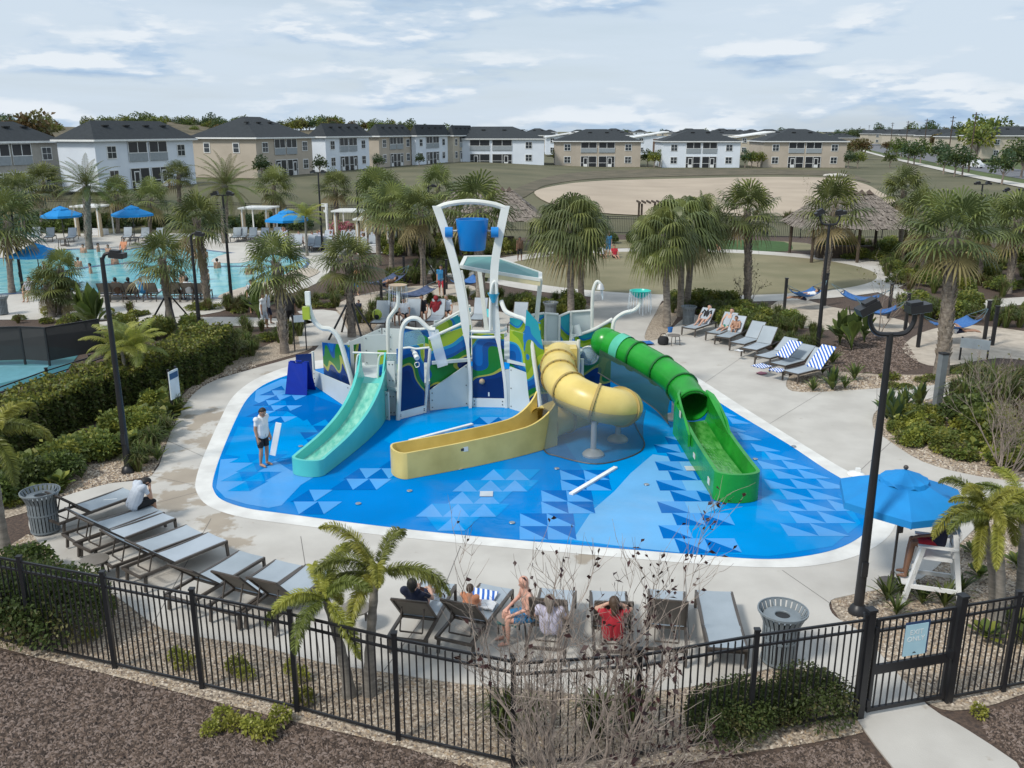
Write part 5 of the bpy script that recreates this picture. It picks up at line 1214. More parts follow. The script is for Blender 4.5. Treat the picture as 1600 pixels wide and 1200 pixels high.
# ------------------------------------------------------------------ vegetation
def fast_mesh(name, V, Fq, mats, mi=None, tri=False, smooth_=False):
    me = bpy.data.meshes.new(name); V = np.asarray(V, np.float32); Fq = np.asarray(Fq, np.int32); k = Fq.shape[1]
    me.vertices.add(len(V)); me.vertices.foreach_set('co', V.ravel())
    me.loops.add(Fq.size); me.loops.foreach_set('vertex_index', Fq.ravel())
    me.polygons.add(len(Fq)); me.polygons.foreach_set('loop_start', np.arange(0, Fq.size, k, dtype=np.int32))
    for m in (mats if isinstance(mats, (list, tuple)) else [mats]): me.materials.append(m)
    if mi is not None: me.polygons.foreach_set('material_index', np.asarray(mi, np.int32))
    if smooth_: me.polygons.foreach_set('use_smooth', np.ones(len(Fq), bool))
    me.update(calc_edges=True); return me
def leaves_at(C, D, L, Wd, r, sag=0.25):
    # one rhombic leaf (two triangles folded on the midrib) per centre C, along D
    n = len(C); D = D / np.linalg.norm(D, axis=1, keepdims=True)
    up = r.normal(size=(n, 3)); S = np.cross(D, up); S /= np.linalg.norm(S, axis=1, keepdims=True) + 1e-9
    L = np.broadcast_to(np.asarray(L, float), (n,))[:, None]; Wd = np.broadcast_to(np.asarray(Wd, float), (n,))[:, None]
    a = C; b = C + D * L * .45 + S * Wd; c = C + D * L - np.array([0, 0, 1.0]) * L * sag; d = C + D * L * .45 - S * Wd
    V = np.stack([a, b, c, d], 1).reshape(-1, 3); F_ = np.arange(4 * n).reshape(n, 4); return V, F_
def leaf_cloud(name, n, rad, size, mats, seed, shell=0.55, wid=0.32, flat=0.0, lump=0.25, base=0.0, upb=0.2):
    r = np.random.default_rng(seed)
    d = r.normal(size=(n, 3)); d /= np.linalg.norm(d, axis=1, keepdims=True)
    d[:, 2] = np.where(d[:, 2] < -0.35, -d[:, 2] * .6, d[:, 2])
    # uneven outline from a few lobes
    lob = r.normal(size=(9, 3)); lob /= np.linalg.norm(lob, axis=1, keepdims=True)
    bump = np.max(d @ lob.T, axis=1); rr = (1 - lump + lump * 1.6 * np.clip(bump, 0, 1) ** 3)
    t = r.uniform(shell ** 3, 1, n) ** (1 / 3) * rr
    C = d * t[:, None] * np.array(rad); C[:, 2] += rad[2] * (1 - .35) * .98 + base
    C[:, 2] = np.maximum(C[:, 2], 0.03)
    D = d * .7 + r.normal(size=(n, 3)) * .6 + np.array([0, 0, upb])
    V, F_ = leaves_at(C, D, r.uniform(.7, 1.3, n) * size, r.uniform(.8, 1.2, n) * size * wid, r)
    k = len(mats); clump = np.argmax(d @ lob.T, axis=1) % k; mi = np.where(r.random(n) < .6, clump, r.integers(0, k, n))
    return fast_mesh(name, V, F_, mats, mi)
# leaf colours
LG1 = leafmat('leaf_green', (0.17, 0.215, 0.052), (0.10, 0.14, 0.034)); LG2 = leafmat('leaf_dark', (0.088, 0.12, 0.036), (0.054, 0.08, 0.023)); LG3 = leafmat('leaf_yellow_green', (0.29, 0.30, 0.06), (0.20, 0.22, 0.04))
LG4 = leafmat('leaf_blue_green', (0.085, 0.135, 0.07), (0.055, 0.095, 0.045)); LBR = leafmat('leaf_brown', (0.16, 0.105, 0.045), (0.09, 0.06, 0.028)); LOL = leafmat('leaf_olive', (0.165, 0.155, 0.06), (0.105, 0.105, 0.04))
LPU = leafmat('leaf_purple', (0.055, 0.022, 0.02), (0.03, 0.012, 0.012), tr=.15); LPK = leafmat('flower_pink', (0.62, 0.25, 0.32), (0.5, 0.16, 0.24))
M_trunk = mat('palm_trunk', (0.27, 0.235, 0.195), 0.9, c2=(0.15, 0.125, 0.105), scale=5, bump=0.8, bscale=14, stretch=(1, 1, 2.2), obj_var=.12); M_boot = mat('palm_boot', (0.33, 0.28, 0.225), 0.9, c2=(0.18, 0.15, 0.12), scale=7, bump=.5)
M_bark = mat('grey_bark', (0.33, 0.275, 0.235), 0.9, c2=(0.19, 0.15, 0.125), scale=8, bump=.5); M_smooth = mat('ringed_trunk', (0.27, 0.25, 0.22), 0.85, c2=(0.17, 0.155, 0.135), scale=3, bump=.4, stretch=(1, 1, 5))
PF1 = leafmat('fan_green', (0.225, 0.25, 0.075), (0.145, 0.175, 0.05), rough=.42, tr=.25); PF2 = leafmat('fan_dark', (0.135, 0.165, 0.058), (0.085, 0.11, 0.04), rough=.42, tr=.25); PF3 = leafmat('fan_old', (0.30, 0.245, 0.11), (0.20, 0.165, 0.075), rough=.6, tr=.2)
PQ1 = leafmat('feather_yellow', (0.38, 0.38, 0.075), (0.25, 0.27, 0.05), rough=.4, tr=.3); PQ2 = leafmat('feather_green', (0.21, 0.245, 0.055), (0.14, 0.17, 0.04), rough=.4, tr=.3)

def fan_crown(seed, n=38, R=0.85, pet=0.75, droop=0.55, old=5, segs=26):
    r = np.random.default_rng(seed); V = []; F_ = []; MI = []
    for i in range(n):
        t = i / (n - 1); az = i * 2.39996 + r.uniform(-.2, .2); el = radians(82 - 118 * t ** .85 + r.uniform(-8, 8))
        if i >= n - old: el = radians(r.uniform(-65, -25))
        ax = np.array([cos(az) * cos(el), sin(az) * cos(el), sin(el)]); side = np.array([-sin(az), cos(az), 0]); nor = np.cross(ax, side); nor *= np.sign(nor[2]) if abs(nor[2]) > .05 else 1
        pl = pet * r.uniform(.8, 1.2); c = ax * pl - np.array([0, 0, .18 * pl * (1 - sin(el))]); rr = R * r.uniform(.85, 1.15)
        mi = 2 if i >= n - old else (0 if r.random() < .55 - .3 * t else 1)
        # petiole
        b = len(V); w = side * .018; V += [w * 0 - w, w, c + w, c - w]; F_.append((b, b + 1, b + 2, b + 3)); MI.append(mi)
        for s in range(segs):
            a = radians(-118 + 236 * s / (segs - 1)) ; dl = ax * cos(a) + side * sin(a) + nor * (.10 * cos(2 * a)); dl /= np.linalg.norm(dl)
            lr = rr * (.72 + .28 * cos(a * .7)) * r.uniform(.9, 1.08); wv = np.cross(dl, nor); wv /= np.linalg.norm(wv) + 1e-9; wv = wv * (.030 * R / .85)
            m1 = c + dl * lr * .5 - np.array([0, 0, 1]) * droop * .10 * lr; m2 = c + dl * lr * .78 - np.array([0, 0, 1]) * droop * .34 * lr; tip = c + dl * lr * .97 - np.array([0, 0, 1]) * droop * .85 * lr
            b = len(V); V += [c, m1 + wv, m2 + wv * .8, tip, m2 - wv * .8, m1 - wv]
            F_.append((b, b + 1, b + 5, b + 5)); F_.append((b + 1, b + 2, b + 4, b + 5)); F_.append((b + 2, b + 3, b + 3, b + 4)); MI += [mi] * 3
    # split degenerate quads to tris in one pydata mesh
    me = bpy.data.meshes.new('crown'); fs = [tuple(dict.fromkeys(f)) for f in F_]
    me.from_pydata([tuple(map(float, v)) for v in V], [], fs)
    for m in (PF1, PF2, PF3): me.materials.append(m)
    me.polygons.foreach_set('material_index', MI); me.update(); return me
def feather_crown(seed, n=13, L=2.2, mats=None, lw=.42, nl=34, whorl=False, elmax=78, elmin=-10, droop=1.0):
    r = np.random.default_rng(seed); V = []; F_ = []; MI = []
    for i in range(n):
        t = i / max(1, n - 1); az = i * 2.39996 + r.uniform(-.25, .25); el = radians(elmax + (elmin - elmax) * t + r.uniform(-6, 6)); ln = L * r.uniform(.85, 1.1); K = 16; pts = []; p = np.zeros(3); e = el
        for k in range(K + 1):
            pts.append(p.copy()); d = np.array([cos(az) * cos(e), sin(az) * cos(e), sin(e)]); p = p + d * ln / K; e -= droop * (0.035 + .12 * (k / K)) * (1.0 if e > -1.2 else .1)
        pts = np.array(pts); side = np.array([-sin(az), cos(az), 0]); mi = 0 if r.random() < .6 else 1
        for k in range(K):
            b = len(V); w = side * (.022 * (1 - k / K) + .004); V += [pts[k] - w, pts[k] + w, pts[k + 1] + w, pts[k + 1] - w]; F_.append((b, b + 1, b + 2, b + 3)); MI.append(mi)
        for q in range(nl):
            u = .12 + .88 * q / nl; f = u * K; k = min(K - 1, int(f)); p = pts[k] + (pts[k + 1] - pts[k]) * (f - k); tg = pts[k + 1] - pts[k]; tg /= np.linalg.norm(tg); nor = np.cross(side, tg)
            ll = lw * (sin(pi * min(1, u * .9 + .12)) ** .6) * r.uniform(.85, 1.1)
            angs = [(1, .15), (-1, .15)] if not whorl else [(1, .25), (-1, .25), (.6, .95), (-.6, .95), (.8, -.6), (-.8, -.6)]
            for sx, uz in angs:
                d = side * sx + nor * uz * r.uniform(.6, 1.3) + tg * .65; d /= np.linalg.norm(d); wv = tg * .019 * (lw / .42) if not whorl else np.cross(d, r.normal(size=3)); wv = wv / np.linalg.norm(wv) * (.017 if not whorl else .0075)
                m = p + d * ll * .55 - np.array([0, 0, .05 * ll]); e_ = p + d * ll - np.array([0, 0, .30 * ll]); b = len(V); V += [p - wv * .5, p + wv * .5, m + wv, e_, m - wv]; F_.append((b, b + 1, b + 2, b + 4)); F_.append((b + 4, b + 2, b + 3)); MI += [mi, mi]
    me = bpy.data.meshes.new('crown'); me.from_pydata([tuple(map(float, v)) for v in V], [], F_)
    for m in mats or (PQ1, PQ2): me.materials.append(m)
    me.polygons.foreach_set('material_index', MI); me.update(); return me
def trunk_mesh(h, r0, r1, lean, seed, boots=0.0, m=None):
    r = random.Random(seed); k = 14; pts = []; rs = []
    for i in range(k + 1):
        t = i / k; pts.append((lean[0] * t ** 1.5, lean[1] * t ** 1.5, h * t)); rs.append(r0 * (1.25 - .25 * min(1, t * 6)) * (1 - t) + r1 * t + (.012 if i % 2 else 0))
    mb = MB().tube(pts, rs, 12)
    if boots:
        nb = int(h * boots * 26)
        for i in range(nb):
            t = 1 - boots + boots * (i / nb) if boots < 1 else .12 + .88 * i / nb
            a = i * 2.4; rr = r0 * (1 - t) + r1 * t; c = Vector((lean[0] * t ** 1.5, lean[1] * t ** 1.5, h * t)); n = Vector((cos(a), sin(a), 0)); s = Vector((-sin(a), cos(a), 0)); L = .26; tw = .07 if i % 2 else -.07
            mb.add([c + n * rr * .95 - s * .085, c + n * rr * .95 + s * .085, c + n * (rr + .075) + s * (.035 + tw) + Vector((0, 0, L)), c + n * (rr + .075) - s * (.035 - tw) + Vector((0, 0, L)), c + n * (rr + .02) + s * tw + Vector((0, 0, L * .9))], [(0, 1, 2, 3), (3, 2, 4), (0, 3, 4), (1, 4, 2)], 1)
    return mb.mesh('trunk', [m or M_trunk, M_boot], True, 45)
FAN = [fan_crown(s, n=27 + s, R=1.05, pet=.85, droop=.5, old=4, segs=19) for s in (1, 2, 3, 4)]; WEEP = [fan_crown(s, n=46, R=1.05, pet=1.0, droop=1.3, old=4, segs=22) for s in (11, 12)]
TR = {}
def palm(px, py, cx, cy, lab, kind='fan', sc=1.0, crown=None, boots=0.6, r0=.17, r1=.14, group='fan palms', props=0, seed=None):
    g = G(px, py); top = P(cx, cy, g.y); h = max(.8, top.z); seed = seed if seed is not None else int(px * 7 + py)
    o = thing('palm_tree', lab, 'palm tree', (g.x, g.y, 0), 0, group)
    lean = (top.x - g.x, random.Random(seed).uniform(-.2, .2)); key = (round(h * 2), kind, round(lean[0] * 2))
    obj('trunk', trunk_mesh(h, r0, r1, lean, seed, boots, M_smooth if kind in ('feather', 'foxtail') else None), o)
    sc = sc * .92 if not crown else sc
    cme = crown if crown else (FAN[seed % 4] if kind == 'fan' else WEEP[seed % 2])
    c = obj('crown', cme, o); c.location = (lean[0], lean[1], h); rq = random.Random(seed * 3 + 1); c.rotation_euler = (rq.uniform(-.2, .2), rq.uniform(-.2, .2), seed * 1.3); c.scale = (sc * rq.uniform(.88, 1.12), sc * rq.uniform(.88, 1.12), sc * rq.uniform(.85, 1.1))
    for i in range(props):
        a = i * 2 * pi / props + .6; MB().bar((lean[0] * .2 + .16 * cos(a), .16 * sin(a), min(1.6, h * .45)), (1.15 * cos(a), 1.15 * sin(a), 0.02), .07).build('prop', M_black, o)
    return o
palm(445, 552, 430, 412, 'fan palm with props beside the path to the splash pad', props=0, sc=1.05, boots=1)
palm(550, 527, 545, 405, 'propped fan palm beside the hammock sand', props=4, sc=1.05, boots=1)
palm(268, 512, 254, 405, 'propped fan palm behind the hedge by the poolside loungers', props=4, sc=1.0)
palm(325, 483, 308, 345, 'fan palm with a booted trunk at the pool corner', sc=1.15, boots=1)
palm(19, 458, 12, 345, 'broad fan palm with hanging dead fronds at the near pool edge', sc=1.5)
palm(82, 496, 74, 445, 'stubby fan palm in the triple clump by the pool path', sc=.75, boots=1, group='triple palm clump'); palm(96, 492, 96, 420, 'tallest fan palm in the triple clump by the pool path', sc=.8, boots=1, group='triple palm clump'); palm(104, 495, 106, 460, 'leaning small fan palm in the triple clump by the pool path', sc=.6, boots=1, group='triple palm clump')
palm(430, 360, 428, 290, 'small fan palm before the beige house row', sc=1.35); palm(528, 372, 524, 292, 'small fan palm behind the white shower post', sc=1.25); palm(283, 352, 280, 272, 'slim fan palm before the white house', sc=1.2)
for i, (a, b, c, d, l) in enumerate([(592, 415, 588, 305, 'leftmost fan palm of the grove behind the hammocks'), (612, 425, 614, 320, 'fan palm in the grove behind the cabanas'), (640, 400, 636, 330, 'low fan palm in the grove near the hammocks'), (662, 444, 656, 330, 'propped fan palm at the edge of the hammock grove'), (688, 380, 684, 292, 'yellowing fan palm above the grove left of the tower'), (628, 392, 600, 300, 'leaning fan palm at the back of the hammock grove')]):
    palm(a, b, c, d, l, sc=1.35 if i != 3 else 1.2, props=3 if i == 3 else 0, group='fan palms of the hammock grove')
palm(752, 488, 745, 325, 'thick fan palm behind the canopy posts', sc=1.35, r0=.26, r1=.2)
palm(892, 503, 888, 350, 'weeping palm with a straight bare trunk by the bin', 'weep', sc=1.15, boots=0, group='weeping fan palms'); palm(908, 474, 902, 345, 'weeping palm just behind the one by the bin', 'weep', sc=1.05, boots=0, group='weeping fan palms')
palm(1042, 512, 1035, 365, 'front weeping palm of the three by the woman in the dark top', 'weep', sc=1.0, boots=0, group='weeping fan palms'); palm(1063, 494, 1062, 350, 'middle weeping palm of the three behind the loungers', 'weep', sc=1.1, boots=0, group='weeping fan palms'); palm(1073, 484, 1088, 345, 'rear weeping palm of the three beside the oval path', 'weep', sc=1.05, boots=0, group='weeping fan palms')
palm(1167, 482, 1168, 330, 'lone booted fan palm between the loungers and the lawn', sc=1.25, boots=1)
palm(1287, 455, 1304, 325, 'fan palm rising before the thatched hut beside the floodlight', sc=1.45, boots=1); palm(1405, 402, 1412, 298, 'fan palm with dead fronds at the hut corner', sc=1.35); palm(1470, 585, 1492, 362, 'big fan palm with a thick criss-cross trunk in the hammock bed', sc=1.3, boots=1, r0=.24, r1=.2)
palm(1575, 458, 1592, 345, 'fan palm by the far path at the floodlight post', sc=1.35, boots=1); palm(1440, 430, 1445, 335, 'full fan palm behind the big criss-cross one', sc=1.4); palm(1620, 420, 1620, 340, 'fan palm at the end of the far path', sc=1.4); palm(1530, 440, 1535, 345, 'fan palm between the two floodlights', sc=1.3)
palm(235, 372, 236, 310, 'low fan palm behind the second parasol', sc=1.3); palm(66, 362, 68, 285, 'round fan palm before the beige house', sc=1.5); palm(185, 365, 182, 305, 'fan palm left of the white house corner', sc=1.3); palm(40, 380, 30, 300, 'leaning fan palm over the far pool deck', sc=1.4)
DATE = feather_crown(21, n=46, L=2.9, mats=(LOL, LG1), lw=.36, nl=42, elmax=85, elmin=-35, droop=.8)
palm(140, 390, 135, 290, 'feathery date palm with a great round crown by the parasol', crown=DATE, sc=1.0, boots=1, r0=.25, r1=.25, group='date palms'); palm(352, 380, 352, 290, 'tall feathery date palm before the beige house row', crown=DATE, sc=1.1, boots=1, r0=.25, r1=.25, group='date palms')
FOX = [feather_crown(s, n=9, L=1.38, lw=.20, nl=84, whorl=True, elmax=75, elmin=0, droop=1.5) for s in (31, 32)]
def foxtail(px, py, cx, cy, lab, sc, seed, r0=.10):
    return palm(px, py, cx, cy, lab, 'foxtail', sc, FOX[seed % 2], 0, r0, .055, 'foxtail palms', seed=seed)
foxtail(546, 1088, 512, 930, 'arching foxtail palm, left stem of the pair at the fence', 1.0, 1); foxtail(577, 1086, 585, 905, 'arching foxtail palm, right stem of the pair at the fence', 1.05, 2)
foxtail(8, 860, -12, 675, 'yellow foxtail palm at the planted corner beside the bin', 1.15, 4, .11)
foxtail(1552, 965, 1532, 800, 'left foxtail palm of the three behind the guard chair', .95, 3); foxtail(1560, 985, 1560, 815, 'middle foxtail palm of the three behind the guard chair', .9, 5); foxtail(1592, 950, 1602, 800, 'right foxtail palm of the three behind the guard chair', 1.0, 6)
BAM = feather_crown(41, n=16, L=1.7, lw=.40, nl=30, elmax=85, elmin=15, droop=1.1, mats=(PQ1, PQ2))
for a, b, c, d, l in [(206, 628, 190, 545, 'left thin stemmed yellow palm against the hedge'), (222, 626, 216, 545, 'right thin stemmed yellow palm against the hedge')]:
    palm(a, b, c, d, l, 'feather', .85, BAM, 0, .075, .05, 'thin yellow palms at the hedge')
palm(480, 400, 478, 340, 'bright feathery palm by the far sunbathers', 'feather', 1.2, BAM, 0, .1, .08, 'feathery palms by the far pool')

# hedge: a clipped mass of leaves following the court fence
def hedge():
    c = spline([G(-60, 742), G(40, 690), (G(120, 655)), G(200, 628), G(260, 606), G(310, 582), G(333, 562)], 5); r = np.random.default_rng(5); V = []; n = 26000
    L = len(c) - 1; t = r.uniform(0, L, n); i = t.astype(int).clip(0, L - 1); f = t - i; c_ = np.array([list(p) for p in c]); P0 = c_[i] * (1 - f)[:, None] + c_[i + 1] * f[:, None]
    D = c_[i + 1] - c_[i]; D /= np.linalg.norm(D, axis=1, keepdims=True); S = np.stack([-D[:, 1], D[:, 0], D[:, 2] * 0], 1)
    w, h = .85, 1.45; face = r.random(n); u = r.uniform(-1, 1, n); v = r.uniform(0, 1, n)
    off = np.where(face < .45, -1 + .12 * r.random(n), np.where(face < .85, u, 1 - .12 * r.random(n))) * w; z = np.where((face >= .45) & (face < .85), h - .2 * r.random(n), v * h)
    wob = .18 * np.sin(t * 2.1) + .13 * np.sin(t * 5.3 + 1) ; z = z * (1 + .06 * np.sin(t * 1.7)) + wob * .5 * (z / h); C = P0 + S * (off * (1 + wob * .4))[:, None]; C[:, 2] = z
    Dn = S * np.sign(off)[:, None] * .6 + r.normal(size=(n, 3)) * .6 + np.array([0, 0, .5]); Vv, Ff = leaves_at(C, Dn, r.uniform(.09, .17, n), r.uniform(.035, .055, n), r)
    o = thing('hedge', 'long clipped green hedge between the court and the splash pad', 'hedge', c[0]); o0 = c[0]
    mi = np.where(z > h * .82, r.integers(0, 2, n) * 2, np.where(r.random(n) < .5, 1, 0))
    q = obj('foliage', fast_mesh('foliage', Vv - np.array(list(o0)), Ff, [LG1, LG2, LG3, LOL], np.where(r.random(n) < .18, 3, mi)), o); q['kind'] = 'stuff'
    core = MB(); V = []
    for k, p in enumerate(c):
        d = (c[min(k + 1, L)] - c[max(k - 1, 0)]).normalized(); s = Vector((-d.y, d.x, 0)) * (w * .82); a = p - o0
        V += [a - s, a + s, a + s + Vector((0, 0, h * .86)), a - s + Vector((0, 0, h * .86))]
    core.add(V, [(4 * k + j, 4 * k + (j + 1) % 4, 4 * k + 4 + (j + 1) % 4, 4 * k + 4 + j) for k in range(L) for j in range(4)] + [(3, 2, 1, 0), tuple(4 * L + j for j in range(4))]).build('branches', mat('hedge_core', (.02, .028, .008), .95), o)
hedge()
# small plants ---------------------------------------------------
def plant(name, me, lab, cat):
    o = thing(name, lab, cat); obj('foliage', me, o); return Kit(o)
def grass_mesh(seed, n=90, h=.8, spread=.55, mats=None, w=.012):
    r = np.random.default_rng(seed); V = []; F_ = []; MI = []
    for i in range(n):
        a = r.uniform(0, 2 * pi); sp_ = r.uniform(.15, 1) * spread; hh = h * r.uniform(.6, 1.1); b0 = np.array([cos(a), sin(a), 0]) * .10 * r.random(); p1 = b0 + np.array([cos(a) * sp_ * .4, sin(a) * sp_ * .4, hh * .7]); p2 = b0 + np.array([cos(a) * sp_, sin(a) * sp_, hh * (1 - .5 * sp_ / spread)]); s = np.array([-sin(a), cos(a), 0]) * w; b = len(V)
        V += [b0 - s, b0 + s, p1 + s, p1 - s, p2]; F_ += [(b, b + 1, b + 2, b + 3), (b + 3, b + 2, b + 4)]; m = int(r.integers(0, 3)); MI += [m, m]
    me = bpy.data.meshes.new('foliage'); me.from_pydata([tuple(map(float, v)) for v in V], [], F_)
    for m in mats or (LG1, LG2, LOL): me.materials.append(m)
    me.polygons.foreach_set('material_index', MI); me.update(); return me
def blade_mesh(seed, n=16, h=1.2, w=.10, spread=.8, mats=(LG1, LG2), paddle=False):
    r = np.random.default_rng(seed); mb = MB()
    for i in range(n):
        a = i * 2.4 + r.uniform(-.3, .3); t = r.uniform(.2, 1); sp_ = spread * t; hh = h * (1.15 - .5 * t) * r.uniform(.85, 1.1); ca, sa = cos(a), sin(a); K = 7; V = []
        for k in range(K):
            u = k / (K - 1); x = sp_ * u ** 1.4; z = hh * (u - .35 * t * u * u * u); ww = w * (sin(pi * (0.08 + .92 * u)) ** .8 if not paddle else (0.12 if u < .45 else sin(pi * ((u - .45) / .55 * .95 + .03)) ** .6)) * (1 if k < K - 1 else .05)
            V += [(ca * x - sa * -ww, sa * x + ca * -ww, z + .02), (ca * x * .97, sa * x * .97, z - ww * .25 + .02), (ca * x - sa * ww, sa * x + ca * ww, z + .02)]
        mb.add(V, [(3 * k + j, 3 * k + j + 1, 3 * k + j + 4, 3 * k + j + 3) for k in range(K - 1) for j in range(2)], int(r.integers(0, len(mats))))
    return mb.mesh('foliage', list(mats), True, 60)
K_grass = [plant(n_, grass_mesh(s, 150, .95, .6), 'x', 'plant') for s, n_ in ((1, 'grass_clump_a'), (2, 'grass_clump_b'))]; K_grasst = plant('tan_grass_clump', grass_mesh(3, 130, .8, .6, (LOL, LBR, LG1)), 'x', 'plant')  # one green grass clump from two seeds, and a tan grass clump
K_lily = plant('strap_leaf_plant', blade_mesh(4, 26, .75, .035, .65), 'x', 'plant'); K_agave = plant('agave', blade_mesh(5, 22, .9, .08, .6, (LG4, LG1)), 'x', 'plant'); K_bird = plant('bird_of_paradise', blade_mesh(6, 18, 1.9, .19, .95, (LG1, LG2), True), 'x', 'plant'); K_phil = plant('broad_leaf_plant', blade_mesh(7, 24, .75, .14, .75, (LG1, LG2, LG3), True), 'x', 'plant')
K_shrub = [plant('shrub', leaf_cloud('foliage', 1500, (.65, .65, .55), .13, [LG1, LG2], 61), 'x', 'shrub'), plant('shrub', leaf_cloud('foliage', 1500, (.6, .6, .5), .12, [LG1, LG3], 62), 'x', 'shrub'), plant('shrub', leaf_cloud('foliage', 1300, (.7, .7, .5), .12, [LG2, LG4], 63), 'x', 'shrub')]
K_dark = plant('shrub', leaf_cloud('foliage', 4200, (.9, .9, .75), .085, [LG2, LG2, LOL], 64, lump=.15), 'x', 'shrub'); K_low = plant('ground_cover_plant', leaf_cloud('foliage', 500, (.45, .45, .22), .12, [LG1, LG3, LOL], 65), 'x', 'plant'); K_yel = plant('small_yellow_plant', leaf_cloud('foliage', 260, (.25, .25, .26), .10, [LG3, PQ1], 66), 'x', 'plant'); K_pink = plant('flowering_shrub', leaf_cloud('foliage', 1500, (1.3, 1.3, 1.1), .2, [LPK, LG1, LPK, LOL], 67), 'x', 'shrub')
pr_ = random.Random(11)
def put(kit, px, py, lab, grp, sc=1.0, jit=.18):
    g = G(px, py); k = kit[pr_.randrange(len(kit))] if isinstance(kit, list) else kit
    return k.put((g.x, g.y, .01), pr_.uniform(0, 6.28), lab, grp, sc * pr_.uniform(1 - jit, 1 + jit))
# specific plants
put(K_dark, 60, 985, 'dark rounded shrub behind the fence at the planted corner', 'dark shrubs at the fence', 1.1, 0); put(K_dark, 110, 990, 'dark rounded shrub next to the corner shrub behind the fence', 'dark shrubs at the fence', 1.05, 0); put(K_dark, 20, 965, 'dark shrub at the foot of the yellow foxtail palm', 'dark shrubs at the fence', 1.0, 0)
put(K_shrub, 40, 905, 'leafy shrub between the bin and the fence', 'shrubs at the planted corner', .9); put(K_shrub, 70, 930, 'leafy shrub beside the round table corner', 'shrubs at the planted corner', .8)
for x, y, l in [(1215, 1125, 'dark rounded shrub inside the fence near the exit walk'), (1160, 1135, 'dark rounded shrub inside the fence between posts'), (1265, 1120, 'dark rounded shrub at the edge of the exit walk'), (1120, 1150, 'dark shrub inside the fence beside the bare branches')]: put(K_dark, x, y, l, 'dark shrubs near the exit gate', .62)
for x, y in [(790, 1150), (830, 1145), (930, 1150), (985, 1145)]: put(K_grass, x, y, 'green grassy clump inside the fence behind the bare shrub', 'grassy clumps behind the bare shrub', .95)
for x, y, l in [(1385, 940, 'strap leaf plant at the foot of the floodlight'), (1410, 935, 'strap leaf plant before the guard chair'), (1440, 945, 'strap leaf plant under the guard chair'), (1475, 950, 'strap leaf plant behind the guard chair leg'), (1500, 930, 'strap leaf plant between guard chair and foxtails'), (1400, 962, 'strap leaf plant at the tip of the gravel bed')]: put(K_lily, x, y, l, 'strap leaf plants by the guard chair', .75)
for x, y in [(1530, 905), (1590, 890), (1540, 1000), (1585, 985), (1520, 870), (1600, 1010), (1620, 930)]: put(K_phil, x, y, 'low broad leaf plant in the gravel behind the gate', 'low plants behind the gate', .6)
for x, y, l in [(1385, 655, 'agave clump at the left tip of the gravel island'), (1410, 645, 'agave clump beside the steel column'), (1435, 638, 'upright agave clump left of the steel column'), (1398, 668, 'agave clump in front of the steel column group'), (1300, 610, 'agave at the end of the lounger row')]: put(K_agave, x, y, l, 'agave clumps', 1.15)
for x, y in [(1270, 612), (1320, 608), (1285, 585), (1335, 595), (1300, 570)]: put(K_lily, x, y, 'strap leaf plant in the gravel past the towels', 'strap leaf plants past the towels', 1.0)
for i in range(95):
    x = pr_.uniform(1395, 1610); y = pr_.uniform(655, 738)
    if y > 690 + (x - 1395) * .28: continue
    put((K_phil, K_yel, K_low, K_shrub[1])[i % 4], x, y, ('broad leaf plant', 'small yellow plant', 'low ground cover plant', 'yellow tinged shrub')[i % 4] + ' on the gravel island', 'low plants on the gravel island', (.6, 1.1, .9, .6)[i % 4])
for x, y, l in [(1312, 540, 'banana like plant with upright paddles behind the floodlight'), (1330, 548, 'broad banana like plant beside the mulch'), (1350, 535, 'banana like plant next to the hammock sand')]: put(K_bird, x, y, l, 'banana like plants', .95)
for x, y, l in [(135, 515, 'bird of paradise by the poolside path'), (150, 520, 'second bird of paradise by the poolside path'), (395, 490, 'bird of paradise behind the people at the path'), (405, 500, 'bird of paradise before the shaded path')]: put(K_bird, x, y, l, 'birds of paradise by the pool path', 1.0)
# planted areas filled with copies
KW = {}
for k_, w_ in [(K_grass[0], 'green grass clump'), (K_grass[1], 'arching grass clump'), (K_grasst, 'tan grass clump'), (K_lily, 'strap leaf clump'), (K_phil, 'broad leaf plant'), (K_low, 'low ground cover plant'), (K_shrub[0], 'dense green shrub'), (K_shrub[1], 'yellow tinged shrub'), (K_shrub[2], 'dark blue green shrub'), (K_yel, 'small yellow plant')]: KW[id(k_)] = w_
def fill(poly, n, kits, lab, grp, sc, seed):
    pw = [(p.x, p.y) for p in gp(poly)]
    for (x, y) in scatter(pw, n, seed):
        k = kits[pr_.randrange(len(kits))]; k.put((x, y, .01), pr_.uniform(0, 6.28), KW[id(k)] + ' ' + lab, grp, sc * pr_.uniform(.75, 1.25))
fill([(30, 745), (110, 705), (200, 670), (265, 620), (285, 625), (262, 670), (235, 700), (205, 715), (110, 735)], 46, [K_phil, K_phil, K_low, K_shrub[1]], 'in the bed below the hedge', 'glossy plants below the hedge', .95, 1)
fill([(190, 745), (215, 715), (250, 690), (275, 640), (285, 645), (262, 700), (236, 738)], 14, [K_grass[0], K_grass[1], K_lily], 'in the gravel along the deck edge', 'grass clumps along the deck edge', .95, 2)
fill([(-40, 800), (20, 770), (110, 740), (120, 755), (40, 790)], 16, [K_phil, K_low, K_shrub[0]], 'in the gravel behind the corner bin', 'plants behind the corner bin', .8, 3)
fill([(330, 545), (345, 525), (400, 515), (470, 520), (470, 535), (400, 555), (350, 575)], 26, [K_grass[0], K_grass[1], K_grass[0], K_low], 'in the bed left of the path palm', 'grass clumps left of the path palm', .95, 4)
fill([(120, 545), (200, 520), (330, 512), (330, 525), (280, 545), (200, 565)], 22, [K_grass[0], K_grass[1], K_shrub[1], K_low], 'behind the hedge along the pool path', 'shrubs behind the hedge', 1.0, 5)
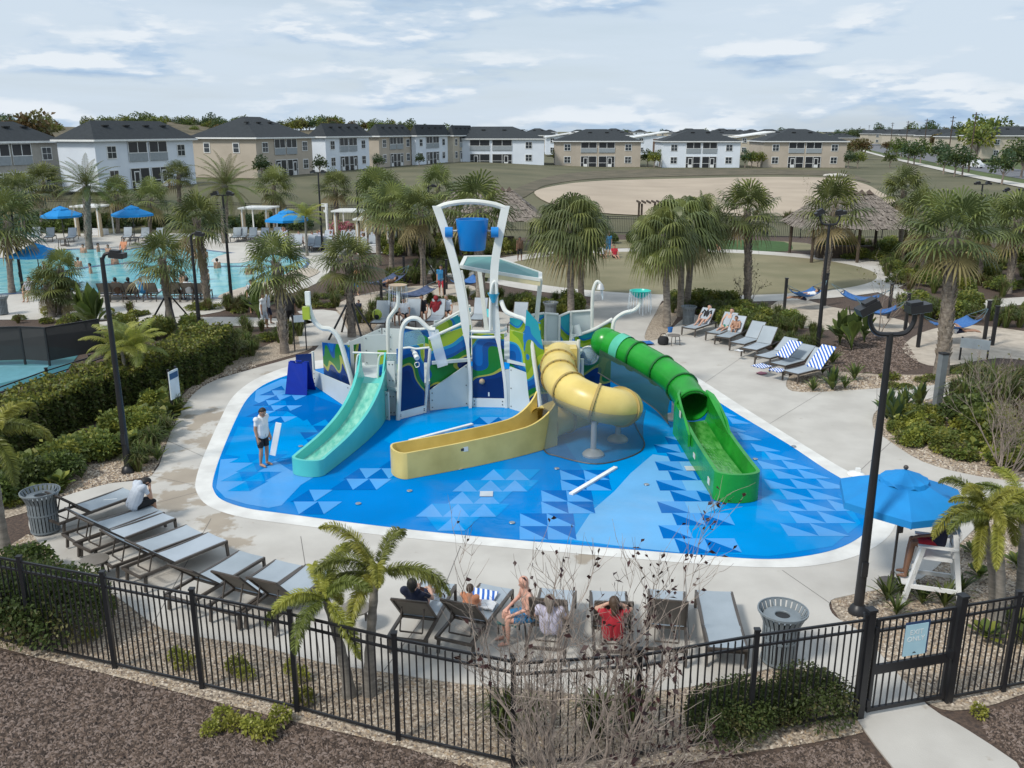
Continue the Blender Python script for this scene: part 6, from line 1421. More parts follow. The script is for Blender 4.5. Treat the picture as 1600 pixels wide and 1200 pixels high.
fill([(10, 505), (60, 490), (150, 480), (240, 490), (200, 500), (60, 512)], 24, [K_low, K_grasst, K_low, K_yel], 'in the island bed by the pool path', 'low plants by the pool path', .85, 6)
fill([(340, 488), (420, 470), (500, 460), (545, 450), (560, 470), (520, 486), (460, 482), (400, 495)], 30, [K_grass[0], K_grasst, K_grass[1], K_low], 'between the big pool and the hammocks', 'grass clumps between pool and hammocks', 1.0, 7)
fill([(560, 520), (600, 495), (640, 478), (720, 472), (800, 486), (845, 498), (845, 478), (760, 465), (690, 470), (600, 480), (555, 500)], 44, [K_grass[0], K_grass[1], K_low], 'in the bed behind the play structure', 'grass clumps behind the play structure', .95, 8)
fill([(790, 482), (900, 470), (925, 466), (925, 478), (880, 495), (820, 490)], 30, [K_shrub[1], K_shrub[1], K_low, K_grass[0]], 'under the weeping palms by the bin', 'shrubs under the weeping palms', .85, 9)
fill([(1045, 492), (1050, 470), (1110, 468), (1230, 500), (1280, 525), (1300, 560), (1235, 560), (1195, 540), (1130, 508), (1085, 488)], 130, [K_shrub[1], K_grass[0], K_grass[1], K_grass[0], K_grass[1], K_low], 'in the bed behind the right lounger row', 'shrubs behind the right lounger row', .85, 10)
fill([(1380, 470), (1450, 478), (1600, 485), (1680, 500), (1600, 515), (1500, 505), (1430, 500)], 42, [K_grass[0], K_grass[1], K_grass[0], K_shrub[1]], 'between the hammock sand and the far path', 'grass clumps along the far path', 1.1, 11)
fill([(1370, 425), (1400, 400), (1500, 400), (1700, 410), (1700, 460), (1500, 468), (1420, 455)], 100, [K_grass[0], K_grass[1], K_shrub[1], K_grasst, K_low], 'on the bank beyond the far path', 'shrubs beyond the far path', 1.3, 12)
fill([(1270, 395), (1340, 385), (1440, 385), (1430, 398), (1360, 412), (1300, 402)], 36, [K_grass[0], K_shrub[1], K_low], 'at the foot of the right thatched hut', 'shrubs round the right thatched hut', 1.1, 13)
fill([(600, 440), (640, 418), (720, 412), (770, 425), (760, 440), (700, 445), (620, 452)], 40, [K_shrub[1], K_grass[0], K_grass[1], K_low], 'in the palm grove by the hammocks', 'shrubs in the hammock grove', 1.1, 14)
fill([(560, 385), (700, 378), (830, 390), (780, 405), (700, 405), (590, 408)], 50, [K_shrub[1], K_grass[0], K_grass[1]], 'below the fence behind the tower', 'shrubs behind the tower', 1.3, 15)
fill([(-60, 352), (120, 350), (300, 352), (470, 354), (470, 362), (250, 360), (0, 366)], 70, [K_shrub[0], K_shrub[2], K_grass[1]], 'along the fence beyond the big pool', 'shrubs beyond the big pool', 1.5, 16)
fill([(850, 382), (1000, 376), (1110, 377), (1110, 386), (1000, 386), (860, 392)], 26, [K_low, K_grasst, K_shrub[0]], 'just beyond the oval lawn', 'low shrubs beyond the oval lawn', 1.0, 17)
fill([(290, 345 + 135), (340, 480), (420, 466), (430, 474), (360, 486), (300, 490)], 22, [K_low, K_grasst, K_yel], 'around the pool corner palm', 'low plants at the pool corner', .9, 18)
fill([(1330, 620), (1520, 592), (1560, 575), (1470, 585), (1380, 590)], 8, [K_low], 'in the gravel strip before the sand', 'low plants in the gravel strip', .7, 19)
for x, y in [(140, 1000), (275, 1030), (290, 1045), (370, 1050), (385, 1060), (455, 1050), (470, 1065), (475, 1100)]: put(K_yel, x, y, 'small yellow green plant in the gravel inside the fence', 'small yellow plants inside the fence', .6)
for x, y in [(350, 1125), (365, 1140), (395, 1145), (330, 1148), (415, 1155), (440, 1130), (1530, 1120)]: put(K_yel, x, y, 'small yellow green shrub in the mulch outside the fence', 'small shrubs in the front mulch', .65)
put(K_pink, 535, 375, 'pink flowering shrub by the white shower post', 'pink shrubs', 1.0)
for x, y in [(1180, 345), (1230, 352)]: put(K_grasst, x, y, 'dry grass clump at the edge of the sand', 'dry grass at the sand', 2)
# ------------------------------------------------------------------ bare branching trees
def branches(seed, stems, h, spread, depth=4, r0=.025, kids=(2, 4), base_r=.25, upright=.75):
    r = random.Random(seed); mb = MB(); tips = []
    def grow(p, d, L, rad, lv):
        pts = [p]; rs = [rad]; k = 4; q = p.copy()
        for i in range(k):
            d = (d + Vector((r.gauss(0, .13), r.gauss(0, .13), r.gauss(.05, .08)))).normalized(); q = q + d * L / k; pts.append(q.copy()); rs.append(rad * (1 - .55 * (i + 1) / k))
        mb.tube(pts, rs, 5 if lv < 2 else 3, cap=False)
        if lv >= depth: tips.append((q, d)); return
        for i in range(r.randint(*kids)):
            t = r.randint(1, k); a = Vector((r.gauss(0, .5), r.gauss(0, .5), r.gauss(.15, .3))); grow(pts[t], (d + a).normalized(), L * r.uniform(.5, .75), max(.0042, rs[t] * .62), lv + 1)
        tips.append((q, d))
    for s in range(stems):
        a = 2 * pi * s / stems + r.uniform(-.4, .4); b = Vector((base_r * r.random() * cos(a), base_r * r.random() * sin(a), 0)); o = Vector((cos(a) * spread * r.uniform(.2, 1), sin(a) * spread * r.uniform(.2, 1), upright)).normalized(); grow(b, o, h * r.uniform(.42, .6), r0 * r.uniform(.7, 1.1), 0)
    return mb, tips, r
def bare_tree(loc, lab, seed, stems, h, spread, depth, r0, leaf=None, nleaf=0, lsize=.07, group=None, keep=None, cat='shrub', name='bare_shrub', **kw):
    mb, tips, r = branches(seed, stems, h, spread, depth, r0, **kw); o = thing(name, lab, cat, loc, 0, group); mb.build('branches', M_bark, o)
    if nleaf:
        tp = [t for t in tips if keep is None or keep(t[0])] ; rg = np.random.default_rng(seed); sel = [tp[r.randrange(len(tp))] for _ in range(nleaf)]
        C = np.array([list(t[0] - t[1] * r.uniform(0, .25)) for t in sel]); D = np.array([list(t[1]) for t in sel]) + rg.normal(size=(nleaf, 3)) * .7; V, F_ = leaves_at(C, D, rg.uniform(.7, 1.3, nleaf) * lsize, lsize * .3, rg); obj('foliage', fast_mesh('foliage', V, F_, [leaf]), o)
    return o
bare_tree((0.85, 10.35, 0), 'big bare grey shrub with sparse dark leaves outside the fence', 3, 20, 3.7, .8, 4, .030, LPU, 520, .10, keep=lambda p: p.x > .45 and p.z > 1.4 or (p.z > 3.2), kids=(2, 4), base_r=.7)
bare_tree((*G(1572, 745).xy, 0), 'bare grey shrub with a brown haze of twigs at the gravel island', 9, 9, 3.2, .55, 4, .03, LOL, 500, .09, kids=(2, 4), base_r=.4)
for k, (x, y, s, h) in enumerate([(1545, 690, 1.3, .9), (1590, 672, 1.4, 1.0), (1510, 668, 1.2, .8), (1568, 650, 1.3, 1.0)]): put(K_grasst if k % 2 else K_shrub, x, y, 'brownish grassy bush under the bare grey shrub', 'brownish bushes at the gravel island', 1.5)
for x, y, h, l in [(1175, 480, 3.0, 'thin leafless sapling beside the lone booted palm'), (1372, 530, 4.0, 'thin leafless sapling between the two hammock sand pits'), (1262, 348, 4.0, 'thin leafless sapling at the edge of the sand'), (1160, 478, 1.8, 'low leafless sapling by the oval path')]:
    g = G(x, y); bare_tree((g.x, g.y, 0), l, int(x), 2, h, .18, 4, .03, LOL, 60, .12, 'thin leafless saplings', cat='tree', name='bare_sapling', kids=(2, 3), base_r=.05, upright=1.0)
# ------------------------------------------------------------------ loose pebbles and bark chips near the camera
def chips(name, poly, n, size, mats, z, seed, flat=.5, parent=None):
    r = np.random.default_rng(seed); xs = np.array([p[0] for p in poly]); ys = np.array([p[1] for p in poly])
    X = r.uniform(xs.min(), xs.max(), n * 3); Y = r.uniform(max(ys.min(), 6), ys.max(), n * 3); px, py = np.array([p[0] for p in poly]), np.array([p[1] for p in poly]); inside = np.zeros(len(X), bool); j = len(px) - 1
    for i in range(len(px)):
        c = ((py[i] > Y) != (py[j] > Y)) & (X < (px[j] - px[i]) * (Y - py[i]) / (py[j] - py[i] + 1e-12) + px[i]); inside ^= c; j = i
    X, Y = X[inside][:n], Y[inside][:n]; m = len(X)
    base = np.array([[1, 0, 0], [-1, 0, 0], [0, 1, 0], [0, -1, 0], [0, 0, 1]]) * np.array([1, flat, .55]); a = r.uniform(0, 2 * pi, m); s = size * r.uniform(.5, 1.5, m); ca, sa = np.cos(a), np.sin(a)
    B = base[None] * r.uniform(.7, 1.3, (m, 5, 3)) * s[:, None, None]; Vx = B[..., 0] * ca[:, None] - B[..., 1] * sa[:, None]; Vy = B[..., 0] * sa[:, None] + B[..., 1] * ca[:, None]
    V = np.stack([Vx + X[:, None], Vy + Y[:, None], B[..., 2] + z], -1).reshape(-1, 3); f = np.array([[0, 2, 4], [2, 1, 4], [1, 3, 4], [3, 0, 4]]); F_ = (f[None] + 5 * np.arange(m)[:, None, None]).reshape(-1, 3); mi = np.repeat(r.integers(0, len(mats), m), 4)
    o = obj(name, fast_mesh(name, V, F_, mats, mi)); return o
PB = [mat('pebble_a', (.46, .38, .29), .9), mat('pebble_b', (.60, .53, .44), .9), mat('pebble_c', (.26, .20, .15), .9), mat('pebble_d', (.36, .27, .18), .9), mat('pebble_e', (.14, .11, .09), .9)]
MU = [mat('chip_a', (.10, .072, .056), .95), mat('chip_b', (.17, .125, .10), .95), mat('chip_c', (.05, .037, .031), .95), mat('chip_d', (.23, .18, .155), .95)]
fb = [(p.x, p.y) for p in spline(gp(FRONT_BED), 2, True)]
tag(chips('pebbles', fb, 26000, .030, PB, .012, 1), 'loose tan river pebbles covering the bed inside the fence', 'pebbles', kind='stuff')
lb = [(p.x, p.y) for p in gp([(-20, 800), (100, 775), (237, 743), (262, 688), (285, 638), (310, 608), (345, 590), (400, 574), (395, 565), (320, 590), (265, 645), (225, 690), (120, 720), (0, 750)])]
tag(chips('pebbles', lb, 11000, .038, PB, .012, 2), 'loose tan river pebbles along the hedge bed', 'pebbles', kind='stuff')
rb = [(p.x, p.y) for p in gp([(1300, 942), (1335, 930), (1440, 905), (1500, 850), (1570, 800), (1700, 805), (1700, 1000), (1600, 1083), (1510, 1105), (1450, 1095), (1385, 1030), (1345, 988)])]
tag(chips('pebbles', rb, 12000, .032, PB, .014, 3), 'loose tan river pebbles behind the exit gate', 'pebbles', kind='stuff')
ib = [(p.x, p.y) for p in gp([(1366, 668), (1374, 642), (1420, 627), (1500, 620), (1570, 642), (1660, 690), (1660, 758), (1600, 755), (1510, 742), (1440, 722), (1392, 692)])]
tag(chips('pebbles', ib, 9000, .04, PB, .014, 4), 'loose tan river pebbles on the gravel island', 'pebbles', kind='stuff')
eb = [(p.x, p.y) for p in gp([(1235, 606), (1245, 588), (1370, 588), (1460, 588), (1530, 580), (1450, 604), (1370, 608), (1255, 614)])]
tag(chips('pebbles', eb, 4500, .045, PB, .014, 6), 'loose tan river pebbles past the lounger row', 'pebbles', kind='stuff')
fm = [(p.x, p.y) for p in gp([(-150, 1250), (-150, 985), (57, 1030), (183, 1060), (320, 1095), (467, 1132), (630, 1170), (800, 1217), (760, 1260)])]
tag(chips('bark_chips', fm, 30000, .045, MU, .004, 5, .28), 'dark brown bark chips outside the fence', 'mulch', kind='stuff')
fm2 = [(p.x, p.y) for p in gp([(1545, 1155), (1530, 1120), (1600, 1090), (1750, 1045), (1750, 1260), (1650, 1235)])]
tag(chips('bark_chips', fm2, 6000, .045, MU, .004, 7, .28), 'dark brown bark chips beside the exit walk', 'mulch', kind='stuff')
fm3 = [(p.x, p.y) for p in gp([(1290, 575), (1310, 520), (1410, 525), (1440, 575), (1400, 585), (1300, 580)])]
tag(chips('bark_chips', fm3, 7000, .06, MU, .004, 8, .3), 'dark brown bark chips between the banana plants and the sand', 'mulch', kind='stuff')

fm4 = [(p.x, p.y) for p in gp([(800, 1222), (1000, 1208), (1180, 1182), (1340, 1155), (1420, 1240), (1300, 1270), (760, 1270)])]
tag(chips('bark_chips', fm4, 14000, .045, MU, .004, 9, .28), 'dark brown bark chips below the bare grey shrub', 'mulch', kind='stuff')

for k, (x, y) in enumerate([(1490, 640), (1515, 628), (1545, 622), (1580, 618), (1500, 655), (1535, 648), (1572, 640), (1605, 635), (1560, 662), (1600, 660), (1625, 650)]): put((K_grasst, K_grass[0], K_grass[1])[k % 3], x, y, ('tan', 'green', 'arching')[k % 3] + ' tall grassy bush massed behind the bare grey shrub', 'tall grassy bushes at the gravel island', 2.0)
# ------------------------------------------------------------------ houses
H_white = mat('stucco_white', (0.72, 0.78, 0.85), 0.85, c2=(0.66, 0.72, 0.80), scale=.5); H_beige = mat('stucco_beige', (0.47, 0.415, 0.345), 0.85, c2=(0.42, 0.37, 0.305), scale=.5)
H_grey = mat('stucco_grey', (0.40, 0.385, 0.35), 0.85); H_roof = mat('shingle_roof', (0.030, 0.037, 0.043), 0.9, c2=(0.022, 0.028, 0.033), scale=2.5, bump=.4, bscale=6); H_trim = mat('trim_white', (0.78, 0.80, 0.80), 0.6)
H_screen = mat('lanai_screen', (0.018, 0.020, 0.024), 0.35); H_glass = mat('window_glass', (0.03, 0.04, 0.05), 0.08, spec=.8); H_rail = mat('balcony_rail', (0.30, 0.34, 0.37), 0.6); H_brown = mat('accent_brown', (.17, .11, .085), .8); H_tan = mat('cream_wall', (.52, .47, .38), .85)
def hip(o, W, D, ze, zr, ov=.45, m=None, off=(0, 0)):
    hx, hy = W / 2 + ov, D / 2 + ov; x, y = off
    if hx >= hy: a, b = (-(hx - hy), 0), (hx - hy, 0)
    else: a, b = (0, -(hy - hx)), (0, hy - hx)
    V = [(-hx, -hy, ze), (hx, -hy, ze), (hx, hy, ze), (-hx, hy, ze), (a[0], a[1], zr), (b[0], b[1], zr)]
    F_ = [(0, 1, 5, 4), (1, 2, 5), (2, 3, 4, 5), (3, 0, 4), (3, 2, 1, 0)] if hx >= hy else [(0, 1, 4), (1, 2, 5, 4), (2, 3, 5), (3, 0, 4, 5), (3, 2, 1, 0)]
    rf = MB().add([(p[0] + x, p[1] + y, p[2]) for p in V], F_).build('roof', m or H_roof, o)
    for (p, q) in ((0, 1), (1, 2), (2, 3), (3, 0)): MB().bar(Vector(V[p]) + Vector((x, y, -.09)), Vector(V[q]) + Vector((x, y, -.09)), .12, .22).build('fascia', H_trim, rf)
    n = Vector((0, -(zr - ze), hy)).normalized()
    for sx in (-.28, -.08, .12, .3):
        c = Vector((sx * W + x, y - hy * .33, ze + (zr - ze) * .70)); MB().box(c + Vector((0, 0, .06)), (.9, .35, .16)).build('roof_vent', mat('vent_black', (.012, .014, .016), .8), rf)
    return rf
def window(o, x, z, y, w=1.05, h=1.35, axis=0, double=True):
    f = MB(); d = (w + .16, .10, h + .16) if axis == 0 else (.10, w + .16, h + .16); wf = f.box((x, y, z), d).build('window', H_trim, o); e = .055
    nx = 2 if double else 1
    for i in range(nx):
        for j in range(2):
            u = (i - (nx - 1) / 2) * w / nx; v = (j - .5) * h / 2
            if axis == 0: MB().box((x + u, y - e, z + v), (w / nx - .09, .03, h / 2 - .07)).build('pane', H_glass, wf)
            else: MB().box((x + e * axis, y + u, z + v), (.03, w / nx - .09, h / 2 - .07)).build('pane', H_glass, wf)
    return wf
def duplex(corner, rz, W, D, wall, lab, grp, zr=8.3, side_win=()):
    # corner: right front corner on the ground; +x along the front, -y outward
    o = thing('house', lab, 'house', corner, rz, grp); o0 = Vector((-W / 2, D / 2, 0)); ze = 5.9; y = 0.0
    MB().box((o0.x, o0.y, ze / 2), (W, D, ze)).build('wall', wall, o)
    hip(o, W, D, ze, zr, off=(o0.x, o0.y)); k = W / 17.0
    for z in (1.65, 4.45):
        for fx in (-.855, -.145): window(o, W * fx, z, -.02, 1.45 * min(1, k * 1.1), 1.4)
    for i, fx in enumerate((-.605, -.395)):
        w = .185 * W
        for z, h in ((1.25, 2.45), (4.45, 2.35)):
            lg = MB().box((W * fx, -.03, z), (w, .08, h)).build('lanai_opening', H_screen, o)
            for s in (-.5, 0, .5): MB().box((W * fx + s * w, -.085, z), (.09, .05, h)).build('screen_post', H_trim, lg)
            MB().box((W * fx, -.085, z + h / 2), (w + .1, .05, .09)).build('screen_rail', H_trim, lg)
            if z > 3: MB().box((W * fx, -.11, z - h / 2 + .50), (w, .05, 1.0)).build('balustrade', H_rail, lg); MB().box((W * fx, -.12, z - h / 2 + 1.02), (w + .1, .08, .08)).build('balustrade_cap', H_trim, lg)
            else:
                MB().box((W * fx, -.085, .95), (w, .05, .07)).build('screen_rail', H_trim, lg); dx = W * fx + (-.2 if i == 0 else .2) * w * (1 if i == 0 else 1)
                dr = MB().box((dx, -.11, 1.08), (.95, .06, 2.1)).build('screen_door', H_trim, lg); MB().box((dx, -.145, 1.35), (.7, .02, 1.3)).build('door_screen', H_screen, dr)
    for (yy, z) in side_win: window(o, -W - .02, z, D * yy, 1.0, 1.35, -1, False)
    return o
u_ = Vector((sin(radians(17.9)), cos(radians(17.9)), 0))
def proj(p):
    f = p.y * cp + (H - p.z) * sp; return 800 + F * p.x / f, 600 + F * ((H - p.z) * cp - p.y * sp) / f
def row_house(cpx, cpy, lpx, spx, wall, lab, sw=()):
    c = GT(cpx, cpy); s = 1.0
    while proj(c - u_ * s)[0] > lpx and s < 60: s += .1
    W = s; fl = c - u_ * W; n = Vector((-u_.y, u_.x, 0)); d = 1.0      # n points away behind the front
    while proj(fl + n * d)[0] > spx and d < 22: d += .1
    rz = atan2(u_.y, u_.x)
    return duplex((c.x, c.y, c.z), rz, W, d, wall, lab, 'two storey houses in the row on the rise', 5.9 + max(2.2, min(3.4, d * .27)), sw)
row_house(102, 298, -60, -130, H_grey, 'grey beige two storey house with a wide balcony above the pool palms'); row_house(307, 287, 157, 99, H_white, 'white two storey house with blue towels on its balconies', ())
row_house(490, 271, 404, 303, H_beige, 'beige two storey house next to the white one, its plain side wall showing', ((.3, 4.4), (.75, 4.4))); row_house(578, 263, 511, 488, H_white, 'white two storey house between two beige ones in the row'); row_house(645, 257.5, 594, 575, H_beige, 'beige two storey house, fourth along the row'); row_house(700, 253.5, 651, 644, H_white, 'white two storey house near the end of the row'); row_house(741, 251, 708, 700, H_tan, 'cream two storey house closing the row')
for (l, r_, by, wall, lab) in [(742, 850, 258, H_white, 'white two storey house facing the sand, beside the end of the row'), (884, 1000, 261, H_beige, 'beige two storey house facing the sand next to the white one'), (1035, 1155, 262, H_white, 'white two storey house facing the sand between two beige ones'), (1192, 1320, 262, H_beige, 'beige two storey house facing the sand nearest the road')]:
    a, b = GT(l, by), GT(r_, by); W = (b - a).length; duplex((b.x, b.y, min(a.z, b.z)), radians(-1.5), W, 15, wall, lab, 'two storey houses facing the sand', 8.6)
def small_house(px, py, w, h, wall, lab, shed=True, grp='modern houses behind the sand row', D=12, Y=None):
    g = GT(px, py) if Y is None else Vector((P(px, py, Y).x, Y, T(0, Y))); o = thing('house', lab, 'house', g, 0, grp); MB().box((0, D / 2, h / 2), (w, D, h)).build('wall', wall, o)
    if shed:
        MB().plate([(-w / 2 - .5, -.6, h - .4), (w / 2 + .5, -.6, h + 1.3), (w / 2 + .5, D + .6, h + 1.3), (-w / 2 - .5, D + .6, h - .4)], .3).build('shed_roof', H_trim, o); MB().box((w * .22, -.05, h * .45), (w * .3, .1, h * .8)).build('accent_wall', H_brown, o)
    else: hip(o, w, D, h, h + 2.4, off=(0, D / 2))
    for z in ((1.5, 4.3) if h > 4.5 else (1.5,)):
        for x in (-.3, .3): window(o, w * x, z, -.11, 1.3, 1.3)
    return o
for x, w, wl, sh, l in [(878, 10, H_white, True, 'white shed roofed house between the white and beige houses'), (1016, 10, H_white, True, 'white shed roofed house with a brick accent between two blocks'), (1178, 11, H_tan, True, 'tan shed roofed house behind the road side block'), (960, 14, H_white, False, 'dark hip roofed house above the beige block'), (1080, 14, H_beige, False, 'dark hip roofed house behind the white block'), (1130, 14, H_white, False, 'hip roofed house farther behind the white block'), (840, 14, H_beige, False, 'hip roofed house behind the first white block'), (1240, 14, H_white, False, 'hip roofed house behind the road side block')]:
    small_house(x, 240, w, 5.6, wl, l, sh, Y=290 if sh else 330 + (x % 7) * 12)
rr_ = random.Random(4)
for i in range(26):
    x = 770 + i * 23 + rr_.uniform(-8, 8); small_house(x, 220, rr_.uniform(10, 16), rr_.choice((3.2, 5.4)), rr_.choice((H_white, H_beige, H_tan)), 'distant roof in the housing estate toward the horizon', False, 'distant roofs of the housing estate', Y=rr_.uniform(420, 900))
for i, (x, y, w) in enumerate([(1392, 222, 26), (1430, 223, 24), (1465, 224, 24), (1500, 225, 24), (1540, 226, 22)]):
    small_house(x, 218, w, 5.4, H_tan, ['long pale townhouse block past the bend of the road', 'pale townhouse block beyond the road hedge', 'pale townhouse block behind the bare street shrubs', 'pale townhouse block behind the spreading street tree', 'pale townhouse block nearest the road edge'][i], False, 'townhouse blocks across the road', Y=520 - i * 55)
small_house(1590, 240, 20, 6.0, H_tan, 'cream house with white framed windows across the road', False, 'townhouse blocks across the road', Y=250)
for i in range(12):
    x = 1335 + i * 22; small_house(x, 220, rr_.uniform(14, 24), 5, rr_.choice((H_white, H_tan)), 'faint far roof along the horizon past the road', False, 'far roofs past the road', Y=rr_.uniform(700, 1300))
# ------------------------------------------------------------------ hill and trees
def hill():
    xs = np.linspace(-420, 60, 60); ys = np.linspace(300, 560, 14); vs = []
    for y in ys:
        for x in xs:
            k = smooth(300, 400, y) * (1 - .3 * smooth(430, 560, y)) * smooth(30, -90, x); vs.append((x, y, T(x, y) - .2 + k * (8.0 + 1.6 * sin(x * .03) + 1.1 * sin(x * .083 + 1))))
    w = len(xs); MB().add(vs, [(j * w + i, j * w + i + 1, (j + 1) * w + i + 1, (j + 1) * w + i) for j in range(len(ys) - 1) for i in range(w - 1)]).build('hills', M_scrub, None, True, 80)['kind'] = 'structure'
hill()
TL = [leaf_cloud('crown', 700, (2.4, 2.4, 2.6), .62, ms, s, shell=.3, lump=.5, base=1.6) for s, ms in ((71, [LG1, LG2]), (72, [LG3, LG1]), (73, [LG2, LG4]), (74, [LOL, LG3]), (75, [LBR, LOL]))]
def tree(kit, x, y, z, sc, lab, grp): return kit.put((x, y, z), rr_.uniform(0, 6.28), lab, grp, sc)
TK5 = []
for i, me in enumerate(TL):
    o = thing('tree', 'tree', 'tree'); obj('crown', me, o)
    mb = MB().tube([(0, 0, 0), (.05, 0, 1.2), (.1, .05, 3.0)], [.22, .17, .08], 7)
    for a in range(5): mb.tube([(.05, 0, 1.3 + .2 * a), (1.3 * cos(a * 1.3), 1.3 * sin(a * 1.3), 2.9 + .2 * a)], [.09, .03], 5)
    mb.build('trunk', M_bark, o, True); TK5.append(Kit(o))
KINDS = ['dark green', 'pale yellow green', 'deep blue green', 'olive', 'brownish bare looking']
for i in range(190):
    y = rr_.uniform(372, 420); x = rr_.uniform(-190, -6) if i < 160 else rr_.uniform(-330, -190); k = rr_.choices(range(5), (3, 4, 3, 3, 1))[0]; sz = rr_.uniform(.65, 1.2) if rr_.random() < .85 else rr_.uniform(1.2, 1.5); sm_ = smooth(300, 400, y) * smooth(30, -90, x) * 8.0 + 1.4
    tree(TK5[k], x, y, sm_ - 1.6 * sz, sz, KINDS[k] + ' tree on the wooded rise behind the house row', 'trees on the wooded rise')
for px, Y, sc, k, l in [(10, 210, 1.6, 2, 'tall dark tree above the grey beige house roof'), (48, 205, 2.0, 4, 'tall brownish tree behind the white house roof'), (175, 260, 1.7, 4, 'bare brown tree behind the white house ridge'), (235, 260, 1.6, 0, 'dark tree behind the gap of the house row'), (350, 290, 1.6, 4, 'brown crowned tree above the beige roof')]:
    p = P(px, 220, Y); tree(TK5[k], p.x, Y, T(p.x, Y), sc, l, 'tall trees behind the house row')
for i in range(34):
    px = rr_.uniform(880, 1330); Y = rr_.uniform(480, 1000); p = P(px, 215, Y); tree(TK5[rr_.choice((0, 2, 2))], p.x, Y, .6, rr_.uniform(.9, 1.6), 'dark tree among the distant estate roofs', 'trees among the distant roofs')
for i in range(46):
    px = rr_.uniform(1330, 1660); Y = rr_.uniform(560, 1500); p = P(px, 205, Y); tree(TK5[rr_.choice((0, 2, 4))], p.x, Y, .6, rr_.uniform(1.2, 2.4), 'dark tree on the horizon past the road', 'trees on the horizon past the road')
def street(px, py, k, sc, l, g='street trees'): g_ = GT(px, py); return tree(TK5[k], g_.x, g_.y, g_.z, sc, l, g)
for x, y, k, sc in [(1400, 250, 0, .9), (1408, 247, 0, .9), (1418, 258, 2, .85), (1428, 258, 2, .8), (1438, 255, 0, .95), (1474, 272, 2, .8), (1491, 276, 2, .85), (1503, 276, 2, .8), (1565, 288, 2, .8), (1465, 258, 2, .9), (1582, 268, 0, 1.0), (1595, 278, 2, 1.0)]: street(x, y, k, sc * 1.05, 'young green tree planted along the sidewalk', 'young trees along the sidewalk')
for x, y, k, sc, l in [(1345, 250, 4, 1.1, 'leafless brown tree at the corner of the road side house'), (1332, 247, 4, 1.0, 'leafless brown bush by the road side house'), (1460, 240, 4, 1.3, 'bare brown street tree in the median'), (1385, 240, 4, .8, 'bare thin tree on the verge near the bend'), (1512, 248, 1, 1.9, 'spreading pale green tree in the planted median'), (1535, 250, 1, 2.1, 'widest spreading pale green tree in the median'), (1556, 250, 0, 1.8, 'green tree at the end of the median group'), (1525, 253, 1, 1.7, 'short trunked pale green tree in the median'), (1480, 236, 4, 1.2, 'brown bare tree behind the median')]: street(x, y, k, sc, l)
for i in range(26):
    x = 1345 + i * 7; street(x, 223 + i * .55 + rr_.uniform(-.5, .5), rr_.choice((0, 2, 4)), .75, 'low dark hedge tree along the far side of the road', 'low trees along the far road edge')
for x, y in [(886, 258), (878, 257), (1012, 260), (1022, 262), (1030, 261), (1164, 262), (1174, 262), (1184, 262), (1325, 263), (872, 256), (1340, 262), (1390, 262)]: street(x, y, rr_.choice((0, 1, 2)), .62, 'garden tree in the gap between the houses', 'garden trees between houses')
for i, (x, y, s) in enumerate([(410, 280, .55), (500, 274, .5), (590, 266, .45), (655, 260, .4)]): street(x, y, 2, s, 'small dark bush at the foot of the house row', 'bushes at the house row')
# utility poles along the boulevard
UP = thing('utility_pole', 'x', 'utility pole'); MB().tube([(0, 0, 0), (0, 0, 13)], [.20, .13], 7).build('pole', M_wood, UP, True)
for z, w in ((12.5, 2.2), (11.6, 1.6)): MB().box((0, 0, z), (w, .14, .16)).build('cross_arm', M_wood, UP)
UK = Kit(UP)
for i, Y in enumerate([190, 240, 300, 370, 450, 560, 700, 900, 1150]):
    x = [1521, 1486, 1446, 1417, 1393, 1374, 1357, 1343, 1330][i]; p = P(x, 210, Y); UK.put((p.x, Y, .7), .4, 'wooden utility pole along the road', 'utility poles along the road', .92)
# sidewalk scrub stakes, cars
def make_car(c, van=False):
    o = thing('parked_car', 'x', 'car'); m = mat('car_' + c, {'white': (.72, .74, .75), 'dark': (.03, .035, .04), 'blue': (.03, .12, .16)}[c], .25, coat=.5)
    prof = [(-2.3, .35), (-2.32, .85), (-1.9, 1.0), (-1.2, 1.55 if not van else 1.85), (.9, 1.6 if not van else 1.9), (1.75, 1.05), (2.3, .9), (2.35, .35)]; n = len(prof)
    V = [(x, s * (.88 if z < 1.1 else .74), z) for s in (-1, 1) for x, z in prof]; MB().add(V, [tuple(range(n - 1, -1, -1)), tuple(range(n, 2 * n))] + [(i, (i + 1) % n, n + (i + 1) % n, n + i) for i in range(n)]).build('body', m, o)
    for s in (-1, 1): MB().plate([(-1.5, s * .83, 1.12), (1.4, s * .83, 1.12), (.85, s * .765, 1.5), (-1.1, s * .765, 1.5)], .02).build('side_window', H_glass, o)
    MB().plate([(1.68, -.7, 1.13), (1.68, .7, 1.13), (1.0, .66, 1.56), (1.0, -.66, 1.56)], .03).build('windscreen', H_glass, o)
    for x in (-1.45, 1.45):
        for s in (-1, 1): w = MB().tube([(x, s * .72, .33), (x, s * .92, .33)], .33, 14).build('wheel', mat('tyre', (.015, .015, .016), .8), o, True, 30); MB().tube([(x, s * .90, .33), (x, s * .93, .33)], .2, 10).build('rim', S_steel, w, True, 30)
    for s in (-1, 1): MB().box((2.3, s * .6, .72), (.1, .3, .16)).build('headlight', M_lens, o)
    return o
a = GT(1520, 263); cw = make_car('white', True); cw.location = (a.x, a.y, a.z + .07); cw.rotation_euler[2] = radians(-62); tag(cw, 'white van driving on the road past the sidewalk trees', 'car')
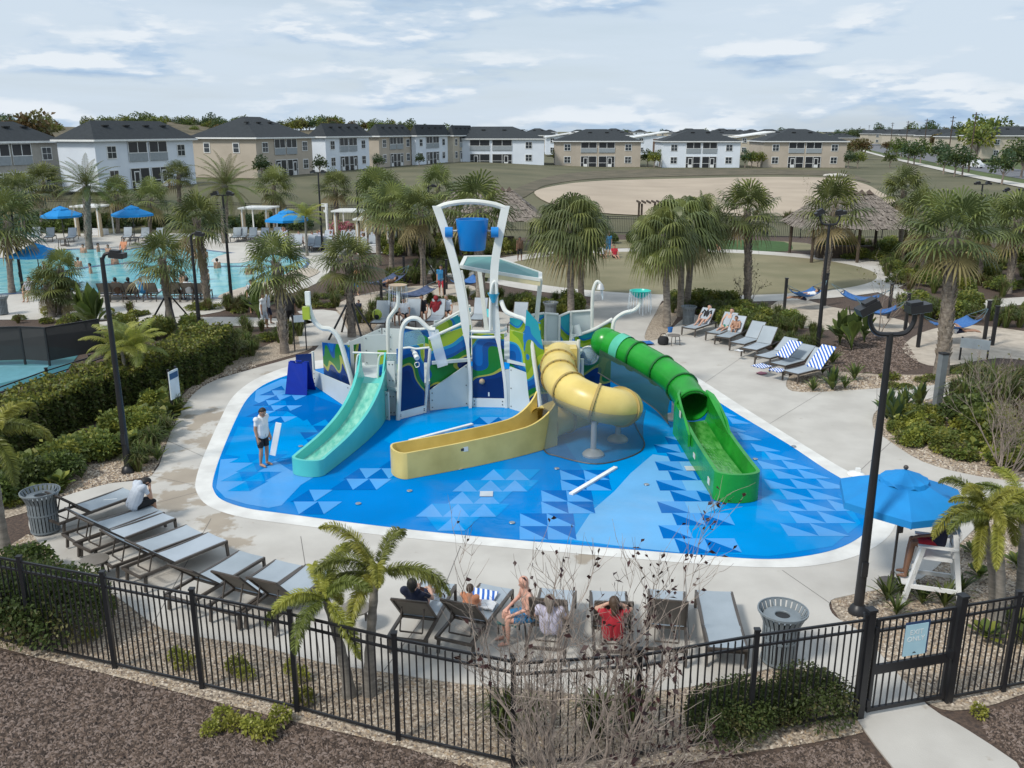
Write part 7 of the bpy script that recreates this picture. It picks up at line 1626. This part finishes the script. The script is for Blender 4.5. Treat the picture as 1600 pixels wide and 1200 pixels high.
for x, y, c, l in [(1331, 221, 'blue', 'blue car far off at the bend of the road'), (1346, 224, 'dark', 'dark car following at the bend of the road'), (1586, 258, 'white', 'white car parked beside the house gap')]:
    a = GT(x, y) if x < 1500 else GT(1185, 252); k = make_car(c); k.location = (a.x, a.y, a.z + .07); k.rotation_euler[2] = radians(-60); tag(k, l, 'car')
# low black fence and planters at the row end, and a log in the sand
far = far_fence([(690, 259), (742, 258)], 'black fence at the end house of the row', 1.4) if False else None
LG = thing('driftwood_pile', 'pale pile of rubble lying on the scrub by the sand', 'rubble', GT(1305, 277)); 
for i in range(7): MB().sphere((rr_.uniform(-2, 2), rr_.uniform(-1, 1), .3), rr_.uniform(.4, .8), 7, 5, sc=(1.3, .9, .6)).build('chunk', M_path, LG)
# ------------------------------------------------------------------ people
SK = [mat('skin_light', (.56, .34, .25), .55, dirt=.06), mat('skin_tan', (.42, .24, .16), .55, dirt=.06), mat('skin_brown', (.20, .105, .065), .55, dirt=.06), mat('skin_pink', (.60, .33, .25), .55, dirt=.06)]
HA = {'black': mat('hair_black', (.012, .010, .009), .6), 'brown': mat('hair_brown', (.06, .035, .02), .6), 'blond': mat('hair_blond', (.30, .22, .13), .6), 'grey': mat('hair_grey', (.22, .19, .16), .6)}
def cloth(n, c): return mat('cloth_' + n, c, .85, bump=.3, bscale=12, dirt=.15)
def add_cap(mb, a, b, ra, rb, n=10):
    a, b = Vector(a), Vector(b); d = b - a; L = d.length
    if L < 1e-5: mb.sphere(a, ra, n, 6); return
    d /= L; x = d.cross(Vector((0, 0, 1)));
    if x.length < .05: x = Vector((1, 0, 0)) - d * d.x
    x.normalize(); y = d.cross(x); rows = []
    for t in (-90, -60, -30, 0): rows.append((a + d * (ra * sin(radians(t))), ra * cos(radians(t))))
    for t in (0, 30, 60, 90): rows.append((b + d * (rb * sin(radians(t))), rb * cos(radians(t))))
    V = [p + (x * cos(2 * pi * j / n) + y * sin(2 * pi * j / n)) * max(r, 1e-4) for p, r in rows for j in range(n)]; k = len(rows)
    mb.add(V, [(i * n + j, i * n + (j + 1) % n, (i + 1) * n + (j + 1) % n, (i + 1) * n + j) for i in range(k - 1) for j in range(n)] + [tuple(range(n - 1, -1, -1)), tuple((k - 1) * n + j for j in range(n))])
def person(name, J, wear, lab, loc, rz, hair='black', sc=1.0, vox=.013, group=None, skin=0, hold=None, hairlen=0, bald=False, hat=None, shoes=None):
    """J: joints by name (metres, person faces -y). wear: region -> material; regions head, neck, torso, hips, uarm, farm, thigh, shin, foot."""
    S = SK[skin]; segs = []          # (a, b, ra, rb, region)
    j = {k: Vector(v) for k, v in J.items()}; hd, nk, ch, pv = j['head'], j['neck'], j['chest'], j['pelvis']
    fw = j.get('look', Vector((0, -1, 0))).normalized(); sd = (j['shL'] - j['shR']).normalized()
    up = (hd - nk).normalized()
    segs += [(hd + up * .03, hd - up * .025, .098, .085, 'head'), (hd - up * .06 + fw * .035, hd - up * .085 + fw * .045, .055, .045, 'head'), (hd - up * .02, nk, .052, .055, 'neck')]
    segs += [(hd - up * .005 + fw * .09, hd - up * .03 + fw * .115, .012, .016, 'head')]                                   # nose
    for s in (-1, 1): segs.append((hd + sd * s * .092 + up * .01, hd + sd * s * .092 - up * .035, .018, .014, 'head'))       # ears
    tw = .018 if 'torso' in wear else 0
    segs += [(nk - up * .02, ch, .075, .125, 'torso'), (ch + sd * .07, pv + sd * .06, .115 + tw * .5, .118 + tw, 'torso'), (ch - sd * .07, pv - sd * .06, .115 + tw * .5, .118 + tw, 'torso'), (j['shL'], ch, .075, .10, 'torso'), (j['shR'], ch, .075, .10, 'torso'), (pv + sd * .06, pv - sd * .06, .125, .125, 'hips')]
    for q in 'LR':
        s = 1 if q == 'L' else -1; sh, el, wr, hp, kn, an = j['sh' + q], j['el' + q], j['wr' + q], j['hip' + q], j['kn' + q], j['an' + q]
        m = sh.lerp(el, .55); segs += [(sh, m, .062, .052, 'sleeve'), (m, el, .050, .042, 'uarm'), (el, wr, .042, .028, 'farm')]
        fd = (wr - el).normalized(); gv = j.get('grip' + q, None); hd_ = (fd + (gv if gv is not None else Vector((0, 0, 0)))).normalized(); side = hd_.cross(Vector((0, 0, 1)));
        if side.length < .2: side = sd.copy()
        side.normalize(); palm = wr + hd_ * .085; segs += [(wr, palm, .028, .034, 'hand'), (wr + side * .018, palm + side * .022, .02, .02, 'hand'), (wr - side * .018, palm - side * .022, .02, .02, 'hand')]
        nrm = side.cross(hd_).normalized()
        for i_, (o_, ln) in enumerate(((-.030, .060), (-.011, .075), (.010, .072), (.029, .055))):
            b0 = palm + side * o_; b1 = b0 + hd_ * ln * .55 - nrm * .008; b2 = b1 + hd_ * ln * .38 - nrm * .026; segs += [(b0, b1, .0095, .009, 'hand'), (b1, b2, .009, .008, 'hand')]
        tb = wr + side * .028 * s + hd_ * .03; t1 = tb + (side * s * .8 + hd_ * .6).normalized() * .045; segs += [(tb, t1, .012, .010, 'hand'), (t1, t1 + (hd_ * .8 + side * s * .3).normalized() * .03, .010, .009, 'hand')]
        mk = hp.lerp(kn, .7); segs += [(hp, mk, .095, .070, 'thigh'), (mk, kn, .066, .056, 'knee'), (kn, kn.lerp(an, .35), .055, .058, 'shin'), (kn.lerp(an, .35), an, .058, .036, 'shin')]
        ft = j.get('toe' + q, an + Vector((0, -.17, -.05))); segs += [(an - Vector((0, 0, .03)), an.lerp(ft, .5) - Vector((0, 0, .01)), .040, .040, 'foot'), (an.lerp(ft, .5) - Vector((0, 0, .01)), ft, .040, .028, 'foot')]
    mb = MB()
    for a, b, ra, rb, reg in segs:
        grow = .012 if reg in wear and reg not in ('head', 'hand', 'neck', 'foot') else 0
        add_cap(mb, a, b, ra + grow, rb + grow * 1.4)
    me0 = mb.mesh('t', S); t = bpy.data.objects.new('t', me0); col.objects.link(t)
    rm = t.modifiers.new('r', 'REMESH'); rm.mode = 'VOXEL'; rm.voxel_size = vox; sm_ = t.modifiers.new('s', 'SMOOTH'); sm_.iterations = 3; sm_.factor = .5
    dg = bpy.context.evaluated_depsgraph_get(); me = bpy.data.meshes.new_from_object(t.evaluated_get(dg)); bpy.data.objects.remove(t)
    # clothes by nearest limb
    n = len(me.polygons); C = np.empty(n * 3, np.float32); me.polygons.foreach_get('center', C); C = C.reshape(-1, 3); best = np.full(n, 9.0); idx = np.zeros(n, int)
    regs = []; 
    for a, b, ra, rb, reg in segs:
        a_, b_ = np.array(a), np.array(b); d = b_ - a_; L2 = max(1e-9, d @ d); tt = np.clip(((C - a_) @ d) / L2, 0, 1); dist = np.linalg.norm(C - a_ - tt[:, None] * d, axis=1) - (ra + (rb - ra) * tt); m_ = dist < best; best[m_] = dist[m_]
        if reg not in regs: regs.append(reg)
        idx[m_] = regs.index(reg)
    me.materials.clear(); alias = {'sleeve': 'torso', 'knee': 'shorts_leg'}; mats = []; mp = []
    for reg in regs:
        m = wear.get(reg, None) or (wear.get('torso') if reg == 'sleeve' and not wear.get('bare_arms') else None) or S
        if reg == 'thigh' and 'thigh' not in wear and 'hips' in wear and wear.get('briefs'): m = S
        if reg not in wear and reg != 'sleeve': m = S
        if m not in mats: mats.append(m)
        mp.append(mats.index(m))
    for m in mats: me.materials.append(m)
    me.polygons.foreach_set('material_index', np.array(mp, np.int32)[idx]); me.polygons.foreach_set('use_smooth', np.ones(n, bool)); me.update()
    o = obj(name, me); o.location = loc; o.rotation_euler[2] = rz; o.scale = (sc, sc, sc); tag(o, lab, 'person', group)
    hm = MB()
    if not bald and hat is None:
        add_cap(hm, hd + up * .045 - fw * .012, hd + up * .0 - fw * .028, .098, .098, 14)
        if hairlen: add_cap(hm, hd - fw * .06, hd - fw * .075 - up * hairlen, .075, .05, 12)
        hm.build('hair', HA[hair], o, True)
    if hat is not None: add_cap(hm, hd + up * .05, hd + up * .01 - fw * .03, .118, .125, 14); hm.build('hood', hat, o, True)
    for s in (-1, 1): MB().sphere(hd + fw * .088 + sd * s * .034 + up * .012, .011, 8, 5).build('eye', HA['black'], o, True)
    MB().tube([hd + fw * .098 - up * .062 - sd * .022, hd + fw * .106 - up * .064, hd + fw * .098 - up * .062 + sd * .022], .006, 5).build('mouth', mat('lips', (.32, .12, .10), .5), o, True)
    return o
def stand(h=1.75, turn=0.0, head=(0, 0), armL=((.24, .0, 1.12), (.25, -.02, .86)), armR=((-.24, .0, 1.12), (-.25, -.02, .86)), stride=0.0):
    return dict(head=(head[0], -.02 + head[1], 1.62), neck=(0, 0, 1.47), chest=(0, .0, 1.25), pelvis=(0, .02, .95), shL=(.19, 0, 1.42), shR=(-.19, 0, 1.42), elL=armL[0], wrL=armL[1], elR=armR[0], wrR=armR[1],
                hipL=(.10, .02, .90), hipR=(-.10, .02, .90), knL=(.11, -.02 - stride, .49), knR=(-.11, -.02 + stride * .3, .49), anL=(.11, .02 - stride, .09), anR=(-.11, .04 + stride, .09), toeL=(.12, -.16 - stride, .035), toeR=(-.12, -.14 + stride, .035), look=(0, -1, -.15))
def sit(seat=.42, lean=0.0, kz=.46, reach=None, knee=.46, foot=None, spread=.11, look=(0, -1, -.2), up=0.0):
    # sitting, legs forward (-y)
    a = lean; c, s = cos(a), sin(a); z0 = seat + .13
    def tz(y, z): return (0, y * c + z * s, z0 + z * c - y * s)
    ch = tz(0, .30); nk = tz(0, .52); hd = tz(-.02, .67); f = foot if foot else (-knee - .02, .08)
    J = dict(head=hd, neck=nk, chest=ch, pelvis=tz(0, 0), shL=(.19, tz(0, .47)[1], tz(0, .47)[2]), shR=(-.19, tz(0, .47)[1], tz(0, .47)[2]), hipL=(.10, -.03, z0 - .02), hipR=(-.10, -.03, z0 - .02), knL=(spread, -knee, kz), knR=(-spread, -knee, kz), anL=(spread, f[0], f[1]), anR=(-spread, f[0], f[1]), toeL=(spread, f[0] - .17, max(.03, f[1] - .05)), toeR=(-spread, f[0] - .17, max(.03, f[1] - .05)), look=look)
    r_ = reach or ((.27, -.10, z0 + .22), (.20, -.32, z0 + .06)); J['elL'], J['wrL'] = r_[0], r_[1]; J['elR'] = (-r_[0][0], r_[0][1], r_[0][2]); J['wrR'] = (-r_[1][0], r_[1][1], r_[1][2])
    if len(r_) > 2: J['elR'], J['wrR'] = r_[2], r_[3]
    return J
CW, CB, CR = cloth('white', (.74, .76, .78)), cloth('black', (.012, .013, .016)), cloth('red', (.42, .02, .035)); CDR, CNV, CGY = cloth('dark_red', (.22, .012, .02)), cloth('navy', (.015, .02, .05)), cloth('pale_grey', (.52, .57, .64)); CGR, COR, CPU = cloth('green', (.02, .25, .16)), cloth('orange', (.62, .26, .14)), cloth('flowered', (.60, .58, .72)); CBL, CBR = cloth('blue', (.03, .20, .42)), cloth('brown', (.12, .07, .045))
def face(dx, dy): return atan2(dy, dx) + pi / 2     # rotation so that -y faces (dx,dy)
# man standing on the pad with a white kickboard
g = G(414, 730); J = stand(head=(0, -.06), armL=((.23, .04, 1.13), (.22, -.06, .88)), armR=((-.24, .02, 1.13), (-.24, -.05, .87))); J['look'] = (0, -1, -.6); J['head'] = (0, -.07, 1.60)
person('person', J, dict(torso=CW, hips=CB, thigh=CB), 'man in white shirt and black shorts looking down on the pad', (g.x, g.y, .045), face(.9, -.5), skin=1, vox=.011)
KB = thing('foam_board', 'long white foam board held by the man on the pad', 'board', (g.x + .30, g.y - .05, .55), 0); b_ = MB().box((0, 0, .32), (.16, .05, .98)).build('board', M_foam, KB); b_.rotation_euler[1] = radians(14)
# man seated on the corner lounger
d = (G(268, 829) - G(118, 888)); d.normalize(); g = G(237, 812, 0) - d * .42
J = sit(.40, lean=-.45, kz=.50, knee=.44, reach=((.24, -.34, .66), (.09, -.40, .90)), look=(0, -1, -.5)); J['head'] = (0, -.36, 1.00)
person('person', J, dict(torso=CGY, hips=CB, thigh=CB, knee=CB), 'man in pale grey shirt sitting hunched with chin on hands', (g.x, g.y, .03), face(d.x * .8 + .3, d.y), skin=1, vox=.011)
# people on the loungers by the fence
def at_l(px, py, z=.0): g = G(px, py); return (g.x, g.y, .03)
recl = dict(seat=.38, lean=.55, kz=.52, knee=.45, foot=(-.86, .46))
def facing(f, h): a, b = G(*h), G(*f); return face(b.x - a.x, b.y - a.y)
J = sit(.38, .5, .62, knee=.38, foot=(-.70, .46), reach=((.26, -.05, .66), (.16, -.28, .72)), look=(0, -1, -.1))
p = at_l(655, 985); person('person', J, dict(torso=CNV, hips=CNV, briefs=True), 'dark haired person in navy lying in a lounger by the palm', p, facing((690, 935), (628, 1045)), 'black', hairlen=.12, vox=.013)
J = sit(.38, .0, .45, knee=.40, foot=(-.78, .46), reach=((.22, -.14, .70), (.14, -.36, .66)))
p = at_l(735, 985); person('person', J, dict(torso=COR, hips=COR, thigh=COR), 'small child in an orange top sitting up on a lounger', p, facing((770, 955), (712, 1030)), 'brown', sc=.72, vox=.013)
J = sit(.40, -.15, .52, knee=.46, foot=(-.46, .08), reach=((.26, -.12, .78), (.14, -.40, .62)), look=(-.6, -1, -.5))
p = at_l(828, 1000); person('person', J, dict(hips=CBL, thigh=CBL), 'bald shirtless man in blue trunks sitting sideways on a lounger', p, face(-.9, -.25), bald=True, skin=3, vox=.012)
J = sit(.38, .35, .5, knee=.44, foot=(-.84, .46), reach=((.28, -.06, .68), (.26, -.30, .55)))
p = at_l(860, 1020); person('person', J, dict(torso=CPU, hips=CW, thigh=CW), 'long haired person in a flowered white top in a lounger', p, facing((870, 960), (852, 1042)), 'grey', hairlen=.2, vox=.013)
J = sit(.38, .2, .5, knee=.44, foot=(-.84, .46), reach=((.30, .04, 1.02), (.09, .10, 1.16)), look=(0, -1, .1))
p = at_l(956, 1030); person('person', J, dict(torso=CR, hips=CB, thigh=CB), 'person in a red top with hands raised to the hair', p, facing((950, 962), (958, 1048)), 'brown', hairlen=.16, vox=.013)
# guard
J = sit(.0, .1, .08, knee=.46, foot=(-.52, -.62), reach=((.27, -.12, .38), (.24, -.36, .30))); J['toeL'] = (.11, -.66, -.66); J['toeR'] = (-.11, -.66, -.66)
gl = GC.location; rz = GC.rotation_euler[2]; person('person', J, dict(torso=CNV, hips=CR, thigh=CR, sleeve=CNV, uarm=CNV), 'lifeguard in red shorts and dark top sitting in the white chair', (gl.x, gl.y, gl.z + 1.15), rz, skin=2, vox=.013)
# right lounger row
def rl(f, h, t): a, b = G(*f), G(*h); q = a.lerp(b, t); return (q.x, q.y, .03)
J = sit(.38, .55, .62, knee=.40, foot=(-.72, .46)); person('person', J, dict(torso=CB, hips=CW, briefs=True), 'dark haired woman in a black top reclining on a lounger', rl((1060, 532), (1125, 510), .62), facing((1060, 532), (1125, 510)), 'black', hairlen=.2)
J = sit(.38, .45, .44, knee=.45, foot=(-.86, .46)); person('person', J, dict(hips=CGR, thigh=CGR), 'shirtless man in green shorts reclining on a lounger', rl((1097, 542), (1160, 516), .62), facing((1097, 542), (1160, 516)), 'brown', skin=0)
J = sit(.38, -.1, .78, knee=.28, foot=(-.40, .46), reach=((.26, -.20, .72), (.10, -.40, .70))); person('person', J, dict(hips=CBL), 'boy in blue trunks hugging his knees on a lounger', rl((1112, 549), (1172, 521), .6), facing((1112, 549), (1172, 521)), 'brown', skin=1, sc=.85)
# group behind the structure
J = sit(.40, .0, .5, knee=.45); person('person', J, dict(torso=CDR, hips=CB, thigh=CB, sleeve=CDR, uarm=CDR, farm=CDR), 'person in a dark red hoodie seen from behind the rails', at_l(682, 505), face(-.2, 1), hat=CDR, vox=.018)
for x, y, w, l, hr in [(618, 506, CW, 'person in white seated behind the arch rail', 'brown'), (632, 508, CW, 'second person in white beside the arch rail', 'black'), (660, 503, CB, 'person in sunglasses and black before the white lounger back', 'black'), (698, 503, CGY, 'person in grey next to the red hoodie', 'grey')]:
    person('person', sit(.40, .1, .5, knee=.45), dict(torso=w, hips=CB, thigh=CB), l, at_l(x, y), face(.3, -1), hr, vox=.02, skin=1)
# standing and walking by the path
for x, y, w, w2, sk, hr, dirx, st, l in [(414, 515, CW, CGY, 1, 'black', (1, -.2), .08, 'person in white walking on the shaded path'), (396, 490, CW, CNV, 1, 'black', (.4, -1), .05, 'person in white standing by the bird of paradise'), (455, 515, CB, CB, 2, 'black', (-.2, 1), .05, 'woman all in black standing near the path palm'), (562, 503, CNV, None, 0, 'brown', (-.5, -1), .08, 'small child in a dark swimsuit on the hammock sand'),
                                         (812, 408, CBR, CB, 2, 'black', (.3, -1), .06, 'person in brown standing at the left edge of the lawn'), (884, 417, CB, CNV, 0, 'black', (-1, -.2), .18, 'person in black throwing on the oval lawn'), (1056, 413, CW, CW, 1, 'brown', (.5, 1), .2, 'person in white running on the oval lawn'), (950, 400, CBL, CBL, 0, 'brown', (0, -1), .0, 'person wrapped in a blue towel on the lawn'), (556, 462, COR, CBL, 0, 'brown', (.5, -1), .06, 'person in orange with a teal towel by the hammock grove'), (690, 462, CBL, CR, 1, 'black', (0, -1), .1, 'person in red shorts under the blue hammock'), (420, 508, CGY, CNV, 2, 'black', (1, 0), .1, 'person in grey behind the walker in white')]:
    g = G(x, y); sm = .62 if 'child' in l else 1.0; arms = dict(armL=((.42, -.1, 1.35), (.66, -.2, 1.30))) if 'throwing' in l else {}
    person('person', stand(stride=st, **arms), dict(torso=w, hips=w2 or w, **({'thigh': w2, 'knee': w2} if w2 else {})), l, (g.x, g.y, .03), face(*dirx), hr, sc=sm, vox=.024, skin=sk, hairlen=.15 if 'woman' in l else 0)
for x, y, w, l in [(940, 402, CW, 'person sitting on the lawn beside the blue towel'), (960, 403, CR, 'person sitting on the lawn on a red cloth'), (1012, 398, COR, 'person sitting low on the lawn under the palms'), (1118, 390, COR, 'person in orange sitting past the lawn')]:
    g = G(x, y); person('person', sit(.02, .2, .2, knee=.42, foot=(-.8, .06)), dict(torso=w, hips=CNV, thigh=CNV), l, (g.x, g.y, .03), face(.2, -1), 'brown', vox=.026, skin=1)
# hammock people
lay = sit(.55, .95, .72, knee=.45, foot=(-.85, .72))
for x, y, d, w, l in [(1258, 484, (-1, .1), CW, 'person lying in the blue hammock by the oval path'), (1490, 538, (1, -.2), CW, 'person lying in the hammock behind the thick palm'), (606, 462, (-1, .2), CBR, 'person lying in the slate hammock in the grove')]:
    g = G(x, y); person('person', lay, dict(torso=w, hips=CNV, thigh=CNV), l, (g.x, g.y, -.05), face(*d), 'black', vox=.024, skin=1)
# big pool: people on loungers, bathers
for i, (x, y, w, sk, l) in enumerate([(186, 470, CBR, 2, 'bather in brown on a poolside lounger'), (206, 470, CB, 2, 'bather in black on a poolside lounger'), (225, 470, CBL, 1, 'bather in blue on a poolside lounger'), (278, 470, CB, 2, 'dark haired bather on the lounger by the booted palm'), (297, 470, CW, 1, 'bather with a white towel on the end poolside lounger'), (48, 470, CPU, 1, 'person in lilac sitting near the triple palm clump'), (195, 400, COR, 1, 'person sitting on the far pool coping')]):
    g = G(x, y); person('person', sit(.40, .2, .5, knee=.45), dict(torso=w, hips=w), l, (g.x, g.y, .02), face(.3, 1) if i < 5 else face(0, -1), 'black', vox=.026, skin=sk)
bath = None
for i, (x, y) in enumerate([(131, 396), (154, 394), (123, 418), (142, 428), (180, 414), (325, 438), (340, 420), (285, 445), (288, 442), (305, 405), (322, 403), (170, 397), (240, 398), (260, 425), (70, 425), (390, 430)]):
    g = G(x, y); z = -1.02
    if bath is None: bath = person('person', stand(stride=.1), dict(hips=CNV, thigh=CNV), 'bather standing chest deep in the big pool', (g.x, g.y, z), i, 'black', vox=.026, skin=1, group='bathers in the big pool')
    else: dup(bath, (g.x, g.y, z), i * 1.7, None, None, 1.0)
for i in range(26):                                     # crowd of sunbathers far behind the pool
    x, y = pr_.uniform(440, 600), pr_.uniform(378, 392); g = G(x, y)
    if i == 0: sb = person('person', sit(.40, .35, .5, knee=.45, foot=(-.85, .4)), dict(torso=CPU, hips=CNV, thigh=CNV), 'sunbather among the far loungers by the cabanas', (g.x, g.y, .02), 0, 'brown', vox=.03, skin=1, group='far sunbathers by the cabanas')
    else: dup(sb, (g.x, g.y, .02), pr_.uniform(-1, 1))
    lounger(48, (x, y), (x - 8, y + 6), 'far lounger by the cabanas among the sunbathers', 'far loungers by the cabanas', .02)
# tables under the far parasols
for x, y, l in [(100, 386, 'small table under the parasol by the date palm'), (210, 384, 'small table under the parasol with white chairs'), (66, 458, 'small table under the near pool parasol')]:
    g = G(x, y); TK.put((g.x, g.y, .02), .2, l, 'round side tables', 1.5)
LB = thing('back_pack', 'lime green bag on the lounger behind the play structure', 'bag', (*G(590, 512).xy, .4)); MB().sphere((0, 0, .25), .24, 12, 8, sc=(1, .7, 1.1)).build('body', S_lime, LB, True); MB().tube(spline([(-.1, -.17, .1), (-.1, -.24, .3), (-.1, -.14, .46)], 4), .02, 5).build('strap', M_black, LB, True); MB().sphere((0, -.14, .16), .12, 8, 6).build('pocket', CB, LB, True)
